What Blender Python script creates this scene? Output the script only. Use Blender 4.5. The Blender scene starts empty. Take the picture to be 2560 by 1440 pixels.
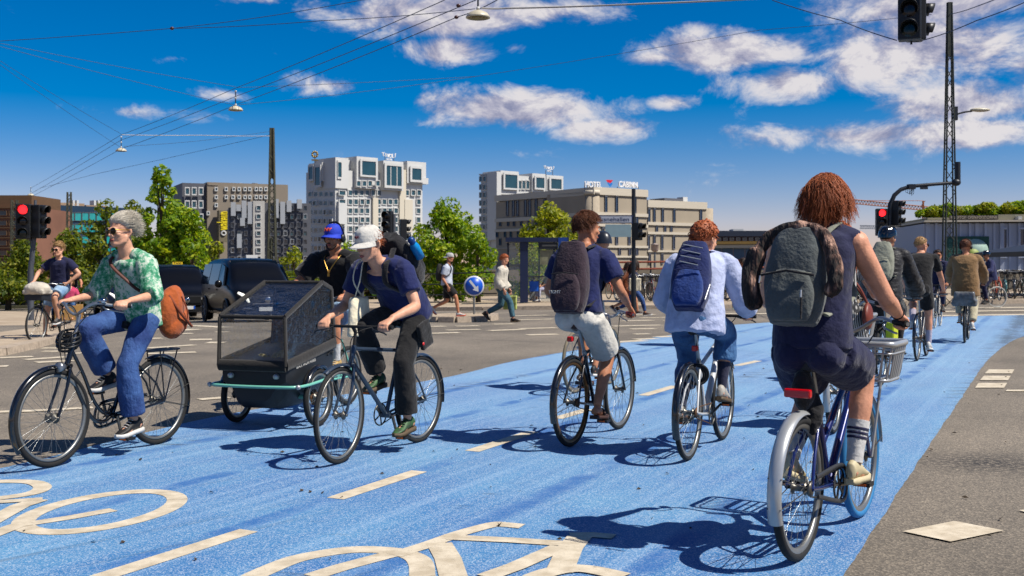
import bpy, bmesh, math, random
import numpy as np
from mathutils import Vector, Matrix, noise
V = Vector
R = math.radians
sc = bpy.context.scene
col = sc.collection
random.seed(11)

# ------------------------------------------------------------------ camera
F, HZ, HC = 2700.0, 667.0, 1.41          # focal length in photo pixels, horizon row, eye height
cd = bpy.data.cameras.new('camera')
cd.sensor_width = 36.0
cd.lens = F / 2560 * 36
cd.shift_y = -(720 - HZ) / 2560
cd.clip_start = 0.1
cd.clip_end = 9000
cd.dof.use_dof = True
cd.dof.focus_distance = 7.2
cd.dof.aperture_fstop = 6.3
cam = bpy.data.objects.new('camera', cd)
cam.location = (0, 0, HC)
cam.rotation_euler = (R(90), 0, 0)
col.objects.link(cam)
sc.camera = cam

# ------------------------------------------------------------------ sun, sky, exposure
SUN = V((0.68, -0.27, 1.0)).normalized()
sl = bpy.data.lights.new('sun', 'SUN')
sl.energy = 4.0
sl.angle = R(0.5)
sl.color = (1.0, 0.945, 0.86)
so = bpy.data.objects.new('sun', sl)
so.rotation_euler = SUN.to_track_quat('Z', 'Y').to_euler()
so.location = (30, -10, 50)
col.objects.link(so)

sc.view_settings.view_transform = 'Standard'
sc.view_settings.look = 'None'
sc.view_settings.exposure = 0.92
sc.view_settings.gamma = 1.0

wd = bpy.data.worlds.new('World')
sc.world = wd
wd.use_nodes = True
nt = wd.node_tree
nt.nodes.clear()
def wn(t, **k):
    n = nt.nodes.new(t)
    for a, b in k.items():
        setattr(n, a, b)
    return n
def wl(a, b):
    nt.links.new(a, b)
def wmath(op, a, b=None, clamp=False):
    n = wn('ShaderNodeMath', operation=op, use_clamp=clamp)
    for i, v in enumerate((a, b)):
        if v is None:
            continue
        if isinstance(v, (int, float)):
            n.inputs[i].default_value = v
        else:
            wl(v, n.inputs[i])
    return n.outputs[0]
def wvec(op, a, b):
    n = wn('ShaderNodeVectorMath', operation=op)
    for i, v in enumerate((a, b)):
        if v is None:
            continue
        if isinstance(v, tuple):
            n.inputs[i].default_value = v
        else:
            wl(v, n.inputs[i])
    return n
def wramp(val, stops):
    n = wn('ShaderNodeValToRGB')
    e = n.color_ramp.elements
    while len(e) < len(stops):
        e.new(0.5)
    for el, (p, c) in zip(e, stops):
        el.position = p
        el.color = c
    wl(val, n.inputs[0])
    return n
sky = wn('ShaderNodeTexSky', sky_type='NISHITA', sun_disc=False)
sky.sun_elevation = math.asin(SUN.z)
sky.sun_rotation = math.atan2(SUN.x, SUN.y)
sky.air_density = 0.85
sky.dust_density = 0.15
sky.ozone_density = 3.0
hs = wn('ShaderNodeHueSaturation')
hs.inputs['Saturation'].default_value = 1.72
hs.inputs['Value'].default_value = 0.80
wl(sky.outputs[0], hs.inputs['Color'])
tc = wn('ShaderNodeTexCoord')
D = tc.outputs['Generated']
def skydir(px, py):
    return V(((px - 1280) / F, 1.0, -(py - HZ) / F)).normalized()
# cumulus groups: pixel centre, half width, half height, weight
CLOUDS = [(1090, 40, 330, 62, 1.0), (1330, 30, 230, 55, .8), (1120, 128, 150, 42, .9), (850, 215, 170, 34, .7),
          (1290, 275, 330, 62, 1.0), (1500, 320, 170, 38, .8), (1680, 255, 75, 26, .75), (1830, 130, 260, 66, 1.0), (1960, 205, 190, 55, .9),
          (1640, 145, 110, 28, .7), (2300, 120, 330, 110, 1.1), (2450, 260, 260, 80, 1.0), (2150, 340, 330, 48, .95), (2420, 330, 260, 60, 1.0),
          (2350, 10, 330, 70, 1.0), (330, 280, 210, 26, .5), (560, 235, 130, 22, .5), (420, 150, 60, 14, .3), (1190, 345, 55, 18, .5), (640, 0, 90, 14, .6),
          (1290, 120, 60, 26, .5), (2740, 200, 260, 200, 1.0)]
acc = None
for (px, py, rx, ry, w) in CLOUDS:
    c = skydir(px, py)
    d = wvec('SUBTRACT', D, tuple(c))
    s = wvec('MULTIPLY', d.outputs[0], (F / rx / 1.25, 2.0, F / ry / 1.25))
    ln = wvec('LENGTH', s.outputs[0], None)
    m = wmath('MULTIPLY', wmath('SUBTRACT', 1.0, ln.outputs['Value'], True), w)
    acc = m if acc is None else wmath('MAXIMUM', acc, m)
# everywhere else the same broken cumulus, from a free noise field
sep = wn('ShaderNodeSeparateXYZ')
wl(D, sep.inputs[0])
inv = wmath('DIVIDE', 1.0, wmath('ADD', wmath('MAXIMUM', sep.outputs['Z'], 0.0), 0.22))
flat = wvec('SCALE', D, None)
wl(inv, flat.inputs['Scale'])
nb = wn('ShaderNodeTexNoise')
nb.inputs['Scale'].default_value = 1.5
nb.inputs['Detail'].default_value = 4
wl(flat.outputs[0], nb.inputs['Vector'])
free = wmath('MULTIPLY', wmath('SUBTRACT', nb.outputs['Fac'], 0.50, True), 5.0)
outside = wmath('SUBTRACT', 1.0, wmath('MULTIPLY', wmath('SUBTRACT', sep.outputs['Y'], 0.78, True), 9.0, True), True)
acc = wmath('MAXIMUM', acc, wmath('MULTIPLY', wmath('MULTIPLY', free, outside), wmath('MULTIPLY', sep.outputs['Z'], 6.0, True)))
mp = wn('ShaderNodeMapping')
mp.inputs['Scale'].default_value = (1, 1, 1.7)
wl(D, mp.inputs['Vector'])
def cnoise(off):
    a = wvec('ADD', mp.outputs[0], off)
    n = wn('ShaderNodeTexNoise')
    n.inputs['Scale'].default_value = 13.0
    n.inputs['Detail'].default_value = 9
    n.inputs['Roughness'].default_value = 0.66
    n.inputs['Distortion'].default_value = 0.35
    wl(a.outputs[0], n.inputs['Vector'])
    return n.outputs['Fac']
n0 = cnoise((0, 0, 0))
n1 = cnoise((0.010, 0, 0.022))
dens = wmath('ADD', wmath('MULTIPLY', acc, 1.08), wmath('MULTIPLY', wmath('SUBTRACT', n0, 0.5), 2.1))
cov = wramp(dens, [(0.26, (0, 0, 0, 1)), (0.84, (1, 1, 1, 1))])
cov.color_ramp.interpolation = 'EASE'
lit = wmath('ADD', wmath('MULTIPLY', wmath('SUBTRACT', n0, n1), 3.2), 0.56)
ccol = wramp(lit, [(0.16, (0.31, 0.32, 0.47, 1)), (0.46, (0.56, 0.54, 0.65, 1)), (0.80, (0.92, 0.87, 0.87, 1))])
bg1 = wn('ShaderNodeBackground')
bg1.inputs['Strength'].default_value = 0.076
tint = wvec('MULTIPLY', hs.outputs[0], (1.02, 0.71, 0.83))       # clear dry summer air: deeper, less green blue
wl(tint.outputs[0], bg1.inputs['Color'])
bg2 = wn('ShaderNodeBackground')
bg2.inputs['Strength'].default_value = 0.46
wl(ccol.outputs[0], bg2.inputs['Color'])
mx = wn('ShaderNodeMixShader')
wl(wmath('MULTIPLY', cov.outputs[0], 0.93), mx.inputs[0])
wl(bg1.outputs[0], mx.inputs[1])
wl(bg2.outputs[0], mx.inputs[2])
wo = wn('ShaderNodeOutputWorld')
wl(mx.outputs[0], wo.inputs['Surface'])

# ------------------------------------------------------------------ materials
def lin(r, g, b, k=1.0):
    f = lambda c: (c / 255 / 12.92 if c <= 10 else ((c / 255 + .055) / 1.055) ** 2.4) * k
    return (f(r), f(g), f(b))
MATS = {}
def pm(name, c, rough=.6, metal=0., var=.12, vs=7., bump=0., bs=80., coat=0., spec=.5, c2=None, alpha=1., trans=0., sheen=0., emit=None, es=0., ior=1.45):
    if name in MATS:
        return MATS[name]
    m = bpy.data.materials.new(name)
    m.use_nodes = True
    t = m.node_tree
    b = t.nodes['Principled BSDF']
    b.inputs['Roughness'].default_value = rough
    b.inputs['Metallic'].default_value = metal
    b.inputs['Specular IOR Level'].default_value = spec
    b.inputs['IOR'].default_value = ior
    if coat:
        b.inputs['Coat Weight'].default_value = coat
        b.inputs['Coat Roughness'].default_value = .05
    if sheen:
        b.inputs['Sheen Weight'].default_value = sheen
    if alpha < 1:
        b.inputs['Alpha'].default_value = alpha
    if trans:
        b.inputs['Transmission Weight'].default_value = trans
    if emit:
        b.inputs['Emission Color'].default_value = (*emit, 1)
        b.inputs['Emission Strength'].default_value = es
    tcn = t.nodes.new('ShaderNodeTexCoord')
    if var or c2:
        n = t.nodes.new('ShaderNodeTexNoise')
        n.inputs['Scale'].default_value = vs
        n.inputs['Detail'].default_value = 6
        n.inputs['Roughness'].default_value = .65
        t.links.new(tcn.outputs['Object'], n.inputs['Vector'])
        rp = t.nodes.new('ShaderNodeValToRGB')
        a = c if c2 is None else c2
        if c2 is None:
            lo = tuple(x * (1 - var) for x in c); hi = tuple(min(1, x * (1 + var)) for x in c)
        else:
            lo, hi = c, c2
        rp.color_ramp.elements[0].position = .34
        rp.color_ramp.elements[1].position = .66
        rp.color_ramp.elements[0].color = (*lo, 1)
        rp.color_ramp.elements[1].color = (*hi, 1)
        t.links.new(n.outputs['Fac'], rp.inputs[0])
        t.links.new(rp.outputs[0], b.inputs['Base Color'])
    else:
        b.inputs['Base Color'].default_value = (*c, 1)
    if bump:
        n2 = t.nodes.new('ShaderNodeTexNoise')
        n2.inputs['Scale'].default_value = bs
        n2.inputs['Detail'].default_value = 5
        t.links.new(tcn.outputs['Object'], n2.inputs['Vector'])
        bp = t.nodes.new('ShaderNodeBump')
        bp.inputs['Strength'].default_value = bump
        bp.inputs['Distance'].default_value = .02
        t.links.new(n2.outputs['Fac'], bp.inputs['Height'])
        t.links.new(bp.outputs[0], b.inputs['Normal'])
    MATS[name] = m
    return m
def cloth(name, rgb, k=.62, var=.16, bump=.55, bs=24., rough=.85, **kw):
    return pm('cloth_' + name, lin(*rgb, k), rough=rough, var=var, bump=bump, bs=bs, vs=10, spec=.25, sheen=.15, **kw)
class T:                                    # tiny node-graph helper for the special materials
    def __init__(s, name, rough=.7):
        s.m = bpy.data.materials.new(name); s.m.use_nodes = True
        s.t = s.m.node_tree; s.b = s.t.nodes['Principled BSDF']
        s.b.inputs['Roughness'].default_value = rough
        s.co = s.t.nodes.new('ShaderNodeTexCoord').outputs['Object']
    def n(s, ty, **k):
        n = s.t.nodes.new(ty)
        for a, b in k.items():
            setattr(n, a, b)
        return n
    def l(s, a, b):
        s.t.links.new(a, b)
    def mapping(s, rot=0, scale=(1, 1, 1), loc=(0, 0, 0)):
        m = s.n('ShaderNodeMapping', vector_type='TEXTURE')      # turn first, then stretch along the turned axes
        m.inputs['Rotation'].default_value = (0, 0, -rot)
        m.inputs['Scale'].default_value = tuple(1 / q for q in scale)
        m.inputs['Location'].default_value = loc
        s.l(s.co, m.inputs['Vector'])
        return m.outputs[0]
    def noise(s, scale, vec=None, detail=5, rough=.6, dist=0):
        n = s.n('ShaderNodeTexNoise')
        n.inputs['Scale'].default_value = scale
        n.inputs['Detail'].default_value = detail
        n.inputs['Roughness'].default_value = rough
        n.inputs['Distortion'].default_value = dist
        s.l(vec or s.co, n.inputs['Vector'])
        return n.outputs['Fac']
    def voro(s, scale, vec=None, out='Distance'):
        n = s.n('ShaderNodeTexVoronoi')
        n.inputs['Scale'].default_value = scale
        s.l(vec or s.co, n.inputs['Vector'])
        return n.outputs[out]
    def ramp(s, v, *st):
        n = s.n('ShaderNodeValToRGB')
        e = n.color_ramp.elements
        while len(e) < len(st):
            e.new(.5)
        for el, (p, c) in zip(e, st):
            el.position = p
            el.color = (*c, 1) if not isinstance(c, (int, float)) else (c, c, c, 1)
        s.l(v, n.inputs[0])
        return n.outputs[0]
    def mix(s, f, a, b, mode='MIX'):
        n = s.n('ShaderNodeMix', data_type='RGBA', blend_type=mode)
        for i, v in ((0, f), (6, a), (7, b)):
            if isinstance(v, (int, float)):
                n.inputs[i].default_value = v
            elif isinstance(v, tuple):
                n.inputs[i].default_value = (*v, 1)
            else:
                s.l(v, n.inputs[i])
        return n.outputs[2]
    def math(s, op, a, b=0., clamp=False):
        n = s.n('ShaderNodeMath', operation=op, use_clamp=clamp)
        for i, v in enumerate((a, b)):
            if isinstance(v, (int, float)):
                n.inputs[i].default_value = v
            else:
                s.l(v, n.inputs[i])
        return n.outputs[0]
    def color(s, c):
        s.l(c, s.b.inputs['Base Color'])
    def bump(s, h, st=.4, d=.01):
        b = s.n('ShaderNodeBump')
        b.inputs['Strength'].default_value = st
        b.inputs['Distance'].default_value = d
        s.l(h, b.inputs['Height'])
        s.l(b.outputs[0], s.b.inputs['Normal'])

# ------------------------------------------------------------------ mesh helpers
def tag(o, label=None, cat=None, group=None, kind=None):
    if label: o['label'] = label
    if cat: o['category'] = cat
    if group: o['group'] = group
    if kind: o['kind'] = kind
    return o
def mesh_obj(name, me, parent=None, loc=None, rz=0.):
    o = bpy.data.objects.new(name, me)
    col.objects.link(o)
    if parent is not None:
        o.parent = parent
    if loc is not None:
        o.location = loc
    if rz:
        o.rotation_euler = (0, 0, rz)
    return o
def empty(name, loc, rz=0., label=None, cat=None, group=None):
    o = mesh_obj(name, None, None, loc, rz)
    o.empty_display_size = .2
    return tag(o, label, cat, group)
def perp(d):
    d = d.normalized()
    a = V((0, 0, 1)) if abs(d.z) < .9 else V((1, 0, 0))
    u = d.cross(a).normalized()
    return u, d.cross(u).normalized()
class MB:
    def __init__(s):
        s.v = []; s.f = []; s.mi = []; s.sm = []; s.cur = 0; s.smooth = True
    def add(s, vs, fs, smooth=None):
        b = len(s.v)
        s.v += [tuple(p) for p in vs]
        for f in fs:
            s.f.append(tuple(i + b for i in f))
            s.mi.append(s.cur)
            s.sm.append(s.smooth if smooth is None else smooth)
        return s
    def box(s, c, d, m=None):
        x, y, z = d[0] / 2, d[1] / 2, d[2] / 2
        p = [V((a * x, b * y, e * z)) for e in (-1, 1) for a, b in ((-1, -1), (1, -1), (1, 1), (-1, 1))]
        if m is not None:
            p = [m @ q for q in p]
        p = [q + V(c) for q in p]
        return s.add(p, [(3, 2, 1, 0), (4, 5, 6, 7), (0, 1, 5, 4), (1, 2, 6, 5), (2, 3, 7, 6), (3, 0, 4, 7)], False)
    def hexa(s, p):                          # 8 corners: bottom ring then top ring
        return s.add([V(q) for q in p], [(3, 2, 1, 0), (4, 5, 6, 7), (0, 1, 5, 4), (1, 2, 6, 5), (2, 3, 7, 6), (3, 0, 4, 7)], False)
    def loft(s, rings, caps=True, closed=False, smooth=None):
        n = len(rings[0])
        vs = [p for r in rings for p in r]
        fs = []
        k = len(rings)
        for i in range(k if closed else k - 1):
            a, b = i * n, ((i + 1) % k) * n
            for j in range(n):
                fs.append((a + j, a + (j + 1) % n, b + (j + 1) % n, b + j))
        s.add(vs, fs, smooth)
        if caps and not closed:
            s.add(rings[0], [tuple(range(n))[::-1]], smooth)
            s.add(rings[-1], [tuple(range(n))], smooth)
        return s
    def tube(s, pts, r, seg=8, caps=True, closed=False, flat=1.0, up=None):
        pts = [V(p) for p in pts]
        n = len(pts)
        rr = r if isinstance(r, (list, tuple)) else [r] * n
        rings = []
        u = None
        for i, p in enumerate(pts):
            if closed:
                d = pts[(i + 1) % n] - pts[i - 1]
            else:
                d = pts[min(i + 1, n - 1)] - pts[max(i - 1, 0)]
            d.normalize()
            if u is None:
                u = perp(d)[0] if up is None else (V(up) - d * V(up).dot(d)).normalized()
            else:
                u = u - d * u.dot(d)
                u = u.normalized() if u.length > 1e-5 else perp(d)[0]
            w = d.cross(u)
            rings.append([p + (u * math.cos(a) * flat + w * math.sin(a)) * rr[i] for a in [2 * math.pi * j / seg for j in range(seg)]])
        return s.loft(rings, caps, closed)
    def cyl(s, a, b, r, seg=12, r2=None):
        return s.tube([a, b], [r, r if r2 is None else r2], seg)
    def ring(s, c, axis, Rm, r, n=40, seg=8, a0=0., a1=None, flat=1.0):
        u, w = perp(V(axis))
        if a1 is None:
            pts = [V(c) + (u * math.cos(t) + w * math.sin(t)) * Rm for t in [2 * math.pi * i / n for i in range(n)]]
            return s.tube(pts, r, seg, closed=True, flat=flat, up=axis)
        pts = [V(c) + (u * math.cos(t) + w * math.sin(t)) * Rm for t in [a0 + (a1 - a0) * i / n for i in range(n + 1)]]
        return s.tube(pts, r, seg, flat=flat, up=axis)
    def ell(s, c, ax, seg=14, rings=8):      # ellipsoid with three axis vectors
        a, b, d = [V(q) for q in ax]
        c = V(c)
        rs = []
        for i in range(1, rings):
            t = math.pi * i / rings
            rs.append([c + d * math.cos(t) + (a * math.cos(p) + b * math.sin(p)) * math.sin(t) for p in [2 * math.pi * j / seg for j in range(seg)]])
        s.loft(rs, False)
        base = len(s.v)
        s.v += [tuple(c + d), tuple(c - d)]
        f0 = base - len(rs) * seg
        for j in range(seg):
            s.f.append((base, f0 + (j + 1) % seg, f0 + j)); s.mi.append(s.cur); s.sm.append(True)
            l0 = base - seg
            s.f.append((base + 1, l0 + j, l0 + (j + 1) % seg)); s.mi.append(s.cur); s.sm.append(True)
        return s
    def lathe(s, c, axis, prof, seg=24, closed=False):      # prof: (radius, height) along axis
        ax = V(axis).normalized()
        u, w = perp(ax)
        c = V(c)
        rs = [[c + ax * h + (u * math.cos(t) + w * math.sin(t)) * r for t in [2 * math.pi * j / seg for j in range(seg)]] for r, h in prof]
        return s.loft(rs, False, closed)
    def prism(s, poly, z0, z1):
        n = len(poly)
        vs = [V((p[0], p[1], z0)) for p in poly] + [V((p[0], p[1], z1)) for p in poly]
        return s.add(vs, [tuple(range(n))[::-1], tuple(range(n, 2 * n))] + [(i, (i + 1) % n, n + (i + 1) % n, n + i) for i in range(n)], False)
    def mesh(s, name, mats):
        me = bpy.data.meshes.new(name)
        me.from_pydata(s.v, [], s.f)
        for m in (mats if isinstance(mats, (list, tuple)) else [mats]):
            me.materials.append(m)
        me.polygons.foreach_set('material_index', s.mi)
        me.polygons.foreach_set('use_smooth', s.sm)
        me.update()
        return me
    def build(s, name, mats, parent=None, loc=None, rz=0., bev=0.):
        o = mesh_obj(name, s.mesh(name, mats), parent, loc, rz)
        if bev:
            b = o.modifiers.new('bevel', 'BEVEL')
            b.width = bev; b.segments = 2; b.limit_method = 'ANGLE'; b.angle_limit = R(40)
        return o
def copy_tree(o, parent=None):
    c = o.copy()
    col.objects.link(c)
    c.parent = parent
    for ch in list(o.children):
        copy_tree(ch, c)
    return c
SOFT = []
def soft(mb, name, mat, parent=None, loc=None, rz=0., vox=.01, it=4, wr=None, post=None, fac=.5):
    """voxel-unite the closed pieces of mb into one skin; baked once at the end"""
    o = mb.build(name, mat, parent, loc, rz)
    r = o.modifiers.new('unite', 'REMESH')
    r.mode = 'VOXEL'; r.voxel_size = vox; r.use_smooth_shade = True
    if it:
        sm = o.modifiers.new('relax', 'SMOOTH')
        sm.iterations = it; sm.factor = fac
    SOFT.append((o, wr, post, mat))
    return o
def bake_soft():
    dg = bpy.context.evaluated_depsgraph_get()
    for o, wr, post, mat in SOFT:
        me = bpy.data.meshes.new_from_object(o.evaluated_get(dg))
        o.modifiers.clear()
        old = o.data
        o.data = me
        bpy.data.meshes.remove(old)
        me.materials.clear()
        for m in (mat if isinstance(mat, (list, tuple)) else [mat]):
            me.materials.append(m)
        n = len(me.vertices)
        co = np.empty(n * 3, np.float32); me.vertices.foreach_get('co', co)
        co = co.reshape(-1, 3)
        if wr:
            nr = np.empty(n * 3, np.float32); me.vertices.foreach_get('normal', nr)
            nr = nr.reshape(-1, 3)
            amp, fr, st, sd = wr
            off = V((sd * 3.1, sd * 1.7, sd))
            h = np.fromiter(((1 - 2.2 * abs(noise.noise(V((p[0] * fr, p[1] * fr, p[2] * fr * st)) + off))) * .55 + .45 * noise.noise(V((p[0] * fr * 2.3, p[1] * fr * 2.3, p[2] * fr * 1.1)) + off) for p in co), np.float32, n)
            co = co + nr * (h * amp)[:, None]
            me.vertices.foreach_set('co', co.ravel())
        if post:
            k = len(me.polygons)
            ce = np.empty(k * 3, np.float32); me.polygons.foreach_get('center', ce)
            me.polygons.foreach_set('material_index', post(ce.reshape(-1, 3)).astype(np.int32))
        me.polygons.foreach_set('use_smooth', np.ones(len(me.polygons), bool))
        me.update()
def text_obj(s, name, size, mat, parent, mtx, ext=.01, width=None):
    cu = bpy.data.curves.new(name, 'FONT')
    cu.body = s; cu.size = size; cu.extrude = ext; cu.align_x = 'CENTER'; cu.align_y = 'CENTER'
    cu.resolution_u = 3
    if ext > .05:
        cu.offset = size * .02
    t = bpy.data.objects.new('tmp', cu)
    col.objects.link(t)
    bpy.context.view_layer.update()
    me = bpy.data.meshes.new_from_object(t)
    bpy.data.objects.remove(t)
    bpy.data.curves.remove(cu)
    co = np.empty(len(me.vertices) * 3, np.float32); me.vertices.foreach_get('co', co)
    co = co.reshape(-1, 3)
    if width and len(co):
        co[:, 0] *= width / max(1e-6, co[:, 0].max() - co[:, 0].min())
    M = np.array(mtx)
    co = co @ M[:3, :3].T + M[:3, 3]
    me.vertices.foreach_set('co', co.astype(np.float32).ravel())
    me.materials.clear(); me.materials.append(mat)
    me.update()
    return mesh_obj(name, me, parent)
def basis(o, x, y, z=None):
    x = V(x).normalized(); y = V(y).normalized()
    z = x.cross(y) if z is None else V(z)
    return Matrix(((x.x, y.x, z.x, o[0]), (x.y, y.y, z.y, o[1]), (x.z, y.z, z.z, o[2]), (0, 0, 0, 1)))

# ------------------------------------------------------------------ the lie of the land and pixel -> place
def sst(a, b, t):
    t = max(0., min(1., (t - a) / (b - a)))
    return t * t * (3 - 2 * t)
def gz(x, y):
    xx = max(-45., min(30., x)); yy = max(0., min(90., y))
    return sst(24, 36, y) * ((.027 if xx < 0 else .012) * xx - .0025 * yy)
def G(px, py):                               # ground point seen at a photo pixel (x, y)
    Y = F * HC / (py - HZ)
    for _ in range(8):
        X = (px - 1280) * Y / F
        Y = F * (HC - gz(X, Y)) / (py - HZ)
    return V((( px - 1280) * Y / F, Y, gz((px - 1280) * Y / F, Y)))
def P(px, py, Y):                            # point at depth Y seen at a photo pixel
    return V(((px - 1280) * Y / F, Y, HC - (py - HZ) * Y / F))
# ================================================================== ground, road, cycle track, pavements
def grid_sheet(name, xs, ys, mat, dz, kind='structure'):
    vs = [(x, y, gz(x, y) + dz) for y in ys for x in xs]
    n = len(xs)
    fs = [(j * n + i, j * n + i + 1, (j + 1) * n + i + 1, (j + 1) * n + i) for j in range(len(ys) - 1) for i in range(n - 1)]
    me = bpy.data.meshes.new(name)
    me.from_pydata(vs, [], fs)
    me.materials.append(mat)
    me.polygons.foreach_set('use_smooth', [True] * len(fs))
    return tag(mesh_obj(name, me), kind=kind)
HEAD = math.atan2(.89, .45)
t = T('asphalt', .88)                       # coarse sun-bleached asphalt with pale chippings, patches and a dark mottled patch
big = t.ramp(t.noise(.35, detail=4), (.35, lin(110, 102, 91, .72)), (.65, lin(138, 128, 114, .72)))
chip = t.ramp(t.voro(95., out='Color'), (.25, (.30, .30, .30)), (.55, (.85, .84, .82)), (.93, (2.1, 2.05, 1.95)))
grit = t.ramp(t.noise(260., detail=2), (.38, (.72, .72, .72)), (.66, (1.3, 1.28, 1.24)))
c = t.mix(.55, big, chip, 'MULTIPLY')
c = t.mix(.6, c, grit, 'MULTIPLY')
trk = t.ramp(t.noise(1.1, t.mapping(-HEAD, (.12, 1, 1)), 4), (.40, (.86, .86, .86)), (.62, (1.10, 1.09, 1.08)))
c = t.mix(.7, c, trk, 'MULTIPLY')
dv = t.n('ShaderNodeVectorMath', operation='DISTANCE')
t.l(t.mapping(0, (.8, 1, 1)), dv.inputs[0])
dv.inputs[1].default_value = (3.42 * .8, 7.75, 0)
st = t.math('MULTIPLY', t.math('SUBTRACT', 1., t.math('MULTIPLY', dv.outputs['Value'], 1.7), True), t.ramp(t.noise(26., detail=5), (.42, 0.), (.52, 1.)))
c = t.mix(st, c, (.012, .011, .011))
t.color(c)
t.bump(t.voro(95.), .5, .006)
ASPH = t.m
t = T('far_ground', .95)
t.color(t.ramp(t.noise(.05), (.35, lin(110, 104, 92, .6)), (.65, lin(128, 120, 104, .6))))
GROUNDM = t.m
xs = sorted(set([-4000, -1500, -600, -250, -120, -80] + list(range(-60, 61, 1)) + [80, 120, 250, 600, 1500, 4000]))
ys = sorted(set([-60, -20] + list(range(-6, 71, 1)) + list(range(72, 100, 3)) + [120, 180, 300, 600, 1500, 3000, 6000]))
grid_sheet('ground', xs, ys, GROUNDM, -.004)
road = grid_sheet('road', [x for x in range(-60, 61)], [y for y in range(-6, 71)], ASPH, .0)

t = T('blue_surfacing', .8)                 # blue thermoplastic, pale grit, wheel-worn streaks along the lane
al = t.mapping(-HEAD, (.10, 1, 1))
base = t.ramp(t.noise(.45, detail=5), (.34, lin(26, 116, 190, .54)), (.64, lin(84, 156, 208, .54)))
fade = t.ramp(t.noise(1.7, al, 7, .68), (.34, (.70, .82, .92)), (.50, (1., 1., 1.)), (.64, (1.38, 1.22, 1.10)))
c = t.mix(.95, base, fade, 'MULTIPLY')
sepx = t.n('ShaderNodeSeparateXYZ'); t.l(t.co, sepx.inputs[0])
# paler with distance along the track from its near end
far_pale = t.math('MULTIPLY', t.ramp(t.math('MULTIPLY', sepx.outputs[1], .05), (.25, 0.), (.75, 1.)), .42)
c = t.mix(far_pale, c, lin(150, 190, 226, .58))
wheel = t.ramp(t.noise(7.5, t.mapping(-HEAD, (.018, 1, 1)), 3, .6), (.50, 0.), (.66, 1.))
c = t.mix(t.math('MULTIPLY', wheel, .45), c, lin(138, 182, 222, .60))
grit = t.ramp(t.voro(165., out='Color'), (.52, 0.), (.86, 1.))
c = t.mix(t.math('MULTIPLY', grit, .46), c, (.56, .60, .62))
pit = t.ramp(t.noise(190., detail=2), (.30, 1.), (.44, 0.))
c = t.mix(t.math('MULTIPLY', pit, .45), c, (.010, .060, .17))
wv = t.n('ShaderNodeTexWave'); wv.bands_direction = 'Y'
for nm_, v_ in (('Scale', .28), ('Distortion', 1.1), ('Detail', 3.), ('Detail Scale', .5)):
    wv.inputs[nm_].default_value = v_
t.l(t.mapping(-HEAD, (.25, 1, 1)), wv.inputs['Vector'])
seam = t.math('MULTIPLY', t.ramp(wv.outputs['Fac'], (.93, 0.), (.985, 1.)), t.ramp(t.noise(2.2, None, 4), (.36, 0.), (.60, .75)))
c = t.mix(seam, c, lin(24, 104, 184, .55))
scuff = t.ramp(t.noise(3.2, t.mapping(-HEAD + R(14), (.05, 1.3, 1)), 6, .7), (.60, 0.), (.68, 1.))
c = t.mix(t.math('MULTIPLY', scuff, .40), c, lin(70, 92, 116, .6))
# worn to the asphalt: stronger along the right-hand edge farther on and as streaks
rx = t.math('SUBTRACT', sepx.outputs[0], t.math('MULTIPLY', sepx.outputs[1], .5))
edge = t.math('MULTIPLY', t.ramp(t.math('ADD', t.math('MULTIPLY', rx, .5), 1.15), (.46, 0.), (.72, 1.)), t.ramp(t.math('MULTIPLY', sepx.outputs[1], .05), (.50, 0.), (.70, 1.)))
wn1 = t.noise(.9, al, 3)
wn2 = t.noise(5.0, t.mapping(R(8), (.30, 1.3, 1)), 7, .75)
wsum = t.math('ADD', t.math('ADD', t.math('MULTIPLY', edge, .15), t.math('MULTIPLY', wn1, .42)), t.math('MULTIPLY', wn2, .62))
wear = t.ramp(wsum, (.595, 0.), (.67, 1.))
c = t.mix(t.math('MULTIPLY', wear, .72), c, lin(66, 74, 84, .6))
t.color(c)
t.bump(t.math('ADD', t.voro(120.), t.noise(190., detail=2)), .45, .004)
BLUE = t.m
def spline(pts, n):
    P_ = [V((*p, 0)) for p in pts]
    P_ = [P_[0] * 2 - P_[1]] + P_ + [P_[-1] * 2 - P_[-2]]
    out = []
    m = len(P_) - 3
    for k in range(n + 1):
        u = k / n * m
        i = min(int(u), m - 1); f = u - i
        a, b, c_, d = P_[i:i + 4]
        out.append(.5 * ((2 * b) + (c_ - a) * f + (2 * a - 5 * b + 4 * c_ - d) * f * f + (3 * b - a - 3 * c_ + d) * f ** 3))
    return out
LE = spline([(-6.6, .6), (-5.0, 4.2), (-3.57, 7.54), (-2.75, 10.2), (-.86, 13.7), (.31, 16.7), (3.5, 22.7), (5.4, 26.2), (9, 28.8), (15, 30.4), (24, 31.2)], 420)
RE = spline([(-1.6, -1.3), (.2, 2.3), (1.51, 4.92), (2.98, 7.88), (4.74, 11.43), (7.59, 17.07), (10.2, 21.6), (12.2, 23.8), (14.5, 25.2), (18, 26.2), (24, 26.8)], 420)
vs, fs = [], []
NA = 12
for a, b in zip(LE, RE):
    for j in range(NA + 1):
        p = a.lerp(b, j / NA)
        if j in (0, NA):
            p = p + (b - a).normalized() * (noise.noise(V((p.x * 2.2, p.y * 2.2, 3.))) * .012 + noise.noise(V((p.x * 9., p.y * 9., 1.))) * .006)
        vs.append((p.x, p.y, gz(p.x, p.y) + .005))
for i in range(420):
    for j in range(NA):
        q = i * (NA + 1) + j
        fs.append((q, q + 1, q + NA + 2, q + NA + 1))
me = bpy.data.meshes.new('cycle_track'); me.from_pydata(vs, [], fs); me.materials.append(BLUE)
track = tag(mesh_obj('cycle_track', me), kind='structure')

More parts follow.
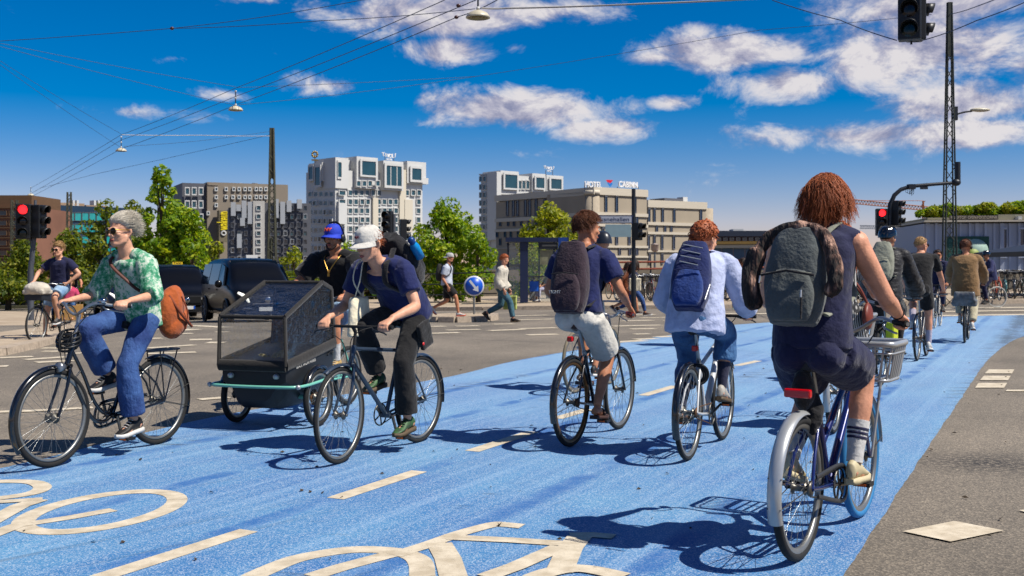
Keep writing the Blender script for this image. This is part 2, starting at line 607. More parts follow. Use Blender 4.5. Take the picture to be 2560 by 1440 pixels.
t = T('road_paint', .75)
pc = t.ramp(t.noise(9., detail=6), (.36, lin(204, 188, 160, .62)), (.62, lin(234, 220, 194, .64)))
hole = t.ramp(t.noise(150., detail=3, rough=.7), (.32, 1.), (.40, 0.))
sc_ = t.ramp(t.noise(16., detail=7, rough=.75), (.30, 1.), (.38, 0.))
pc = t.mix(t.math('MAXIMUM', t.math('MULTIPLY', hole, .75), t.math('MULTIPLY', sc_, .6)), pc, lin(120, 116, 110, .6))
t.color(pc)
PAINT = t.m
def strip(pts, w):
    """a painted band of width w along ground points, cut fine enough to follow the ground"""
    fine = [pts[0]]
    for a, b in zip(pts, pts[1:]):
        k = max(1, int((b - a).length / .5))
        fine += [a.lerp(b, i / k) for i in range(1, k + 1)]
    n = len(fine)
    vs = []
    for i, p in enumerate(fine):
        d = fine[min(i + 1, n - 1)] - fine[max(i - 1, 0)]
        s = V((-d.y, d.x, 0)).normalized() * w / 2
        vs += [p + s, p - s]
    return vs, [(2 * i, 2 * i + 1, 2 * i + 3, 2 * i + 2) for i in range(n - 1)]
def paint(name, strokes, parent, lift=.0075):
    """strokes: (pixel polyline, width in metres)"""
    mb = MB(); mb.smooth = False
    for k, (pl, w) in enumerate(strokes):
        gp_ = [G(*p) for p in pl]
        if 4 < len(gp_) < 30:
            gp_ = [V((q_.x, q_.y, 0)) for q_ in spline([(q_.x, q_.y) for q_ in gp_], len(gp_) * 6)]
        vs, fs = strip(gp_, w)
        mb.add([V((v.x, v.y, gz(v.x, v.y) + lift + .0006 * k)) for v in vs], fs)
    return mb.build(name, PAINT, parent)
for a, b in (((245, 1449), (622, 1329)), ((838, 1249), (1048, 1180)), ((1180, 1130), (1332, 1081)), ((1390, 1048), (1470, 1025)), ((1608, 990), (1690, 966)), ((1842, 915), (1896, 903)), ((2010, 873), (2050, 863))):
    paint('lane_dash', [((a, b), .125)], track)
el = [(250 + 196 * math.cos(q) * math.cos(R(9)) - 41 * math.sin(q) * math.sin(-R(9)) * 0, 1282 + 41 * math.sin(q) - 196 * math.cos(q) * math.sin(R(9))) for q in [2 * math.pi * i / 40 for i in range(41)]]
paint('bicycle_symbol', [(el, .12), (((82, 1311), (180, 1296), (284, 1277)), .10), (((-60, 1209), (20, 1206), (80, 1208), (106, 1219), (92, 1232), (40, 1243), (-60, 1255)), .11),
                         (((-30, 1345), (40, 1318), (70, 1312)), .11), (((-40, 1318), (50, 1268), (100, 1252)), .12), (((-80, 1262), (20, 1257), (106, 1251)), .09)], track)
paint('bicycle_symbol', [(((600, 1462), (660, 1432), (750, 1398), (875, 1378), (975, 1380), (1030, 1393), (1052, 1412), (1056, 1445)), .12), (((780, 1445), (860, 1420), (985, 1387)), .11),
                         (((985, 1392), (1070, 1365), (1150, 1337), (1232, 1315), (1262, 1315), (1305, 1319)), .10), (((1098, 1362), (1120, 1400), (1135, 1450)), .13),
                         (((1120, 1347), (1270, 1354), (1410, 1363)), .10), (((1425, 1342), (1480, 1341), (1535, 1346)), .10), (((1450, 1345), (1425, 1375), (1398, 1436)), .13),
                         (((1215, 1448), (1290, 1421), (1400, 1372)), .11), (((1330, 1452), (1375, 1436), (1430, 1427), (1480, 1430), (1560, 1447)), .12)], track)
BARS = [((105, 871), (155, 871), .25), ((107, 879), (162, 879), .22), ((-20, 896), (82, 892), .25), ((62, 900), (165, 893), .22), ((90, 907), (182, 902), .25), ((-20, 917), (20, 916), .25), ((165, 885), (212, 883), .2),
        ((368, 871), (487, 863), .22), ((368, 885), (490, 881), .25), ((398, 808), (470, 806), .3), ((400, 822), (482, 826), .55), ((470, 814), (566, 819), .4), ((414, 836), (482, 834), .3), ((474, 850), (530, 849), .4), ((518, 857), (562, 857), .4), ((540, 831), (572, 830), .3), ((340, 848), (405, 846), .3),
        ((1076, 817), (1112, 816), .3), ((1140, 816), (1198, 815), .3), ((1232, 811), (1284, 810), .3), ((1076, 834), (1148, 832), .3), ((1116, 826), (1200, 824), .25), ((1222, 827), (1310, 824), .3), ((1298, 822), (1392, 820), .3), ((1318, 838), (1394, 836), .3),
        ((1530, 816), (1652, 813), .3), ((1556, 803), (1630, 801), .35), ((1576, 823), (1638, 822), .3), ((1586, 836), (1624, 835), .25), ((1538, 856), (1612, 852), .3), ((1588, 849), (1642, 847), .3), ((1640, 843), (1682, 841), .3), ((1530, 789), (1640, 787), .4), ((1600, 795), (1690, 793), .3), ((1660, 803), (1720, 802), .3), ((1690, 828), (1720, 826), .3),
        ((1280, 790), (1370, 788), .4), ((1290, 800), (1385, 798), .35), ((1700, 786), (1860, 784), .5), ((1880, 785), (1990, 783), .5),
        ((2330, 790), (2600, 786), .5), ((2300, 780), (2600, 776), .5), ((2320, 772), (2600, 768), .6), ((800, 828), (860, 827), .3), ((720, 838), (780, 836), .3)]
for a, b, w in BARS:
    paint('painted_bar', [((a, b), w)], road)
paint('edge_line', [(((-60, 1033), (90, 1028), (232, 1020)), .15)], road)
paint('edge_line', [(((498, 1000), (572, 994)), .15)], road)
for q in (((2472, 925), (2536, 925), (2530, 935), (2462, 935)), ((2460, 941), (2527, 941), (2520, 952), (2450, 952)), ((2446, 959), (2518, 959), (2510, 971), (2438, 971)), ((2518, 976), (2620, 976), (2616, 980), (2514, 980)), ((2257, 1332), (2385, 1306), (2510, 1330), (2377, 1358)), ((2548, 1279), (2700, 1262), (2720, 1300), (2640, 1310))):
    MB().add([V((g.x, g.y, g.z + .009)) for g in [G(*p) for p in q]], [(0, 1, 2, 3)], False).build('painted_mark', PAINT, road)

t = T('pavement_slab', .85)
c = t.ramp(t.noise(1.2, detail=6), (.35, lin(178, 156, 128, .6)), (.65, lin(206, 186, 158, .6)))
c = t.mix(.5, c, t.ramp(t.noise(45., detail=4), (.3, (.75, .75, .75)), (.7, (1.2, 1.2, 1.2))), 'MULTIPLY')
t.color(c); t.bump(t.noise(60.), .3, .01)
PAVE = t.m
KERB = pm('granite_kerb', lin(190, 172, 150, .6), .8, var=.25, vs=14, bump=.4, bs=50)
def pavement(name, poly, h, kerb_range, kname, kl=1.0, kw=.28):
    """raised pavement with its kerb stones laid one by one along part of the outline"""
    pts = [V((p.x, p.y, 0)) for p in poly]
    n = len(pts)
    bm = bmesh.new()
    top = [bm.verts.new((p.x, p.y, gz(p.x, p.y) + h)) for p in pts]
    bot = [bm.verts.new((p.x, p.y, gz(p.x, p.y) - .06)) for p in pts]
    bm.faces.new(top)
    for i in range(n):
        bm.faces.new((bot[i], bot[(i + 1) % n], top[(i + 1) % n], top[i]))
    bmesh.ops.recalc_face_normals(bm, faces=bm.faces[:])
    bmesh.ops.triangulate(bm, faces=[f for f in bm.faces if len(f.verts) > 4])
    me = bpy.data.meshes.new(name); bm.to_mesh(me); bm.free(); me.materials.append(PAVE)
    root = tag(mesh_obj(name, me), kind='structure')
    cen = sum(pts, V()) / n
    for i in kerb_range:
        a, b = pts[i], pts[(i + 1) % n]
        d = b - a
        k = max(1, round(d.length / kl))
        nrm = V((-d.y, d.x, 0)).normalized()
        if nrm.dot(cen - a) > 0:
            nrm = -nrm
        for j in range(k):
            p, q = a + d * (j / k) + d.normalized() * .008, a + d * ((j + 1) / k) - d.normalized() * .008
            i0, o0 = -nrm * (kw * .55), nrm * (kw * .45)
            z = lambda v, s: V((v.x, v.y, gz(v.x, v.y) + s))
            hh = h + .012 + random.uniform(-.004, .004)
            MB().hexa([z(p + i0, -.05), z(p + o0, -.05), z(q + o0, -.05), z(q + i0, -.05), z(p + i0, hh), z(p + o0 * .85, hh), z(q + o0 * .85, hh), z(q + i0, hh)]).build(kname, KERB, root)
    return root
pl = [G(*p) for p in ((-700, 945), (-300, 925), (0, 888), (80, 870), (150, 850), (205, 831), (228, 813), (214, 797), (120, 786), (-40, 782), (-700, 782))]
pavement('pavement_corner', pl, .10, range(1, 8), 'kerb_stone', 1.1)
ic = G(1148, 800)
pl = [V((ic.x + 1.0 * math.cos(q), ic.y + .2 + 2.0 * math.sin(q), 0)) for q in [2 * math.pi * (i + .5) / 14 for i in range(14)]]
pavement('traffic_island', pl, .13, range(14), 'kerb_stone', 1.2, .25)
pl = [V((-16, 44.5, 0)), V((-6, 40, 0)), V((-1, 38.0, 0)), V((6, 36.8, 0)), V((12, 37.2, 0)), V((20, 38.5, 0)), V((40, 40, 0)), V((60, 60, 0)), V((20, 62, 0)), V((-16, 62, 0))]
pavement('pavement_far', pl, .12, range(0, 6), 'kerb_stone', 1.5)

# ================================================================== buildings
def unit_box(me_name, mat):
    k = (me_name, mat.name)
    if k not in UB:
        UB[k] = MB().box((0, 0, 0), (1, 1, 1)).mesh(me_name, mat)
    return UB[k]
UB = {}
def unit_frame(mat, tw):
    k = ('frame%.2f' % tw, mat.name)
    if k not in UB:
        mb = MB()
        mb.box((-.5 + tw / 2, 0, 0), (tw, 1, 1)).box((.5 - tw / 2, 0, 0), (tw, 1, 1))
        mb.box((0, 0, -.5 + tw / 2), (1 - 2 * tw, .98, tw)).box((0, 0, .5 - tw / 2), (1 - 2 * tw, .98, tw))
        UB[k] = mb.mesh('window', mat)
    return UB[k]
def ubox(name, mat, parent, c, d, rz=0.):
    o = mesh_obj(name, unit_box(name, mat), parent, c, rz)
    o.scale = d
    return o
class Front:
    """a wall plane from ground point a to b (left to right as seen), photo pixels map onto it"""
    def __init__(s, pa, Ya, pb, Yb, origin):
        s.a = V(((pa - 1280) * Ya / F, Ya, 0)); s.b = V(((pb - 1280) * Yb / F, Yb, 0))
        s.u = (s.b - s.a).normalized(); s.n = V((s.u.y, -s.u.x, 0)); s.o = V(origin)
        s.rz = math.atan2(s.u.y, s.u.x)
    def at(s, px, py):
        d = V(((px - 1280) / F, 1, 0))
        t_ = (s.a.x * s.n.x + s.a.y * s.n.y) / (d.x * s.n.x + d.y * s.n.y)
        return V((d.x * t_, t_, HC - (py - HZ) * t_ / F))
    def block(s, name, mat, root, x0, y0, x1, y1, proud, deep, z0=None):
        """box on the wall: pixel rectangle at its left/right edges, from -deep behind to proud before the wall"""
        p, q = s.at(x0, y1), s.at(x1, y0)
        zb = p.z if z0 is None else z0
        w = V((q.x - p.x, q.y - p.y, 0)).length
        c = V(((p.x + q.x) / 2, (p.y + q.y) / 2, (zb + q.z) / 2)) + s.n * ((proud - deep) / 2) - s.o
        return ubox(name, mat, root, c, (w, proud + deep, abs(q.z - zb)), s.rz)
    def window(s, root, x0, y0, x1, y1, fm, gm, proud=.15, tw=.12, name='window'):
        base = max(0, proud - .45) if proud > .8 else 0.
        p, q = s.at(x0, y1), s.at(x1, y0)
        w = V((q.x - p.x, q.y - p.y, 0)).length
        c = V(((p.x + q.x) / 2, (p.y + q.y) / 2, (p.z + q.z) / 2)) + s.n * ((proud + base) / 2) - s.o
        o = mesh_obj(name, unit_frame(fm, tw), root, c, s.rz)
        o.scale = (w, proud - base, abs(q.z - p.z))
        g = mesh_obj('pane', unit_box('pane', gm), o, (0, .2, 0))
        g.scale = (1 - 2 * tw, .45, 1 - 2 * tw)
        return o
GLS = pm('pane_teal', lin(38, 74, 84, .6), .08, var=.45, vs=.35, spec=.8)
GLD = pm('pane_dark', lin(30, 42, 54, .6), .08, var=.4, vs=.3, spec=.8)
GLT = pm('pane_turquoise', lin(40, 150, 150, .6), .1, var=.5, vs=.25, spec=.8)
GLB = pm('pane_blue', lin(20, 50, 80, .6), .08, var=.4, vs=.3, spec=.8)
WHT = pm('white_cladding', lin(228, 228, 224, .62), .5, var=.06, vs=.3)
WH2 = pm('cream_cladding', lin(232, 222, 200, .62), .55, var=.05, vs=.3)
GRYC = pm('grey_brown_render', lin(146, 134, 118, .64), .8, var=.1, vs=.4)
SLAT = pm('slate_cladding', lin(96, 98, 106, .62), .6, var=.2, vs=.5)
STRP = pm('beige_brick', lin(180, 166, 144, .64), .85, var=.12, vs=1.5)
def root_at(name, px, Y, label, cat='building'):
    x = (px - 1280) * Y / F
    o = (x, Y, gz(x, Y))
    return empty(name, o, 0, label, cat), V(o)
# --- brick block on the far left
BR = pm('brown_brick', lin(146, 100, 78, .6), .85, var=.2, vs=1.2)
BRD = pm('brown_parapet', lin(112, 82, 54, .6), .8, var=.12)
r, o = root_at('brick_building', 20, 170, 'brown brick office block with dark window bands at the far left')
f = Front(-220, 170, 84, 170, o)
f.block('wall', BR, r, -220, 518, 84, 700, 0, 14, -1)
f.block('roof', BRD, r, -220, 487, 72, 517, -1, 12)
for k in range(6):
    y = 527 + 25 * k
    f.block('cornice', BRD, r, -220, y - 9, 85, y - 6.5, .35, .05)
    for j in range(9):
        f.window(r, -200 + 32 * j, y, -200 + 32 * j + 27, y + 12, BRD, GLD, .3, .05)
# --- glass block with turquoise strips
r, o = root_at('glass_building', 205, 230, 'glass office block with turquoise window strips behind the left trees')
f = Front(120, 230, 340, 245, o)
f.block('wall', pm('dark_teal_wall', lin(34, 60, 84, .6), .4), r, 120, 521, 340, 690, 0, 20, -2)
f.block('corner_bay', pm('blue_glass', lin(26, 84, 150, .6), .15, var=.3), r, 121, 527, 143, 690, .3, .2, -2)
f.block('roof', pm('tan_roof', lin(170, 142, 114, .6), .8), r, 155, 508, 222, 521, -2, 12)
f.block('roof_block', MATS['tan_roof'], r, 226, 514, 282, 522, -2, 10)
for x in (193, 203, 246, 256):
    f.block('chimney', WHT, r, x, 500, x + 5, 514, -4, 2)
for k in range(4):
    for j in range(10):
        f.window(r, 150 + 18 * j, 531 + 29 * k, 167 + 18 * j, 552 + 29 * k, SLAT, GLT, .25, .05)
# --- grey hotel slab with round-cornered windows
r, o = root_at('grey_tower_building', 565, 330, 'grey brown tower block with small white framed windows and a vertical yellow sign')
f = Front(458, 322, 720, 336, o)
f.block('wall', GRYC, r, 518, 462, 720, 690, 0, 18, -2)
f.block('wall', SLAT, r, 458, 458, 518, 690, -1.5, 18, -2)
f.block('parapet', GRYC, r, 520, 459, 545, 463, .2, 12)
for k in range(6):
    for j in range(3):
        f.window(r, 462 + 17 * j, 468 + 33 * k, 474 + 17 * j, 488 + 33 * k, WHT, GLS, -1.5 + 1.9, .14)
for k, (y, xs_) in enumerate(((468, (540, 565, 584, 597, 612, 624, 640, 651, 664)), (488, (540, 565, 582, 597, 612, 624, 640, 651, 664)), (508, (540,)), (528, (520,)))):
    for i, x in enumerate(xs_):
        f.window(r, x - 4, y, x + 4, y + 10, WHT, GLS, .5, .2)
f.block('sign_panel', pm('olive_sign_panel', lin(128, 118, 92, .6), .7), r, 541, 528, 566, 605, 4, -1)
mtx = basis(f.at(552, 553) - o + f.n * 4.2, (0, 0, 1), -f.u)
text_obj('wakeup', 'sign_lettering', 5.0, pm('yellow_letter', lin(250, 226, 30, .7), .5, var=0), r, mtx, .15, 5.6)
MB().ring(f.at(552, 584) - o + f.n * 4.2, f.n, .62, .22, 16, 6).build('sign_emblem', WHT, r)
for x, y in ((604, 459), (644, 459)):
    f.block('roof_unit', WHT, r, x, y - 3, x + 6, y, -3, 6)
f.block('roof_mast', SLAT, r, 638, 456, 650, 460, -3, 5)
# --- slate blocks with white bays
r, o = root_at('slate_building', 670, 290, 'dark slate apartment block with white hanging bays left of the white tower')
f = Front(572, 284, 778, 290, o)
f.block('wall', SLAT, r, 572, 520, 660, 690, 0, 14, -2)
f.block('wall', SLAT, r, 660, 508, 778, 690, -.8, 14, -2)
f.block('stair_tower', pm('pale_concrete', lin(204, 200, 192, .62), .7, var=.1, vs=.4), r, 632, 503, 661, 690, 1.2, 3, -2)
for x, y0, y1 in ((577, 506, 540), (590, 512, 528), (604, 502, 545), (619, 505, 560), (684, 498, 545), (700, 505, 560), (716, 502, 530), (742, 499, 522), (592, 585, 620), (600, 545, 565)):
    f.block('bay', pm('grey_bay', lin(188, 192, 196, .6), .6, var=.1), r, x, y0, x + 12, y1, 1.0, .3)
for k in range(7):
    for j in range(12):
        x = 576 + 16.5 * j
        if 628 < x < 664:
            if j % 2 == 0:
                f.window(r, 640, 514 + 21 * k, 652, 527 + 21 * k, WHT, GLS, 1.45, .12)
            continue
        f.window(r, x + 1, 514 + 21 * k, x + 10, 527 + 21 * k, SLAT if (j * 7 + k * 3) % 5 else MATS['grey_bay'], GLS if (j * k) % 2 else GLD, .45, .10)
# --- white tower with boxed bays
def tivoli_letters(root, mtx_c, u, up, n, w):
    for i, ch in enumerate('TIVOLI'):
        a = (i - 2.5) / 2.5
        c = mtx_c + u * (a * w * .42) - up * (abs(a) ** 2 * -.06 * w)
        text_obj(ch, 'sign_letter', w * .30, pm('white_letter', lin(240, 240, 240, .75), .5, var=0), root, basis(c, (u - up * a * .12), (up + u * a * .22)), .2)
    text_obj('HOTEL', 'sign_letter', w * .13, pm('white_letter', None), root, basis(mtx_c - up * w * .20, u, up), .15)
r, o = root_at('white_tower_building', 915, 385, 'tall white apartment style tower with stacked boxed bays and rooftop lettering')
f = Front(838, 376, 1062, 404, o)
def side_front(f_, L_):
    far = f_.a - f_.n * L_
    return Front(1280 + far.x * F / far.y, far.y, 1280 + f_.a.x * F / f_.a.y, f_.a.y, f_.o)
fl = side_front(f, 18.1)
f.block('wall', WHT, r, 838, 440, 1056, 690, 0, 18.1, -2)
f.block('wall', WHT, r, 868, 412, 1034, 440, -2, 15)
pm('shaded_blue_cladding', lin(206, 214, 222, .6), .45, var=.08, vs=.3)
fl.block('wall', WHT, r, 772, 409, 836, 445, -.3, 6)
fl.block('bay', WHT, r, 793, 406, 812, 455, 1.2, 10)
fl.block('bay', WHT, r, 775, 408, 790, 455, .6, 10)
f.block('bay', WHT, r, 836, 396, 869, 470, .6, 12)
f.block('bay', WHT, r, 885, 396, 938, 470, 1.6, 8)
f.block('bay', WHT, r, 950, 406, 1000, 475, 2.0, 8)
f.block('bay', WHT, r, 1013, 407, 1060, 458, 1.2, 10)
f.block('bay', WHT, r, 1046, 446, 1064, 460, 1.6, 6)
f.block('bay', WH2, r, 996, 425, 1012, 560, .8, 4)
f.block('bay', WH2, r, 1008, 500, 1028, 580, 1.0, 4)
f.block('bay', WHT, r, 842, 508, 862, 560, 1.2, 4)
f.block('stair_tower', WH2, r, 929, 495, 942, 600, .9, 3)
f.window(r, 891, 402, 934, 442, WHT, GLS, 2.4, .10)
f.window(r, 950, 412, 997, 470, WHT, GLS, 2.8, .10)
for m_ in (.33, .66):
    f.block('mullion', WHT, r, 950 + 47 * m_ - .8, 418, 950 + 47 * m_ + .8, 466, 2.75, -1.9)
f.window(r, 1018, 418, 1050, 455, WHT, GLS, 1.9, .14)
fl.window(r, 776, 412, 789, 454, WHT, GLS, 1.1, .12)
fl.window(r, 795, 412, 811, 470, WHT, GLS, 1.7, .1)
f.window(r, 840, 402, 851, 447, WHT, GLS, 1.0, .1)
for k in range(10):
    y = 452 + 22.5 * k
    for j in range(13):
        x = 869 + 14.2 * j
        if k == 0 and j not in (1, 2, 3, 4):
            continue
        if k < 2 and 945 < x < 1010 or (k == 0 and x > 990):
            continue
        if 927 < x + 5 < 944 and k > 1 or 994 < x + 5 < 1012 and k < 5 or 1006 < x + 4 < 1030 and 2 <= k < 6:
            continue
        if k < 1 and x > 1010:
            continue
        f.window(r, x, y, x + 11.5, y + 15, WHT, GLS, random.choice((.35, .35, .7, 1.6 if k == 0 else .5)) + (1.6 if (k == 0 and j in (1, 2, 3, 4)) else 0), .12)
    for j in range(5):
        x = 772 + 13 * j
        if k > 0:
            fl.window(r, x, y + 4, x + 10.5, y + 18, WHT, GLS if (j + k) % 2 else GLD, random.choice((.15, .4, .7)), .12)
    if k > 0:
        f.window(r, 843, y + 2, 861, y + 14, WHT, GLS, 1.0 if k < 3 else .5, .1) if k not in (3, 4) else None
tivoli_letters(r, f.at(973, 390) - o, f.u, V((0, 0, 1)), f.n, 6.4)
for x in (962, 984):
    f.block('sign_strut', SLAT, r, x, 392, x + 1, 408, .1, .1)
mb = MB()
for q in range(9):
    a = 2 * math.pi * q / 9
    mb.ell(f.at(787, 386) - o + V((math.cos(a) * .9, 0, math.sin(a) * .9)), ((.4, 0, 0), (0, .4, 0), (0, 0, .4)), 8, 5)
mb.cyl(f.at(787, 386) - o, f.at(787, 408) - o, .15, 6)
mb.box(f.at(787, 400) - o, (2.2, .6, .5))
mb.build('roof_ornament', pm('gold_ornament', lin(190, 160, 90, .6), .35, .6), r)
# --- second white tower behind the striped hotel
r, o = root_at('white_tower_building', 1300, 430, 'white tower with rooftop lettering rising behind the beige striped hotel')
f = Front(1240, 424, 1402, 446, o)
f.block('wall', WHT, r, 1240, 446, 1396, 690, 0, 9.6, -2)
fl = side_front(f, 9.6)
fl.block('wall', WHT, r, 1199, 434, 1238, 447, -.3, 6)
fl.block('parapet', WHT, r, 1199, 431, 1238, 438, .4, 6)
f.block('stair_tower', WHT, r, 1230, 431, 1241, 600, 3, 3)
f.block('bay', WHT, r, 1246, 430, 1291, 486, 1.4, 10)
f.block('bay', WHT, r, 1325, 436, 1358, 480, 1.4, 10)
f.block('bay', WHT, r, 1359, 441, 1401, 480, 1.8, 10)
f.window(r, 1250, 435, 1288, 474, WHT, GLS, 2.3, .1)
f.window(r, 1328, 442, 1355, 474, WHT, GLS, 2.3, .12)
f.window(r, 1363, 446, 1397, 476, WHT, GLS, 2.7, .12)
for x in (1294, 1304, 1314):
    f.window(r, x, 450, x + 8, 474, WHT, GLS, .5, .1)
for k in range(10):
    for j in range(3):
        fl.window(r, 1200 + 9.5 * j, 440 + 20 * k, 1208 + 9.5 * j, 455 + 20 * k, WHT, GLS, .5, .1)
for k in range(3):
    for j in range(9):
        f.window(r, 1246 + 17 * j, 489 + 20 * k, 1258 + 17 * j, 502 + 20 * k, WHT, GLS, .4, .1)
tivoli_letters(r, f.at(1373, 421) - o, f.u, V((0, 0, 1)), f.n, 5.6)
for x in (1364, 1381):
    f.block('sign_strut', SLAT, r, x, 425, x + 1, 443, .1, .1)
# --- beige striped hotel, two wings and an extension
CREAM = pm('cream_band', lin(226, 214, 192, .62), .6, var=.05)
r, o = root_at('striped_hotel_building', 1430, 205, 'beige brick hotel with white bands, slit windows and rooftop name letters')
f1 = Front(1240, 228, 1474, 206, o)
f2 = Front(1484, 203, 1618, 211, o)
f3 = Front(1618, 226, 1771, 235, o)
f1.block('wall', STRP, r, 1240, 488, 1474, 700, 0, 12, -2)
f2.block('wall', STRP, r, 1482, 484, 1617, 700, 0, 14, -2)
cpt = f2.at(1482, 600)
MB().lathe(V((cpt.x, cpt.y + 1.45, 0)) + V((.05, 0, -2)) - o, (0, 0, 1), [(0, 0), (1.4, 0), (1.4, HC + 183 * 203 / F + 2), (0, HC + 183 * 203 / F + 2)], 28).build('corner', STRP, r)
for ya, yb in ((475, 486), (535, 538), (562, 565.5), (615, 618.5), (640, 643.5), (672, 675)):
    f2.block('band', CREAM, r, 1482, ya, 1618, yb, .3, 13)
    h = (yb - ya) * 205 / F
    MB().lathe(V((cpt.x, cpt.y + 1.45, HC - (yb - HZ) * 203 / F)) - o, (0, 0, 1), [(0, 0), (1.62, 0), (1.62, h), (0, h)], 28).build('band', CREAM, r)
for ya, yb in ((486.5, 495), (544, 547), (571, 574), (617, 620)):
    f1.block('band', CREAM, r, 1239, ya, 1474, yb, .3, 11)
f1.block('band', CREAM, r, 1239, 486, 1474, 489, .34, 11.2)
for x in (370, 430, 475, 555, 600, 665, 755, 820, 860, 930, 1000, 1070, 1130, 1190):
    px = 1180 + x / 4.129
    f1.window(r, px - 2.8, 497, px + 2.8, 541, SLAT, GLB, .22, .1)
for row in (548, 576, 596):
    for x in (262, 345, 405, 480, 560, 640, 720, 800, 880, 960, 1040, 1120):
        px = 1180 + x / 4.129 + (row % 3) * 4
        f1.window(r, px - 2.6, row, px + 2.6, row + 18, SLAT, GLB, .22, .1)
for row, xs_ in (((488, 533), (1380, 1490, 1680)), ((540, 560), (1330, 1450, 1560, 1700)), ((567, 613), (1350, 1490, 1620)), ((620, 638), (1300, 1405, 1520, 1625, 1700)), ((645, 670), (1330, 1485, 1650))):
    for x in xs_:
        px = 1180 + x / 4.129
        f2.window(r, px - 3, row[0], px + 3, row[1], SLAT, GLB, .22, .1)
f3.block('wall', STRP, r, 1618, 514, 1764, 700, 0, 12, -2)
cp3 = f3.at(1764, 600)
MB().lathe(V((cp3.x, cp3.y + 2, -2)) - o, (0, 0, 1), [(0, 0), (2, 0), (2, HC + 150 * 229 / F + 2), (0, HC + 150 * 229 / F + 2)], 20).build('corner', STRP, r)
for ya, yb in ((506, 518), (559, 562.5), (582.5, 585.5), (627, 630)):
    f3.block('band', CREAM, r, 1618, ya, 1766, yb, .3, 11)
for row, xs_ in (((520, 557), (1825, 1880, 1965, 2085, 2360)), ((564, 580), (1905, 1990, 2055)), ((587, 624), (1820, 1880, 1960, 2080, 2300)), ((633, 660), (1830, 1960, 2090))):
    for x in xs_:
        px = 1180 + x / 4.129
        f3.window(r, px - 2.8, row[0], px + 2.8, row[1], SLAT, GLB, .22, .1)
f3.block('roof_block', SLAT, r, 1684, 495, 1730, 506, -3, 8)
f3.block('roof_unit', WHT, r, 1731, 491, 1742, 506, -3, 5)
WL = pm('white_letter', None)
for s, x0, x1 in (('HOTEL', 1464, 1518), ('CABINN', 1547, 1611)):
    text_obj(s, 'sign_lettering', 1.6, WL, r, basis(f2.at((x0 + x1) / 2, 461.5) - o - f2.n * 1.0, f2.u, (0, 0, 1)), .16, (x1 - x0) * 205 / F)
c0 = f2.at(1532, 458) - o - f2.n * 1.0
q = 205 / F
hp = lambda a, b, d: c0 + f2.u * (a * q) + V((0, 0, b * q)) + f2.n * d
MB().add([hp(-11, 9, .15), hp(11, 9, .15), hp(0, -2, .15)], [(0, 2, 1)], False).add([hp(-11, 9, -.1), hp(11, 9, -.1), hp(0, -2, -.1)], [(0, 1, 2)], False).build('sign_emblem', pm('red_letter', lin(220, 20, 40, .7), .5, var=0), r)
MB().add([hp(-9, 0, .2), hp(-4, 3, .2), hp(0, 0, .2), hp(4, 3, .2), hp(9, 0, .2), hp(0, -10, .2)], [(0, 5, 2, 1), (2, 5, 4, 3)], False).build('sign_emblem', pm('blue_letter', lin(30, 120, 200, .7), .5, var=0), r)
for x in (1470, 1510, 1552, 1604):
    f2.block('sign_strut', SLAT, r, x, 466, x + 1, 476, -.95, 1.1)
# --- far low blocks and the hoarding right of the hotel
r, o = root_at('low_dark_building', 1870, 330, 'long low dark roofed building on the horizon behind the curly haired cyclist')
f = Front(1785, 330, 2010, 330, o)
f.block('wall', pm('dark_brick', lin(88, 60, 52, .6), .8, var=.15), r, 1785, 590, 2010, 690, 0, 20, -3)
f.block('roof', pm('dark_roof', lin(36, 48, 70, .6), .6, var=.1), r, 1784, 577, 2010, 591, .5, 20)
f.block('roof_unit', WHT, r, 1836, 572, 1862, 577, -2, 8)
for x in range(1792, 2000, 16):
    f.window(r, x, 594, x + 10, 602, SLAT, GLD, .4, .1)
r, o = root_at('tram_canopy', 1860, 120, 'long low shed with an ochre roof edge and blue grey hoarding panels', 'shed')
f = Front(1775, 120, 1950, 118, o)
f.block('roof', pm('ochre_edge', lin(206, 162, 84, .6), .7, var=.15), r, 1775, 603, 1950, 611, .8, 6)
f.block('fascia', CREAM, r, 1775, 611.2, 1950, 620, .5, 5)
for k in range(6):
    f.block('panel', pm('hoarding_blue', lin(86, 112, 136, .6), .6, var=.1), r, 1776 + 29 * k, 620.5, 1803.5 + 29 * k, 690, .0, .2, -2)
f.block('corner_panel', pm('cyan_panel', lin(30, 150, 220, .6), .5), r, 1888, 624, 1899, 660, .4, -.1)
# --- white hall with a planted roof on the right
r, o = root_at('white_hall_building', 2440, 92, 'white clad hall with a planted roof terrace and green mural on the right')
f = Front(2308, 93, 2800, 91, o)
CLAD = pm('pale_blue_cladding', lin(196, 204, 222, .62), .5, var=.05, vs=.3)
f.block('wall', CLAD, r, 2309, 557, 2800, 700, 0, 12, -2)
f.block('cornice', CREAM, r, 2306, 549, 2800, 556, .7, 12)
f.block('parapet', pm('stone_parapet', lin(164, 160, 136, .6), .8, var=.15, vs=1.), r, 2322, 541, 2800, 549, -.4, 11)
f.block('parapet', pm('stone_parapet', None), r, 2498, 534, 2800, 549, -.3, 10)
for k in range(24):
    x = 2314 + 20.5 * k + (k % 3) * 2
    f.block('rib', CLAD, r, x, 558, x + (6 if k % 3 else 10), 690, .22 if k % 2 else .12, -.001, -2)
for x in (2498, 2543, 2590, 2640):
    f.window(r, x, 569, x + 17, 645, CLAD, GLB, .35, .06)
f.block('mural', pm('green_mural', lin(22, 84, 72, .62), .6, var=.1), r, 2364, 591, 2470, 665, .30, -.22)
mc = f.at(2436, 628) - o + f.n * .32
MB().lathe(mc, f.n, [(0, 0), (1.05, 0), (1.05, .03), (0, .03)], 32).build('mural_disc', pm('mural_pale', lin(176, 206, 190, .62), .6), r)
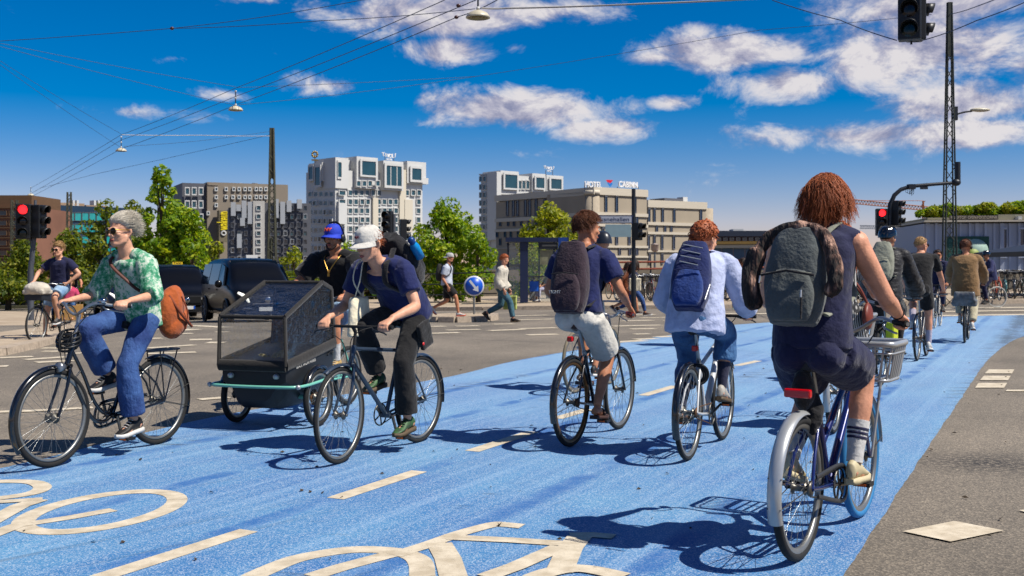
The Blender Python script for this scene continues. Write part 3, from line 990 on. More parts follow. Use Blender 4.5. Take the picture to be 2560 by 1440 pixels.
MB().lathe(mc + V((-.2, 0, -.3)) + f.n * .04, f.n, [(0, 0), (.5, 0), (.5, .03), (0, .03)], 24).build('mural_disc', pm('mural_lime', lin(160, 176, 84, .62), .6), r)
for k, s in enumerate(('PICNIC', 'COFFEE', 'LUNCH', 'DRINKS')):
    text_obj(s, 'mural_lettering', .34, pm('mural_letter', lin(90, 150, 140, .62), .6, var=0), r, basis(f.at(2384, 603 + 11 * k) - o + f.n * .31, f.u, (0, 0, 1)), .004, .95)
f.block('sign_board', pm('dark_sign_board', lin(84, 78, 70, .6), .7), r, 2375, 538, 2497, 549.5, -.15, .2)
text_obj('ROOFTOP  OPEN.FOOD.DRINK', 'sign_lettering', .36, pm('pale_letter', lin(196, 186, 170, .65), .6, var=0), r, basis(f.at(2436, 543.5) - o - f.n * .12, f.u, (0, 0, 1)), .01, 3.8)
f.block('roof_unit', WHT, r, 2541, 541, 2550, 549, .5, .3)
HALL = f
# --- tower cranes on the horizon
CRN = pm('crane_orange', lin(190, 110, 60, .6), .6, var=.1)
CRG = pm('crane_grey', lin(150, 158, 170, .6), .6, var=.1)
def crane(px_mast, y_top, x0, y0, x1, y1, Y, mat, label):
    base = V(((px_mast - 1280) * Y / F, Y, -1))
    r_ = empty('tower_crane', base, 0, label, 'crane', 'cranes on the horizon')
    mb = MB()
    tp = P(px_mast, y_top, Y) - base
    for s in (-.8, .8):
        mb.cyl(V((s, 0, 0)), tp + V((s * .2, 0, 0)), .22, 5)
    for k in range(14):
        a = tp * (k / 14); b = tp * ((k + 1) / 14)
        mb.cyl(a + V((-.8, 0, 0)), b + V((.8, 0, 0)), .12, 4)
    mb.build('mast', mat, r_)
    mb = MB()
    a, b = P(x0, y0, Y) - base, P(x1, y1, Y) - base
    n = 26
    for s in (0, 1.5):
        mb.cyl(a + V((0, 0, s)), b + V((0, 0, s)), .2, 4)
    for k in range(n):
        mb.cyl(a.lerp(b, k / n), a.lerp(b, (k + .5) / n) + V((0, 0, 1.5)), .12, 4)
        mb.cyl(a.lerp(b, (k + .5) / n) + V((0, 0, 1.5)), a.lerp(b, (k + 1) / n), .12, 4)
    mb.cyl(tp, a.lerp(b, .15) + V((0, 0, 1.5)), .1, 4).cyl(tp, a.lerp(b, .92) + V((0, 0, 1.5)), .1, 4)
    mb.build('jib', mat, r_)
crane(2308, 502, 2128, 508, 2322, 527, 420, CRN, 'orange tower crane with a long sloping jib beside the red traffic light')
crane(2250, 565, 2150, 571, 2284, 574, 520, CRG, 'pale distant tower crane with a level jib near the horizon')

# ================================================================== trees and planting
def leaf_mat(name, a, b, c_):
    t = T(name, .55)
    oi = t.n('ShaderNodeObjectInfo')
    g = t.n('ShaderNodeNewGeometry')
    cc = t.ramp(g.outputs['Random Per Island'], (.0, lin(*a, .80)), (.55, lin(*b, .80)), (1., lin(*c_, .80)))
    t.color(cc)
    tr = t.n('ShaderNodeBsdfTranslucent')
    t.l(cc, tr.inputs['Color'])
    m_ = t.n('ShaderNodeMixShader')
    m_.inputs[0].default_value = .55
    out = t.t.nodes['Material Output']
    t.l(t.b.outputs[0], m_.inputs[1]); t.l(tr.outputs[0], m_.inputs[2])
    t.l(m_.outputs[0], out.inputs['Surface'])
    return t.m
LG = leaf_mat('leaf_bright', (78, 118, 10), (140, 176, 14), (200, 208, 30))
LY = leaf_mat('leaf_yellow', (108, 128, 12), (164, 172, 24), (206, 200, 46))
LD = leaf_mat('leaf_dark', (64, 88, 14), (116, 134, 18), (168, 166, 34))
BARK = pm('bark', lin(92, 76, 58, .6), .9, var=.3, vs=6, bump=.6, bs=20)
def leaves(mb, rng, blobs, n, size, holes=.0):
    for (c_, rad) in blobs:
        k = max(20, int(4.2 * n * (rad.x * rad.y * rad.z) ** .66))
        for _ in range(k):
            d = V((rng.gauss(0, 1), rng.gauss(0, 1), rng.gauss(0, 1))).normalized()
            rr = rng.uniform(.45, 1.04) ** .5
            p = c_ + V((d.x * rad.x, d.y * rad.y, d.z * rad.z)) * rr
            if noise.noise(p * 1.3) < -.34 + holes:
                continue
            s = .76 * size * (rng.uniform(.45, 1.0) if rng.random() < .7 else rng.uniform(1., 1.7))
            ax = (d + V((rng.gauss(0, .7), rng.gauss(0, .7), rng.gauss(0, .7)))).normalized()
            u, w = perp(ax)
            a = rng.uniform(0, 6.28)
            u, w = u * math.cos(a) + w * math.sin(a), w * math.cos(a) - u * math.sin(a)
            b = len(mb.v)
            mb.v += [tuple(p - u * s), tuple(p + w * s * .5 + ax * s * .12), tuple(p + u * s), tuple(p - w * s * .5 + ax * s * .12)]
            mb.f.append((b, b + 1, b + 2, b + 3)); mb.mi.append(0); mb.sm.append(False)
def tree(name, px, Y, ytop, ybot, hw, label, mat, seed, lobes=16, shape='round', n=95, size=.13, cat='tree', base=True, grp='trees along the railway cutting'):
    rng = random.Random(seed)
    x = (px - 1280) * Y / F
    z0 = gz(x, Y)
    top = HC - (ytop - HZ) * Y / F - z0
    bot = HC - (ybot - HZ) * Y / F - z0
    W = hw * Y / F
    r_ = empty(name, (x, Y, z0), 0, label, cat, grp)
    H = top - max(bot, 0)
    blobs = []
    for k in range(lobes):
        h = rng.uniform(.05, .95)
        if shape == 'round':
            ww = W * math.sqrt(max(.05, 1 - (2 * h - .85) ** 2)) * .8
        elif shape == 'spire':
            ww = W * (1 - h) ** .75 * .95 + .1
        else:
            ww = W * .9
        a = rng.uniform(0, 6.28)
        rr = ww * math.sqrt(rng.uniform(.05, 1))
        s = W * rng.uniform(.24, .42) * (1 if shape != 'spire' else max(.35, 1.1 - h))
        c_ = V((math.cos(a) * rr, math.sin(a) * rr * .8, max(bot, 0) + s * .4 + h * (H - s * 1.3)))
        blobs.append((c_, V((s, s, s * rng.uniform(.7, .95)))))
    s = W * (.22 if shape == 'spire' else .35)
    blobs.append((V((0, 0, top - s * .95)), V((s, s, s))))
    mb = MB()
    leaves(mb, rng, blobs, n, size)
    mb.build('crown', mat, r_)
    mb = MB()
    hh = max(bot, .3) + H * .55
    mb.tube([V((0, 0, -.1)), V((.05, 0, hh * .5)), V((-.04, .05, hh)), V((0, 0, top * .9))], [.06 + W * .06, .05 + W * .045, W * .03 + .02, .015], 7)
    for c_, s in blobs[:10]:
        mb.tube([V((0, 0, min(hh, max(.3, c_.z * .6)))), c_ * .6 + V((0, 0, c_.z * .25)), c_], [W * .025 + .01, W * .016 + .008, .008], 5)
    mb.build('trunk', BARK, r_)
    return r_
tree('tree', 405, 52, 412, 760, 105, 'tall bright green tree with a pointed top behind the grey haired woman', LG, 3, 56, 'spire', 190, .17)
tree('tree', 440, 51, 500, 750, 88, 'broad bright green tree in front of the tall pointed one', LG, 33, 34, 'round', 190, .16)
tree('tree', 480, 50, 520, 740, 52, 'bright green bushy tree right of the tall pointed one', LG, 5, 16, 'round', 140, .16)
tree('tree', 395, 60, 455, 740, 62, 'narrow bright green tree behind the tall pointed one', LG, 31, 14, 'round', 120, .17)
tree('tree', 265, 62, 498, 735, 75, 'dark green tree left of the tall pointed one', LD, 8, 24, 'round', 130, .18)
tree('tree', 335, 64, 500, 735, 60, 'dense dark tree behind the woman and left of the tall one', LD, 9, 20, 'round', 130, .18)
for px_, hw_, yt_, m__, lb_ in ((20, 90, 670, LD, 'dark hedge bush at the far left under the olive trees'), (190, 90, 665, LD, 'dark hedge bush behind the bald cargo rider'), (330, 80, 655, LD, 'dark hedge bush behind the orange bag'), (470, 80, 650, LG, 'green hedge bush behind the taxi with the yellow sign'), (620, 80, 668, LG, 'green hedge bush behind the nearest taxi'), (750, 70, 672, LD, 'green hedge bush behind the trike canopy'), (900, 90, 668, LD, 'green hedge bush behind the white cap'), (1005, 70, 664, LG, 'green hedge bush right of the white cap')):
    tree('shrub', px_, 56, yt_, 770, hw_, lb_, m__, px_, 16, 'box', 120, .16, 'shrub', grp='hedge along the cutting')
tree('tree', 175, 66, 572, 740, 85, 'olive green low tree behind the man in sunglasses', LD, 12, 22, 'round', 130, .17)
tree('tree', 62, 68, 590, 745, 78, 'olive tree beside the red traffic light pole', LD, 13, 20, 'round', 130, .17)
tree('tree', -30, 70, 610, 745, 75, 'olive tree cut by the left picture edge', LD, 14, 18, 'round', 120, .17)
tree('tree', 541, 62, 602, 730, 48, 'small yellow green tree behind the taxi roofs', LY, 15, 14, 'round', 130, .15)
tree('tree', 735, 58, 616, 730, 50, 'small yellow green tree between the taxi and the man in the blue cap', LY, 16, 16, 'round', 130, .14)
tree('tree', 1118, 47, 492, 752, 98, 'big bright green tree behind the man with a reversed cap', LG, 21, 40, 'round', 190, .13)
tree('tree', 1195, 46, 580, 752, 62, 'bright green spreading shrub beside the man in the pale jacket', LG, 22, 20, 'round', 170, .12)
tree('tree', 1048, 48, 560, 752, 55, 'bright green shrub behind the white cap and backpack', LG, 25, 18, 'round', 170, .12)
tree('tree', 1372, 50, 505, 700, 85, 'yellow green leafy tree above the bus shelter roof', LY, 23, 30, 'round', 190, .13)
tree('tree', 1330, 47, 590, 755, 70, 'green tree seen through the bus shelter glass', LG, 24, 20, 'round', 150, .12)
tree('tree', 860, 60, 600, 740, 90, 'low green tree behind the two capped riders', LG, 26, 20, 'round', 120, .15)
tree('shrub', 1712, 110, 622, 672, 40, 'small green bush on the bank before the hotel extension', LD, 27, 8, 'round', 130, .2, 'shrub')
rng = random.Random(77)
for k in range(11):
    px = 2335 + 30 * k
    yt = 512 + (8 if k < 2 else 0) - (k % 3) * 5 - (6 if k > 6 else 0)
    W = rng.uniform(.75, 1.0)
    c_ = HALL.at(px, 541)
    z0 = HC - (542 - HZ) * 93 / F
    r_ = empty('roof_shrub', (c_.x, c_.y + 1.8, z0), 0, ('first', 'second', 'third', 'fourth', 'fifth', 'sixth', 'seventh', 'eighth', 'ninth', 'tenth', 'eleventh')[k] + ' green shrub from the left along the hall roof planting', 'shrub', 'shrubs on the roof terrace')
    tp = (542 - yt) * 93 / F
    mb = MB()
    bl = [(V((rng.uniform(-.7, .7), rng.uniform(-.4, .4), rng.uniform(.15, .85) * tp * .8)), V((.5, .45, .38)) * rng.uniform(.7, 1.2)) for _ in range(9)]
    leaves(mb, rng, bl, 520, .17)
    mb.build('crown', (LG, LY)[k % 2], r_)
    mb = MB()
    for c2, _ in bl:
        mb.tube([V((c2.x * .3, 0, 0)), c2], [.04, .01], 5)
    mb.build('stem', BARK, r_)

# scattered leaf bits and grit on the track
mb = MB(); mb.smooth = False
rng = random.Random(3)
for k in range(150):
    y = rng.uniform(4.6, 16); x = rng.uniform(-4 + y * .1, 1.6 + y * .42)
    a = rng.uniform(0, 6.28); s_ = rng.uniform(.008, .026)
    c_ = V((x, y, gz(x, y) + .012)); u_ = V((math.cos(a), math.sin(a), 0)) * s_; w_ = V((-math.sin(a), math.cos(a), .3)) * s_ * .5
    mb.add([c_ - u_, c_ - w_, c_ + u_, c_ + w_ + V((0, 0, .006))], [(0, 1, 2, 3)])
tag(mb.build('leaf_litter', pm('dry_leaf', lin(66, 52, 34, .6), .9, var=.3)), 'scattered small dry leaf bits on the blue track', 'leaves', kind='stuff')
# ================================================================== street furniture
DK = pm('dark_metal', lin(44, 48, 54, .6), .45, .3, var=.15, vs=12)
BLK = pm('black_plastic', lin(24, 25, 27, .6), .45, var=.1)
GAL = pm('galvanised_steel', lin(150, 152, 150, .6), .45, .6, var=.2, vs=10)
GPOLE = pm('grey_pole_paint', lin(92, 96, 104, .6), .5, .2, var=.12, vs=6)
REDL = pm('lit_red_lens', lin(255, 20, 30, .8), .3, var=0, emit=(1, .015, .02), es=1.6)
OFFL = pm('unlit_lens', lin(34, 26, 26, .6), .15, var=.1)
OFFG = pm('unlit_green_lens', lin(14, 36, 34, .6), .15, var=.1)
OLIVE = pm('weathered_steel', lin(82, 82, 66, .6), .7, .2, var=.25, vs=5)
def signal_head(parent, c, face, n=3, h=.95, w=.30, d=.22, lit=None):
    """housing, lenses and visors; c is the centre, face the direction the lenses look"""
    fz = V(face).normalized(); sx = V((-fz.y, fz.x, 0)); up = V((0, 0, 1))
    M = Matrix(((sx.x, fz.x, 0), (sx.y, fz.y, 0), (0, 0, 1)))
    o = MB().box(c, (w, d, h), M).build('signal_housing', BLK, parent, bev=.02)
    for k in range(n):
        z = h * (.5 - (k + .5) / n)
        p = V(c) + up * z + fz * (d / 2)
        rr = min(w, h / n) * .40
        MB().lathe(p, fz, [(0, .012), (rr * .6, .010), (rr * .95, .002), (rr, -.01)], 18).build('lens', REDL if lit == k else (OFFG if k == n - 1 else OFFL), o)
        mb = MB()
        u = sx
        ring_o, ring_i = [], []
        for q in range(15):
            a = R(-25) + R(230) * q / 14
            e = u * math.cos(a) + up * math.sin(a)
            ring_o.append(e)
        L_ = .17
        vs = []
        for e in ring_o:
            ln = L_ * (.45 + .55 * max(0, e.z * .5 + .5))
            vs += [p + e * (rr * 1.10), p + e * (rr * 1.10) + fz * ln, p + e * (rr * 1.04) + fz * ln, p + e * (rr * 1.04)]
        fs = []
        for q in range(14):
            b = q * 4
            for j in range(4):
                fs.append((b + j, b + (j + 1) % 4, b + 4 + (j + 1) % 4, b + 4 + j))
        mb.add(vs, fs, True).build('visor', BLK, o)
    return o
# red light at the left, on the pavement corner
b = G(77, 815)
r = empty('traffic_light', (b.x, b.y, .10), 0, 'traffic light on a grey pole showing red beside the left pavement', 'traffic light')
zt = HC - (597 - HZ) * b.y / F - .1
MB().tube([(0, 0, 0), (0, 0, 1.25)], .075, 14).tube([(0, 0, 1.25), (.08, 0, zt + .05)], [.066, .058], 14).tube([(.08, 0, zt + .05), (.09, .05, zt + .95)], .035, 8).build('pole', GPOLE, r)
MB().tube([(.06, 0, zt - .12), (-.02, -.05, zt), (-.14, -.08, zt + .06)], .03, 8).build('bracket', GPOLE, r)
q = b.y / F
signal_head(r, V((-.13, -.10, zt + .42)), (.28, -1, 0), 3, .86, .34, .24, 0)
signal_head(r, V((.20, .0, zt + .42)), (1, -.25, 0), 3, .82, .30, .24)
# centre lights behind the riders
def post_light(px, Y, ytop, faces, label, back=False):
    x = (px - 1280) * Y / F
    z = gz(x, Y)
    r_ = empty('traffic_light', (x, Y, z), 0, label, 'traffic light')
    top = HC - (ytop - HZ) * Y / F - z
    MB().tube([(0, 0, 0), (0, 0, top - .1)], .06, 12).build('pole', GPOLE, r_)
    for dx, dy, face, n, h, dz in faces:
        signal_head(r_, V((dx, dy, top - h / 2 + dz)), face, n, h, .30, .22)
    return r_
post_light(985, 35, 528, ((-.19, -.05, (-.35, -1, 0), 3, .92, 0),), 'dark traffic light on a pole just right of the white cap')
r = post_light(1008, 36.5, 548, ((0, -.02, (1, .25, 0), 3, .72, 0),), 'traffic light seen side on with visors pointing right behind the backpack')
# pole with the street name and a small signal
Y = 31.0
b = V(((1584 - 1280) * Y / F, Y, gz(3.5, Y)))
r = empty('sign_post', b, 0, 'dark pole carrying a street name plate, a blank board and a small signal', 'sign post')
top = HC - (472 - HZ) * Y / F - b.z
MB().tube([(0, 0, 0), (0, 0, 1.2)], .075, 12).tube([(0, 0, 1.2), (0, 0, top)], .058, 12).build('pole', DK, r)
zc = HC - (549 - HZ) * Y / F - b.z
SGN = pm('navy_sign_edge', lin(32, 48, 90, .6), .5, var=.05)
MB().box((-.62, -.08, zc), (1.16, .03, .235)).box((-.62, -.055, zc + .10), (1.2, .03, .05)).build('name_plate', SGN, r)
MB().box((-.62, -.098, zc), (1.10, .008, .18)).build('plate_face', pm('pale_plate', lin(190, 194, 204, .6), .5, var=.04), r)
text_obj('Øksnehallen', 'lettering', .17, SGN, r, basis((-.63, -.104, zc), (1, 0, 0), (0, 0, 1)), .002, .98)
MB().box((-.45, -.09, HC - (577 - HZ) * Y / F - b.z), (.74, .03, .36)).build('blank_board', pm('pale_blue_board', lin(150, 176, 182, .6), .5, var=.05), r)
signal_head(r, V((.11, -.02, HC - (579 - HZ) * Y / F - b.z)), (.75, -.66, 0), 2, .50, .24, .20)
# keep-right sign on the island
b = G(1185, 797)
r = empty('road_sign', (b.x, b.y, b.z + .13), 0, 'round blue sign with a white diagonal arrow on the traffic island', 'road sign')
zc = HC - (715 - HZ) * b.y / F - b.z - .13
MB().cyl((0, .03, 0), (0, .03, zc), .03, 10).build('pole', GAL, r)
DIR = V((.10, -1, 0)).normalized()
M3 = V((0, 0, zc))
MB().lathe(M3, DIR, [(0, -.03), (.285, -.03), (.29, 0), (.285, .012), (0, .012)], 32).build('disc', pm('sign_white', lin(224, 226, 230, .62), .45, var=.03), r)
MB().lathe(M3, DIR, [(0, .017), (.252, .017), (.252, .012)], 32).build('blue_face', pm('sign_blue', lin(10, 92, 214, .62), .4, var=.04), r)
sx = V((-DIR.y, DIR.x, 0)) * 1
ap = lambda a, b_: M3 + sx * a + V((0, 0, b_)) + DIR * .021
d2 = V((.62, -.78)); n2 = V((.78, .62))
pt = lambda l, w: ap(d2.x * l + n2.x * w, d2.y * l + n2.y * w)
MB().add([pt(-.20, -.032), pt(-.20, .032), pt(.06, .032), pt(.06, .10), pt(.21, 0), pt(.06, -.10), pt(.06, -.032)], [(0, 6, 2, 1), (3, 5, 4), (3, 2, 6, 5)], False).build('arrow', pm('sign_white', None), r)
# bus shelter with a waiting passenger's bench
Y = 42.5
def sp(px, py, dy=0):
    v = P(px, py, Y)
    return V((v.x, v.y + dy, v.z))
b = V((P(1340, 700, Y).x, Y, gz(0, Y) + .12))
r = empty('bus_shelter', b, 0, 'dark blue bus shelter with flat roof and glass walls', 'bus shelter')
NAVY = pm('shelter_navy', lin(22, 38, 76, .6), .45, var=.1)
SHGL = pm('shelter_glass', (.55, .62, .64), .05, var=0, alpha=.22, spec=.6)
def sbx(name, mat, x0, y0, x1, y1, d0, d1):
    p, q_ = sp(x0, y1), sp(x1, y0)
    z0 = max(p.z, b.z)
    return MB().box(((p.x + q_.x) / 2 - b.x, (d0 + d1) / 2, (z0 + q_.z) / 2 - b.z), (abs(q_.x - p.x), d1 - d0, q_.z - z0)).build(name, mat, r)
sbx('roof', NAVY, 1264, 594, 1422, 605, -.2, 1.5)
sbx('post', NAVY, 1300, 605, 1320, 775, -.1, .12)
sbx('post', NAVY, 1346, 605, 1349, 775, -.1, 0)
sbx('post', NAVY, 1383, 605, 1387, 775, -.1, 0)
sbx('post', NAVY, 1268, 605, 1272, 775, 1.3, 1.4)
sbx('post', NAVY, 1416, 605, 1420, 775, 1.3, 1.4)
sbx('fascia', DK, 1348, 606, 1394, 624, -.14, -.101)
sbx('fascia_text', pm('grey_letters', lin(140, 140, 130, .6), .6), 1355, 612, 1391, 616, -.15, -.141)
sbx('end_board', pm('blue_board', lin(16, 66, 150, .6), .4), 1395, 594, 1418, 775, -.22, -.201)
sbx('poster', pm('poster_paper', lin(140, 140, 110, .6), .5, var=.4, vs=3), 1350, 625, 1382, 662, -.06, -.03)
sbx('glass_pane', SHGL, 1272, 606, 1299, 765, 1.34, 1.36)
sbx('glass_pane', SHGL, 1320, 606, 1416, 765, 1.34, 1.36)
sbx('rail', GAL, 1272, 661, 1299, 666, 1.28, 1.33)
sbx('rail', GAL, 1320, 690, 1416, 694, 1.28, 1.33)
sbx('bench', pm('bench_wood', lin(120, 84, 60, .6), .6), 1330, 722, 1414, 730, .7, 1.2)
sbx('bench_leg', DK, 1340, 730, 1344, 775, .9, 1.0)
sbx('bench_leg', DK, 1402, 730, 1406, 775, .9, 1.0)
# railing with rails and posts along the far pavement
def railing(name, pts, hts, step, mats, label, rr=.025, pr=.03):
    r_ = empty(name, pts[0], 0, label, 'fence')
    o = V(pts[0])
    for h in hts:
        MB().tube([V(p) + V((0, 0, h)) - o for p in pts], rr, 6).build('rail', mats[0], r_)
    for a, b_ in zip(pts, pts[1:]):
        d = V(b_) - V(a)
        n = max(1, int(d.length / step))
        for k in range(n):
            p = V(a) + d * (k / n) - o
            MB().cyl(p, p + V((0, 0, max(hts))), pr, 6).build('post', mats[1], r_)
    return r_
gp = lambda x, y, dz=.12: V((x, y, gz(x, y) + dz))
railing('railing', [gp(-13, 44.3), gp(-6, 43.6), gp(-.6, 43.2)], (.35, .78, 1.2), 1.5, (DK, DK), 'dark steel railing along the pavement left of the bus shelter')
RUST = pm('rust_red_rail', lin(150, 72, 46, .6), .7, var=.2)
railing('railing', [gp(3.2, 47.5), gp(9, 47.5), gp(15, 48)], (1.25, 1.55), 2.2, (RUST, DK), 'rust red two rail fence behind the row of parked bicycles', .05, .04)
# low wall behind the railing, and the bank beyond
WALLM = pm('concrete_wall', lin(150, 140, 122, .6), .85, var=.15, vs=2, bump=.3)
MB().box((11.5, 58, .5), (34, .4, 1.9)).build('retaining_wall', WALLM).location.z = -.2
tag(bpy.data.objects['retaining_wall'], 'long low concrete wall beyond the parked bicycles', 'wall')
MB().box((-16, 59, -.5), (34, .3, 1.0)).build('retaining_wall', WALLM).location.z = -.7
tag(bpy.data.objects['retaining_wall.001'], 'low dark wall below the trees on the left bank', 'wall')
bpy.data.objects['retaining_wall.001'].data.materials[0] = pm('mossy_wall', lin(84, 82, 56, .6), .9, var=.3, vs=2)
b = gp(21, 44)
r = empty('bike_shed', b, 0, 'black sloping roof of a cycle shed at the right edge', 'shed')
MB().hexa([V((-.9, -2, 1.55)), V((9, -2, 3.2)), V((9, 3, 3.2)), V((-.9, 3, 1.55)), V((-.9, -2, 1.75)), V((9, -2, 3.4)), V((9, 3, 3.4)), V((-.9, 3, 1.75))]).build('roof', BLK, r)
for x in (.2, 4, 8):
    MB().cyl((x, 0, 0), (x, 0, 1.75 + x * .165), .06, 8).build('post', DK, r)
MB().hexa([V((.2, .4, 0)), V((9, .4, 0)), V((9, .5, 0)), V((.2, .5, 0)), V((.2, .4, 1.7)), V((9, .4, 3.1)), V((9, .5, 3.1)), V((.2, .5, 1.7))]).build('side_panel', BLK, r)
# small street lamp posts in front of the hotel
for px, yt, lb in ((1637, 608, 'slim grey lamp post with a drum head before the hotel extension'),):
    x = (px - 1280) * 62 / F
    r = empty('lamp_post', gp(x, 62, 0), 0, lb, 'lamp post')
    h = HC - (yt - HZ) * 62 / F - gz(x, 62)
    MB().tube([(0, 0, 0), (0, 0, h - .5)], [.09, .06], 8).build('pole', GAL, r)
    MB().lathe((0, 0, h - .5), (0, 0, 1), [(0, 0), (.12, 0), (.22, .12), (.22, .4), (.26, .42), (0, .5)], 16).build('lamp_head', pm('lamp_head_pink', lin(190, 170, 160, .6), .5), r)
# lattice masts
def lattice(px, Y, ytop, wb, wt, label, n=26, mat=OLIVE, leg=.045):
    x = (px - 1280) * Y / F
    z = gz(x, Y)
    r_ = empty('lattice_mast', (x, Y, z), 0, label, 'mast')
    H = HC - (ytop - HZ) * Y / F - z
    wd_ = lambda h: wb + (wt - wb) * h / H
    cs = [(-1, -1), (1, -1), (1, 1), (-1, 1)]
    for sx_, sy_ in cs:
        MB().tube([(sx_ * wb / 2, sy_ * wb * .35, 0), (sx_ * wt / 2, sy_ * wt * .35, H)], leg, 4).build('leg', mat, r_)
    mb = MB()
    for k in range(n):
        h0, h1 = H * k / n, H * (k + 1) / n
        for i in (0, 2):
            a, b_ = cs[i], cs[(i + 1) % 4]
            if k % 2:
                a, b_ = b_, a
            pa = V((a[0] * wd_(h0) / 2, a[1] * wd_(h0) * .35, h0)); pb = V((b_[0] * wd_(h1) / 2, b_[1] * wd_(h1) * .35, h1))
            mb.cyl(pa, pb, leg * .45, 4)
    mb.build('bracing', mat, r_)
    return r_, H
mL, hL = lattice(680, 60, 320, .50, .17, 'tapering steel lattice mast behind the taxis')
MB().box((0, 0, hL - 1.4), (.20, .16, 2.8)).build('top_sleeve', OLIVE, mL)
MB().tube([(-.02, -.05, .0), (-.02, -.05, 3.5)], .10, 8).build('foot', OLIVE, mL)
mR, hR = lattice(2374, 36, 6, .42, .12, 'tall steel lattice mast at the right with a lamp arm', 24, pm('dark_lattice', lin(64, 68, 60, .6), .6, .3, var=.2), .030)
MB().box((0, 0, hR - .9), (.13, .12, 1.8)).build('top_sleeve', MATS['dark_lattice'], mR)
zl = HC - (280 - HZ) * 36 / F - gz(14.6, 36)
MB().tube([(.14, 0, zl - .1), (.5, 0, zl), (.75, 0, zl + .03)], .03, 8).build('lamp_arm', DK, mR)
MB().ell((1.02, 0, zl + .07), ((.34, 0, 0), (0, .15, 0), (0, 0, .07)), 16, 8).build('lamp_head', pm('lamp_cream', lin(216, 206, 180, .62), .4), mR)
MB().box((.20, 0, zl - .05), (.10, .14, .45)).build('fuse_box', DK, mR)
lattice(173, 95, 480, .55, .3, 'thin far lattice mast rising behind the left trees', 20, OLIVE, .05)
lattice(36, 88, 500, .5, .4, 'pale far lattice mast in front of the brick block', 20, OLIVE, .05)
# bent signal mast joined to the right lattice mast
Y = 34.5
b = V(((2223 - 1280) * Y / F, Y, gz(12, Y)))
r = empty('traffic_light', b, 0, 'traffic lights on a bent mast arm, one showing red, behind the cycle helmet', 'traffic light')
pp = lambda px, py: P(px, py, Y) - b
MB().tube([(0, 0, 0), pp(2223, 600), pp(2223, 540), pp(2226, 510), pp(2236, 488), pp(2252, 474), pp(2275, 466), pp(2330, 461), pp(2398, 456)], [.09, .085, .08, .075, .07, .065, .06, .055, .05], 12).build('mast_arm', DK, r)
MB().box(pp(2278, 467), (.22, .2, .16)).box(pp(2310, 470), (.22, .1, .08)).build('clamp', DK, r)
MB().cyl(pp(2394, 452), pp(2394, 405), .09, 10).build('antenna', DK, r)
MB().ell(pp(2390, 456), ((.16, 0, 0), (0, .14, 0), (0, 0, .12)), 10, 6).build('coupling', DK, r)
mb = MB()
for k in range(4):
    mb.tube([pp(2266 + 4 * k, 470), pp(2264 + 5 * k, 480 + 3 * k), pp(2272 + 4 * k, 484), pp(2282 + k, 470)], .008, 4)
mb.build('cable', BLK, r)
signal_head(r, pp(2199, 556) + V((0, -.16, 0)), (-.1, -1, 0), 3, .86, .34, .22, 0)
signal_head(r, pp(2240, 533) + V((.02, 0, 0)), (.75, -.66, 0), 3, .80, .28, .22)
# double signal hung from the span wires, top right
Y = 18.0
b = P(2278, 102, Y)
r = empty('hanging_traffic_light', b, 0, 'pair of dark traffic signals hanging from wires at the top right', 'traffic light')
signal_head(r, V((-.07, -.12, .47)), (-.42, -1, 0), 3, .98, .36, .24)
signal_head(r, V((.10, .05, .50)), (1, -.10, 0), 3, .98, .30, .26)
MB().tube([(0, 0, -.06), (0, 0, 0), (-.1, 0, .0), (.12, 0, 0)], .02, 6).tube([(0, 0, .95), (0, 0, 1.35)], .03, 8).build('hanger', DK, r)
# suspended street lamps
CRM = pm('lamp_cream', None)
def hang_lamp(px, py, Y, dia, label):
    c_ = P(px, py, Y)
    r_ = empty('suspended_lamp', c_, 0, label, 'street lamp', 'lamps hung over the street')
    k = dia / .5
    MB().lathe((0, 0, 0), (0, 0, 1), [(.0, -.055 * k), (.235 * k, -.06 * k), (.25 * k, -.055 * k), (.245 * k, -.03 * k), (.19 * k, .04 * k), (.10 * k, .085 * k), (.04 * k, .10 * k), (0, .10 * k)], 28).build('lamp_shade', CRM, r_)
    MB().lathe((0, 0, -.062 * k), (0, 0, 1), [(0, -.004), (.20 * k, -.004), (.21 * k, .004), (0, .01)], 24).build('diffuser', pm('lamp_glass', lin(110, 96, 40, .6), .25), r_)
    MB().cyl((0, 0, .09), (0, 0, .62), .018, 8).build('stem', DK, r_)
    for z in (.14, .36, .60):
        MB().lathe((0, 0, z), (0, 0, 1), [(0, -.035), (.03, -.03), (.04, 0), (.03, .03), (0, .035)], 12).build('insulator', WHT, r_)
    return c_
l1 = hang_lamp(1195, 38, 22, .50, 'nearest cream pendant street lamp at the top centre')
l2 = hang_lamp(589, 272, 37, .50, 'cream pendant street lamp left of the top centre above the tall tree')
l3 = hang_lamp(303, 375, 50, .50, 'cream pendant street lamp above the trees near the left mast')
l4 = hang_lamp(77, 487, 84, .50, 'farthest small pendant lamp over the brick block')
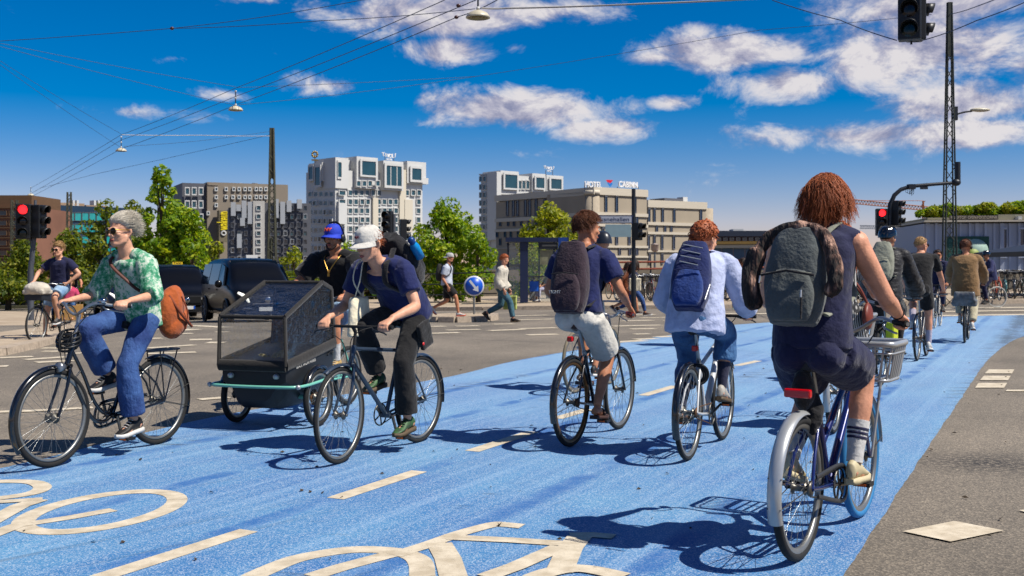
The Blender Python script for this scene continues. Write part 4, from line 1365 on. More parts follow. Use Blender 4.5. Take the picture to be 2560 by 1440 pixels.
# span wires: pixel and depth of each end, sagging a little
WIRE = pm('wire', lin(58, 76, 104, .6), .6, var=0)
WCAB = pm('pale_cable', lin(190, 186, 180, .6), .6, var=0)
def wire(pts, label, rr=.008, mat=WIRE, sag=.0):
    ps = [P(*p) for p in pts]
    out = []
    for a, b_ in zip(ps, ps[1:]):
        for k in range(10):
            f_ = k / 10
            q_ = a.lerp(b_, f_); q_.z -= sag * 4 * f_ * (1 - f_)
            out.append(q_)
    out.append(ps[-1])
    o = out[0].copy()
    return tag(MB().tube([p - o for p in out], rr, 5).build('span_wire', mat, None, o), label, 'wire', 'wires over the crossing')
wire([(-400, 122, 26), (430, 71, 25), (905, 0, 24), (1160, -40, 24)], 'upper wire running from the left edge to the top centre', sag=.05)
wire([(430, 71, 25), (800, 52, 23.5), (1188, 22, 22)], 'wire from the splice on the left to the nearest lamp', sag=.03)
wire([(-300, 62, 30), (0, 108, 32), (590, 217, 37)], 'wire from the left edge to the stem top of the second lamp', sag=.05)
wire([(-300, 70, 30), (0, 116, 32), (588, 263, 37)], 'wire from the left edge to the shade of the second lamp', sag=.05)
wire([(-200, 70, 38), (0, 152, 42), (303, 335, 50)], 'wire from the left edge to the stem top of the third lamp', sag=.05)
wire([(-200, 80, 38), (0, 162, 42), (301, 368, 50)], 'wire from the left edge to the shade of the third lamp', sag=.05)
wire([(303, 337, 50), (500, 338, 55), (678, 340, 60)], 'pale cable from the third lamp to the left mast', .016, WCAB, .02)
wire([(310, 366, 50), (500, 352, 55), (678, 328, 60)], 'thin wire from the third lamp to the mast top', .0085, WIRE, .02)
wire([(592, 219, 37), (1190, 191, 41), (1900, 75, 40), (2330, 36, 37)], 'long wire from the second lamp towards the right mast', .0085, WIRE, .03)
wire([(598, 262, 37), (900, 230, 39), (1190, 191, 41)], 'lower wire from the second lamp joining the long wire', .0085, WIRE, .02)
wire([(77, 470, 84), (303, 337, 50), (592, 219, 37), (1112, 0, 23)], 'wire linking the far lamps through the stem tops', .010, WIRE, .04)
wire([(77, 484, 84), (303, 350, 50), (592, 240, 37), (1190, 0, 22)], 'wire linking the far lamps at mid stem', .010, WIRE, .04)
wire([(77, 492, 84), (303, 372, 50), (600, 258, 37), (1142, 43, 23), (1260, -10, 22)], 'wire linking the far lamps at their shades', .010, WIRE, .04)
wire([(100, 470, 84), (230, 437, 70), (680, 336, 60)], 'thin wire from the far lamp to the left mast', .011, WIRE, .02)
wire([(1205, 20, 22), (1260, 21, 22), (1600, 10, 20), (2100, -14, 18)], 'pale insulated cable from the nearest lamp to the right', .018, WCAB, .01)
wire([(1930, 0, 20), (2100, 50, 19), (2242, 101, 18)], 'wire from the top down to the hanging signals', .0085, WIRE, .02)
wire([(2310, 100, 18), (2440, 52, 17), (2620, -20, 16)], 'wire from the hanging signals to the right edge', .0085, WIRE, .02)
wire([(2374, 36, 36), (2420, 24, 33), (2560, -30, 26)], 'heavy wire from the right mast top to the right edge', .014, WIRE, .01)
for px, py, Y in ((1146, 14, 22.5), (1141, 43, 23), (430, 71, 25)):
    tag(MB().ell((0, 0, 0), ((.05, 0, 0), (0, .035, 0), (0, 0, .04)), 8, 6).build('wire_insulator', pm('brown_insulator', lin(80, 44, 40, .6), .4), None, P(px, py, Y)), {1146: 'brown insulator just left of the nearest lamp stem', 1141: 'brown insulator lower left of the nearest lamp', 430: 'small splice on the upper left wire'}[px], 'insulator')

# ================================================================== vehicles
CARP = pm('black_car_paint', lin(14, 14, 16, .6), .30, .0, var=.05, coat=.10, spec=.22)
CARB = pm('dark_blue_car_paint', lin(20, 26, 44, .6), .3, .1, var=.05, coat=.3)
CGL = pm('car_glass', lin(16, 22, 26, .5), .06, var=.3, vs=1.2, spec=.4)
HLT = pm('headlamp', lin(236, 236, 220, .75), .1, var=.05, emit=(1, .98, .9), es=.5)
TYR = pm('tyre_rubber', lin(28, 28, 28, .6), .85, var=.15, vs=20)
RIM = pm('alloy_rim', lin(120, 122, 126, .6), .35, .8, var=.1)
CHR = pm('chrome', lin(210, 210, 210, .7), .12, 1., var=0)
def hull(mb, st, seg=5):
    """stations along x: (x, z_low, z_belt, z_roof, half width low, belt, roof)"""
    rings = []
    for x, zl_, zb, zr, wl_, wb_, wr in st:
        half = [(wl_ * .86, zl_), (wl_, zl_ + .10), (wb_, zb * .55 + zl_ * .45), (wb_ * .985, zb)]
        half += [(wb_ + (wr - wb_) * k_, zb + (zr - zb) * (1 - (1 - k_) ** 1.0) * .93) for k_ in (.4, .8)]
        half += [(wr * .93, zr - (zr - zb) * .03), (wr * .7, zr), (wr * .25, zr + .012)]
        rings.append([V((x, w_, z_)) for w_, z_ in half] + [V((x, -w_, z_)) for w_, z_ in reversed(half)])
    mb.loft([list(reversed(q_)) for q_ in rings], True)
def quadp(mb, pts, off, th=.006):
    a, b_, c_, d = [V(p) for p in pts]
    n = (b_ - a).cross(d - a).normalized()
    mb.add([p + n * off for p in (a, b_, c_, d)], [(0, 1, 2, 3)], False)
def vehicle(name, loc, rz, st, wins, wheels, label, cat, paint_m, extras=None, wr=.33, grp=None):
    r_ = empty(name, loc, rz, label, cat, grp)
    mb = MB(); hull(mb, st)
    body = mb.build('body', paint_m, r_)
    sub = body.modifiers.new('smooth', 'SUBSURF'); sub.levels = 2; sub.render_levels = 2
    for nm, pts in wins:
        both = nm.startswith('side')
        for s in ((1, -1) if both else (1,)):
            q_ = [V((p[0], p[1] * s, p[2])) for p in pts]
            if s < 0:
                q_ = q_[::-1]
            mb = MB()
            n = (q_[1] - q_[0]).cross(q_[3] - q_[0]).normalized()
            mb.hexa([p - n * .05 for p in q_] + [p for p in q_])
            mb.build('windscreen' if nm == 'front' else ('rear_window' if nm == 'rear' else 'side_window'), CGL, r_)
    for x, w_ in wheels:
        for s in (1, -1):
            c_ = V((x, s * w_, wr))
            o = MB().lathe(c_, (0, s, 0), [(.20 * wr / .33, -.2), (wr - .02, -.21), (wr, -.17), (wr, -.03), (wr - .02, 0), (.22 * wr / .33, .0), (.2 * wr / .33, -.02)], 28).build('wheel', TYR, r_)
            mb = MB().lathe(c_, (0, s, 0), [(0, -.03), (.05, -.02), (.06, -.05), (.2 * wr / .33, -.04), (.225 * wr / .33, -.005)], 24)
            for k in range(7):
                a = 2 * math.pi * k / 7
                e = V((math.cos(a), 0, math.sin(a)))
                mb.tube([c_ + e * .04 + V((0, -.012 * s, 0)), c_ + e * (.21 * wr / .33) + V((0, -.012 * s, 0))], .02, 5)
            mb.build('rim', RIM, o)
            MB().ring(c_ + V((0, -.02 * s, 0)), (0, 1, 0), wr + .05, .035, 28, 6).build('wheel_arch', BLK, r_)
    if extras:
        extras(r_)
    return r_
VAN = [(-2.45, .55, 1.0, 1.45, .82, .88, .74), (-2.38, .32, 1.05, 1.84, .88, .95, .78), (-1.6, .26, 1.06, 1.90, .90, .96, .79), (0, .26, 1.06, 1.91, .90, .96, .79), (.75, .26, 1.06, 1.88, .90, .96, .78),
       (1.25, .26, 1.06, 1.66, .90, .96, .74), (1.72, .27, 1.06, 1.22, .90, .95, .78), (2.2, .28, .98, 1.06, .88, .93, .74), (2.52, .30, .80, .90, .82, .86, .66), (2.62, .34, .66, .74, .72, .76, .55)]
VWIN = [('front', [(1.62, -.70, 1.28), (1.62, .70, 1.28), (.86, .68, 1.845), (.86, -.68, 1.845)]),
        ('side1', [(1.36, .985, 1.12), (.55, .985, 1.12), (.55, .845, 1.74), (.98, .845, 1.66)][::1]),
        ('side2', [(.47, .985, 1.12), (-.85, .985, 1.12), (-.85, .845, 1.74), (.47, .845, 1.74)]),
        ('side3', [(-.93, .985, 1.12), (-2.2, .975, 1.12), (-2.12, .845, 1.72), (-.93, .845, 1.74)])]
def van_bits(sign):
    def f_(r_):
        for s in (1, -1):
            MB().tube([(2.40, s * .76, .92), (2.52, s * .66, .86), (2.62, s * .56, .74), (2.66, s * .52, .66)], [.035, .045, .04, .025], 8, flat=1.3).build('headlight', HLT, r_)
            MB().ell((1.32, s * 1.10, 1.16), ((.06, 0, 0), (0, .11, 0), (0, 0, .11)), 12, 8).build('mirror', CARP, r_)
            MB().tube([(2.55, s * .74, .48), (2.66, s * .60, .50), (2.66, s * .44, .50)], .022, 6).build('trim', CHR, r_)
            MB().box((.2, s * .965, .98), (.22, .03, .035)).box((-1.0, s * .965, .98), (.22, .03, .035)).build('door_handle', CARP, r_)
            MB().box((-.1, s * .93, .30), (3.0, .05, .06)).build('sill', CHR, r_)
        mb = MB()
        for k in range(3):
            mb.box((2.665 - .012 * k, 0, .62 + .075 * k), (.04, .86 - .06 * k, .022))
        mb.build('grille_bar', CHR, r_)
        MB().box((2.66, 0, .70), (.03, .9, .26)).build('grille', BLK, r_)
        MB().box((2.645, 0, .40), (.06, 1.2, .16)).build('bumper_intake', BLK, r_)
        MB().lathe((2.68, 0, .72), (1, 0, 0), [(0, .02), (.07, .015), (.085, 0)], 20).build('badge', CHR, r_)
        MB().box((2.69, 0, .47), (.015, .50, .11)).build('number_plate', WHT, r_)
        MB().box((2.699, .225, .47), (.004, .05, .10)).build('plate_band', pm('sign_blue', None), r_)
        for s in (.45, -.2):
            MB().tube([(1.66, s + .1, 1.27), (1.5, s - .25, 1.40)], .01, 4).build('wiper', BLK, r_)
        MB().box((1.55, -.5, 1.335), (.006, .17, .08), Matrix.Rotation(-.9, 3, 'Y')).build('sticker', WHT, r_)
        MB().box((.62, 0, 1.955), (.12, .34, .09)).build('roof_sign', pm('taxi_yellow', lin(240, 200, 30, .7), .4) if sign else WHT, r_)
        if sign:
            text_obj('TAXI', 'roof_lettering', .09, BLK, r_, basis((.684, 0, 1.955), (0, 1, 0), (0, 0, 1)), .002, .26)
    return f_
def dirz(hx, hy):
    return math.atan2(hy, hx)
VR = dirz(.44, -.898)
v1 = V((-8.0, 32.6, 0)); v1.z = gz(v1.x, v1.y)
vehicle('taxi_van', v1, VR, VAN, VWIN, ((-1.55, .985), (1.62, .975)), 'black passenger van taxi nearest the cargo trike canopy', 'van', CARP, van_bits(False), .34, 'taxi vans waiting at the crossing')
v2 = V((-12.0, 38.4, 0)); v2.z = gz(v2.x, v2.y)
vehicle('taxi_van', v2, VR, VAN, VWIN, ((-1.55, .985), (1.62, .975)), 'black taxi van with a yellow roof sign behind the tan shoulder bag', 'van', CARP, van_bits(True), .34, 'taxi vans waiting at the crossing')
v3 = V((-15.9, 44.2, 0)); v3.z = gz(v3.x, v3.y)
CAR = [(-2.1, .45, .8, .92, .70, .76, .6), (-2.0, .26, .88, 1.02, .80, .86, .66), (-1.35, .22, .92, 1.36, .84, .89, .60), (-.5, .22, .92, 1.46, .85, .90, .60), (.25, .22, .92, 1.44, .85, .90, .60),
       (.75, .22, .92, 1.20, .85, .90, .62), (1.15, .23, .90, .98, .84, .89, .72), (1.75, .24, .78, .86, .80, .85, .66), (2.05, .30, .60, .68, .68, .72, .50)]
CWIN = [('front', [(1.02, -.62, 1.04), (1.02, .62, 1.04), (.36, .54, 1.42), (.36, -.54, 1.42)]),
        ('side1', [(.85, .915, .97), (-.25, .92, .97), (-.25, .70, 1.36), (.25, .70, 1.36)]),
        ('side2', [(-.33, .92, .97), (-1.45, .905, .97), (-1.15, .70, 1.32), (-.33, .70, 1.36)])]
def car_bits(r_):
    for s in (1, -1):
        MB().ell((1.86, s * .62, .72), ((.10, 0, 0), (0, .18, 0), (0, 0, .08)), 12, 8).build('headlight', HLT, r_)
        MB().ell((.72, s * 1.0, 1.0), ((.06, 0, 0), (0, .1, 0), (0, 0, .07)), 10, 6).build('mirror', CARB, r_)
    MB().box((2.03, 0, .52), (.05, .8, .14)).build('grille', BLK, r_)
    MB().box((2.06, 0, .40), (.02, .5, .1)).build('number_plate', WHT, r_)
def carat(px, Y, hx, hy, label, pm_):
    x = (px - 1280) * Y / F
    return vehicle('car', V((x, Y, gz(x, Y))), dirz(hx, hy), CAR, CWIN, ((-1.25, .91), (1.3, .905)), label, 'car', pm_, car_bits, .30, 'cars queueing at the far left')
carat(48, 72, .30, -.95, 'small dark blue car at the far left behind the signal pole', CARB)
carat(86, 62, .36, -.93, 'dark blue car half behind the signal pole', CARB)
vehicle('taxi_van', v3, VR, VAN, VWIN, ((-1.55, .985), (1.62, .975)), 'dark van partly hidden behind the woman in the green blouse', 'van', CARB, van_bits(False), .34, 'taxi vans waiting at the crossing')
# ================================================================== bicycles
SPK = pm('spoke_steel', lin(170, 172, 172, .6), .3, .8, var=0)
ALU = pm('aluminium', lin(186, 188, 190, .62), .32, .85, var=.08)
RIMD = pm('rim_grey', lin(160, 160, 156, .62), .38, .7, var=.1)
RIMB = pm('rim_brown', lin(126, 92, 52, .6), .5, .5, var=.2)
BIKEK = pm('bike_black', lin(18, 18, 20, .6), .22, .0, var=.05, coat=.8)
STEEL = pm('dull_steel', lin(120, 116, 108, .6), .4, .8, var=.3, vs=30)
RUSTY = pm('rusty_steel', lin(110, 78, 52, .6), .7, .4, var=.4, vs=40)
SADK = pm('saddle_black', lin(22, 21, 21, .6), .55, var=.1)
REDG = pm('red_reflector', lin(200, 10, 16, .7), .15, var=.1, spec=.8)
AMB = pm('amber_reflector', lin(240, 110, 20, .7), .2, var=.05)
GRIPM = pm('grip_rubber', lin(20, 20, 21, .6), .8, var=.1)
WC = {}
def wheel_meshes(Rw, tw, tyre_m, rim_m, ns, lo, hub=.028):
    k = (Rw, tw, tyre_m.name, rim_m.name, ns, lo, hub)
    if k in WC:
        return WC[k]
    n = 28 if lo else 56
    tm = MB().ring((0, 0, 0), (0, 1, 0), Rw - tw, tw, n, 8 if lo else 10).mesh('tyre', tyre_m)
    Ri = Rw - 2 * tw
    mb = MB()
    prof = [(Ri + .006, -tw * .62), (Ri - .016, -tw * .55), (Ri - .020, 0), (Ri - .016, tw * .55), (Ri + .006, tw * .62), (Ri, 0)]
    mb.lathe((0, 0, 0), (0, 1, 0), prof + prof[:1], n)
    rm = mb.mesh('rim', rim_m)
    mb = MB()
    for i in range(ns):
        a = 2 * math.pi * i / ns
        s = 1 if i % 2 else -1
        b_ = a + (R(36) if (i // 2) % 2 else -R(36))
        mb.tube([(math.cos(b_) * hub, s * .030, math.sin(b_) * hub), (math.cos(a) * (Ri - .01), 0, math.sin(a) * (Ri - .01))], .0013 if not lo else .0016, 3, False)
    sm = mb.mesh('spokes', SPK)
    mb = MB().lathe((0, 0, 0), (0, 1, 0), [(0, -.06), (.009, -.06), (.009, -.042), (hub + .004, -.034), (hub + .004, -.028), (hub * .6, -.022), (hub * .6, .022), (hub + .004, .028), (hub + .004, .034), (.009, .042), (.009, .06), (0, .06)], 14)
    hm = mb.mesh('hub', STEEL)
    WC[k] = (rm, tm, sm, hm)
    return WC[k]
def put_wheel(name, parent, c_, meshes, rz=0., spin=0.):
    rm, tm, sm, hm = meshes
    o = mesh_obj(name, rm, parent, c_)
    o.rotation_euler = (0, spin, rz)
    mesh_obj('tyre', tm, o); mesh_obj('spokes', sm, o); mesh_obj('hub', hm, o)
    return o
def bpoly(pts, n=8):
    """smooth a short polyline (Catmull-Rom)"""
    P_ = [V(p) for p in pts]
    P_ = [P_[0] * 2 - P_[1]] + P_ + [P_[-1] * 2 - P_[-2]]
    out = []
    for i in range(1, len(P_) - 2):
        a, b_, c_, d = P_[i - 1:i + 3]
        for k in range(n):
            f_ = k / n
            out.append(.5 * ((2 * b_) + (c_ - a) * f_ + (2 * a - 5 * b_ + 4 * c_ - d) * f_ * f_ + (3 * b_ - a - 3 * c_ + d) * f_ ** 3))
    out.append(P_[-2])
    return out
def saddle_mesh(mb, x, z, L_=.27, w=.085, pitch=0.):
    rings = []
    for k in range(9):
        f_ = k / 8
        ww = w * (1 - f_) ** .8 * 1.0 + .022 if f_ > .12 else w * (.7 + .3 * f_ / .12)
        hh = .030 + .012 * (1 - f_)
        cx = x - .11 + L_ * f_
        cz = z + .012 * math.cos(f_ * 6.28) + pitch * (f_ - .4)
        rings.append([V((cx, ww * math.cos(a), cz + hh * (math.sin(a) if math.sin(a) > 0 else .9 * math.sin(a)))) for a in [2 * math.pi * j / 14 for j in range(14)]])
    mb.loft(rings)
def fender(mb, c_, Rf, w, a0, a1, n=22, th=.004):
    rings = []
    for k in range(n + 1):
        a = a0 + (a1 - a0) * k / n
        e = V((math.cos(a), 0, math.sin(a)))
        rg = []
        for j in range(7):
            q_ = -1 + 2 * j / 6
            rg.append(V(c_) + e * (Rf - .016 * q_ * q_) + V((0, q_ * w, 0)))
        for j in range(6, -1, -1):
            q_ = -1 + 2 * j / 6
            rg.append(V(c_) + e * (Rf - th - .016 * q_ * q_) + V((0, q_ * w, 0)))
        rings.append(rg)
    mb.loft(rings)
class Bike: pass
def bicycle(name, rear_px, front_px, label, L=1.06, kind='diamond', fm=BIKEK, tyre=TYR, tyre_f=None, rim=RIMD, Rw=.345, tw=.018, bb=(.46, .285), seat=(.20, .93), st=(.275, .74), ht=(.87, .83), cr=(.925, .69),
            bar='flat', grip=(.86, .28, 1.0), stem=None, crank=0., fend=None, rack=False, guard=False, lamp=None, basket=None, tail=None, lock=False, lo=False, ns=32, gm=GRIPM, sad=SADK, base=None, head=None, grp='bicycles ridden over the crossing', steer=0., fr=.016, rimf=None):
    b = Bike()
    if base is None:
        a_, c_ = G(*rear_px), G(*front_px)
        hd = (c_ - a_); hd.z = 0
        rz = math.atan2(hd.y, hd.x) if head is None else head
        base = V((a_.x, a_.y, gz(a_.x, a_.y) + .006))
    else:
        rz = head
    r_ = empty(name, base, rz, label, 'bicycle', grp)
    b.root, b.base, b.rz, b.L, b.seat = r_, base, rz, L, seat
    y3 = lambda x, z, y=0.: V((x, y, z))
    wm = wheel_meshes(Rw, tw, tyre, rim, ns, lo, .028)
    put_wheel('rear_wheel', r_, (0, 0, Rw), wm, 0, random.uniform(0, 6))
    put_wheel('front_wheel', r_, (L, 0, Rw), wheel_meshes(Rw, tw, tyre_f or tyre, rimf or rim, ns, lo, .028 if not lamp else .034), steer, random.uniform(0, 6))
    sg = 6 if lo else 10
    mb = MB()
    BBp, ST, HT, CR, RH, FH = y3(*bb), y3(*st), y3(*ht), y3(*cr), y3(0, Rw), y3(L, Rw)
    if kind == 'diamond':
        mb.cyl(ST - (ST - BBp) * .03, HT - (HT - CR) * .15, fr * .95, sg).cyl(BBp, CR.lerp(HT, .25), fr * 1.1, sg)
    elif kind == 'sport':
        mb.cyl(ST - (ST - BBp) * .12, HT - (HT - CR) * .25, fr, sg).tube([BBp, CR.lerp(HT, .25)], fr * 1.6, sg)
    elif kind == 'swan':
        q1 = bpoly([HT.lerp(CR, .15), y3(.78, .62), y3(.68, .42), y3(.57, .315), BBp + y3(-.02, .06)], 6)
        q2 = bpoly([CR.lerp(HT, .1), y3(.81, .46), y3(.70, .30), y3(.59, .255), BBp], 6)
        mb.tube(q1, fr * .85, sg).tube(q2, fr * .95, sg)
        mb.cyl(y3(.80, .66), y3(.865, .60), .006, 6).cyl(y3(.685, .43), y3(.76, .37), .006, 6)
    elif kind == 'parallel':
        m_ = ST.lerp(BBp, .45)
        mb.cyl(m_, HT.lerp(CR, .12), fr * 1.05, sg).cyl(BBp, CR.lerp(HT, .12), fr * 1.3, sg)
    elif kind == 'curved':
        mb.tube(bpoly([HT.lerp(CR, .2), y3(.72, .60), y3(.55, .48), ST.lerp(BBp, .55)], 6), fr, sg).tube(bpoly([CR.lerp(HT, .2), y3(.68, .42), BBp], 6), fr * 1.1, sg)
    mb.cyl(BBp, ST, fr, sg).cyl(CR, HT, fr * 1.25, sg)
    mb.cyl(BBp + V((0, -.04, 0)), BBp + V((0, .04, 0)), .022, sg)
    for s in (1, -1):
        mb.tube([BBp + V((-.02, s * .03, 0)), V((.18, s * .045, bb[1] * .5 + Rw * .5)), RH + V((0, s * .062, 0))], fr * .62, sg)
        mb.tube([ST + V((-.01, s * .015, -.03)), RH + V((.08, s * .05, .15)), RH + V((0, s * .062, 0))], fr * .5, sg)
    mb.build('frame', fm, r_)
    mb = MB()
    ax = (HT - CR).normalized()
    for s in (1, -1):
        mb.tube(bpoly([CR + V((0, s * .035, -.01)), CR.lerp(FH, .45) + V((-.012, s * .048, 0)), FH + V((0, s * .052, 0))], 5), [fr * .8] * 5 + [fr * .65] * 5 + [fr * .5], sg)
    mb.cyl(CR + V((0, -.045, 0)), CR + V((0, .045, 0)), fr, sg)
    mb.build('fork', fm if bar != 'flatc' else STEEL, r_)
    # saddle and post
    SD = V((seat[0], 0, seat[1]))
    MB().cyl(ST - (ST - BBp).normalized() * .02, V((seat[0] + .015, 0, seat[1] - .03)), .0135, sg).cyl(ST - (ST - BBp).normalized() * .03, ST + (ST - BBp).normalized() * .012, fr * 1.2, sg).build('seat_post', ALU, r_)
    mb = MB(); saddle_mesh(mb, seat[0] + .02, seat[1])
    so_ = mb.build('saddle', sad, r_)
    mb = MB()
    for s in (1, -1):
        mb.tube([(seat[0] - .06, s * .03, seat[1] - .03), (seat[0] + .02, s * .025, seat[1] - .045), (seat[0] + .11, s * .01, seat[1] - .025)], .004, 5)
    mb.build('saddle_rail', STEEL, so_)
    # handlebar
    gx, gy, gz_ = grip
    S0 = HT + ax * .02 if stem is None else V((stem[0], 0, stem[1]))
    mb = MB()
    mb.cyl(HT, S0, .012, sg)
    if bar == 'swept':
        ga = V((-.72, .69, -.05)).normalized()
        hp_ = []
        for s in (1, -1):
            a_ = V((ga.x, ga.y * s, ga.z)); g = V((gx, s * gy, gz_))
            q_ = [g + a_ * .07, g - a_ * .07, V((gx + .125, s * gy * .50, gz_ + .015)), V((S0.x + .045, s * gy * .18, S0.z + .02))]
            hp_ += q_ if s > 0 else [S0 + V((.03, 0, 0))] + q_[::-1]
        path = bpoly(hp_, 5)
    else:
        sw = -.04 if bar == 'flat' else 0
        path = [V((gx + sw, gy + .06, gz_)), V((gx, gy - .06, gz_)), V((gx + .02, gy * .4, gz_)), V((gx + .02, -gy * .4, gz_)), V((gx, -gy + .06, gz_)), V((gx + sw, -gy - .06, gz_))]
        mb.tube([S0, V((gx + .02, 0, gz_))], .014, sg)
        ga = V((sw * .7, 1, 0)).normalized()
    mb.tube(path, .011, 8)
    ho = mb.build('handlebar', ALU if bar != 'flatk' else GRIPM, r_)
    b.grips = []
    for s in (1, -1):
        g = V((gx, s * gy, gz_))
        a_ = V((ga.x, ga.y * s, ga.z))
        MB().cyl(g - a_ * .06, g + a_ * .065, .017, 10).build('grip', gm, ho)
        b.grips.append((g, a_))
        if not lo:
            MB().tube(bpoly([g - a_ * .10 + V((.02, 0, -.005)), g - a_ * .06 + V((.055, 0, -.02)), g + a_ * .02 + V((.06, 0, -.035)), g + a_ * .05 + V((.055, 0, -.05))] if bar != 'swept' else [g - a_ * .11 + V((.0, -.02 * s, -.01)), g - a_ * .07 + V((.0, -.05 * s, -.03)), g + a_ * .02 + V((0, -.055 * s, -.045)), g + a_ * .06 + V((0, -.05 * s, -.05))], 4), .006, 6).build('brake_lever', ALU if bar != 'flatk' else DK, ho)
            MB().tube(bpoly([g - a_ * .10 + V((.02, 0, 0)), V((gx + .14, s * gy * .5, gz_ - .03)), V((ht[0] + .09, s * .03, ht[1] + .02)), V((ht[0] + .05, s * .02, ht[1] - .2))], 5), .0035, 5).build('brake_cable', GRIPM, ho)
    if not lo and bar == 'swept':
        MB().ell(V((gx + .10, gy * .72, gz_ + .035)), ((.03, 0, 0), (0, .03, 0), (0, 0, .022)), 12, 6).build('bell', CHR, ho)
    # crank set
    co_ = MB()
    cy = -.055
    co_.ring(BBp + V((0, cy, 0)), (0, 1, 0), .082, .006, 26, 6)
    for k in range(5):
        a = 2 * math.pi * k / 5 + crank
        co_.cyl(BBp + V((0, cy, 0)), BBp + V((math.cos(a) * .08, cy, math.sin(a) * .08)), .006, 5)
    b.pedals = []
    for s in (1, -1):
        e = V((math.cos(crank), 0, math.sin(crank))) * (.168 * s)
        co_.tube([BBp + V((0, s * .055, 0)), BBp + e + V((0, s * .085, 0))], [.013, .009], 8)
        b.pedals.append(BBp + e + V((0, s * .135, 0)))
    cs = co_.build('crankset', STEEL if not lo else BIKEK, r_)
    for p in b.pedals:
        MB().box(p, (.085, .085, .020)).box(p + V((0, 0, .0)), (.095, .07, .012)).build('pedal', BLK, cs)
        MB().box(p + V((.046, 0, 0)), (.008, .05, .012)).box(p + V((-.046, 0, 0)), (.008, .05, .012)).build('reflector', AMB, cs)
    mb = MB()
    for s in (1, -1):
        mb.tube([BBp + V((0, cy, s * .082)), RH + V((0, cy, s * .036))], .0045, 5)
    mb.lathe(RH + V((0, cy, 0)), (0, 1, 0), [(0, -.008), (.036, -.006), (.036, .006), (0, .008)], 16)
    mb.build('chain', RUSTY if not guard else STEEL, r_)
    if guard:
        mb = MB()
        mb.tube(bpoly([V((.05, cy - .012, Rw + .05)), V((bb[0], cy - .012, bb[1] + .10)), V((bb[0] + .10, cy - .012, bb[1] + .02)), V((bb[0] + .04, cy - .012, bb[1] - .085)), V((.08, cy - .012, Rw - .05))], 6), .014, 6, flat=.4, up=(0, 1, 0))
        mb.build('chain_guard', guard if guard is not True else BIKEK, r_)
    if fend:
        fmt, wfd, r0, r1, f0, f1 = fend
        mb = MB(); fender(mb, (0, 0, Rw), Rw + .025, wfd, R(r0), R(r1)); ro = mb.build('rear_mudguard', fmt, r_)
        mb = MB(); fender(mb, (L, 0, Rw), Rw + .025, wfd, R(f0), R(f1)); mb.build('front_mudguard', fmt, r_)
        mb = MB()
        for s in (1, -1):
            for ang in (r1 - 12, (r0 + r1) / 2 + 25):
                e = V((math.cos(R(ang)), 0, math.sin(R(ang)))) * (Rw + .018)
                mb.cyl(RH + V((0, s * .05, 0)), RH + e + V((0, s * wfd * .9, 0)), .0028, 5)
            e = V((math.cos(R(f0 + 6)), 0, math.sin(R(f0 + 6)))) * (Rw + .018)
            mb.cyl(FH + V((0, s * .05, 0)), FH + e + V((0, s * wfd * .9, 0)), .0028, 5)
        tag(mb.build('mudguard_stay', STEEL, r_), kind='stuff')
    if rack:
        mb = MB()
        zr = Rw * 2 + .055
        mb.tube(bpoly([V((.17, .05, zr)), V((.0, .065, zr)), V((-.17, .065, zr)), V((-.205, .0, zr)), V((-.17, -.065, zr)), V((.0, -.065, zr)), V((.17, -.05, zr))], 6), .007, 6)
        mb.tube([V((.15, 0, zr)), V((-.20, 0, zr))], .005, 6)
        for s in (1, -1):
            mb.tube([V((-.15, s * .065, zr)), V((0, s * .068, Rw))], .006, 6).tube([V((.05, s * .065, zr)), V((0, s * .068, Rw))], .006, 6)
        mb.build('rack', rack if rack is not True else BIKEK, r_)
    if lamp:
        lx, lz = lamp
        o = MB().lathe((lx, 0.045, lz), (1, 0, .05), [(0, -.06), (.022, -.055), (.034, -.02), (.036, .0), (.0, .006)], 16).build('front_lamp', ALU, r_)
        MB().cyl((lx - .03, .045, lz), (cr[0], .02, cr[1]), .004, 5).build('lamp_bracket', STEEL, o)
    if tail:
        tx, tz, w_ = tail
        o = MB().box((tx, 0, tz), (.035, w_, .042)).build('tail_lamp', REDG, r_, bev=.008)
        MB().box((tx + .025, 0, tz), (.03, w_ * .7, .03)).build('lamp_bracket', BLK, o)
    if lock:
        mb = MB()
        for k in range(3):
            mb.ring((st[0] - .02 - .012 * k, .03 - .02 * k, st[1] - .10), (1, .3 * k, .2), .075, .010, 26, 7)
        mb.build('cable_lock', GRIPM, r_)
    if basket:
        bx, bz, bl, bw, bh, bmx = basket
        basket_part(r_, bx, bz, bl, bw, bh, bmx, L, Rw)
    return b
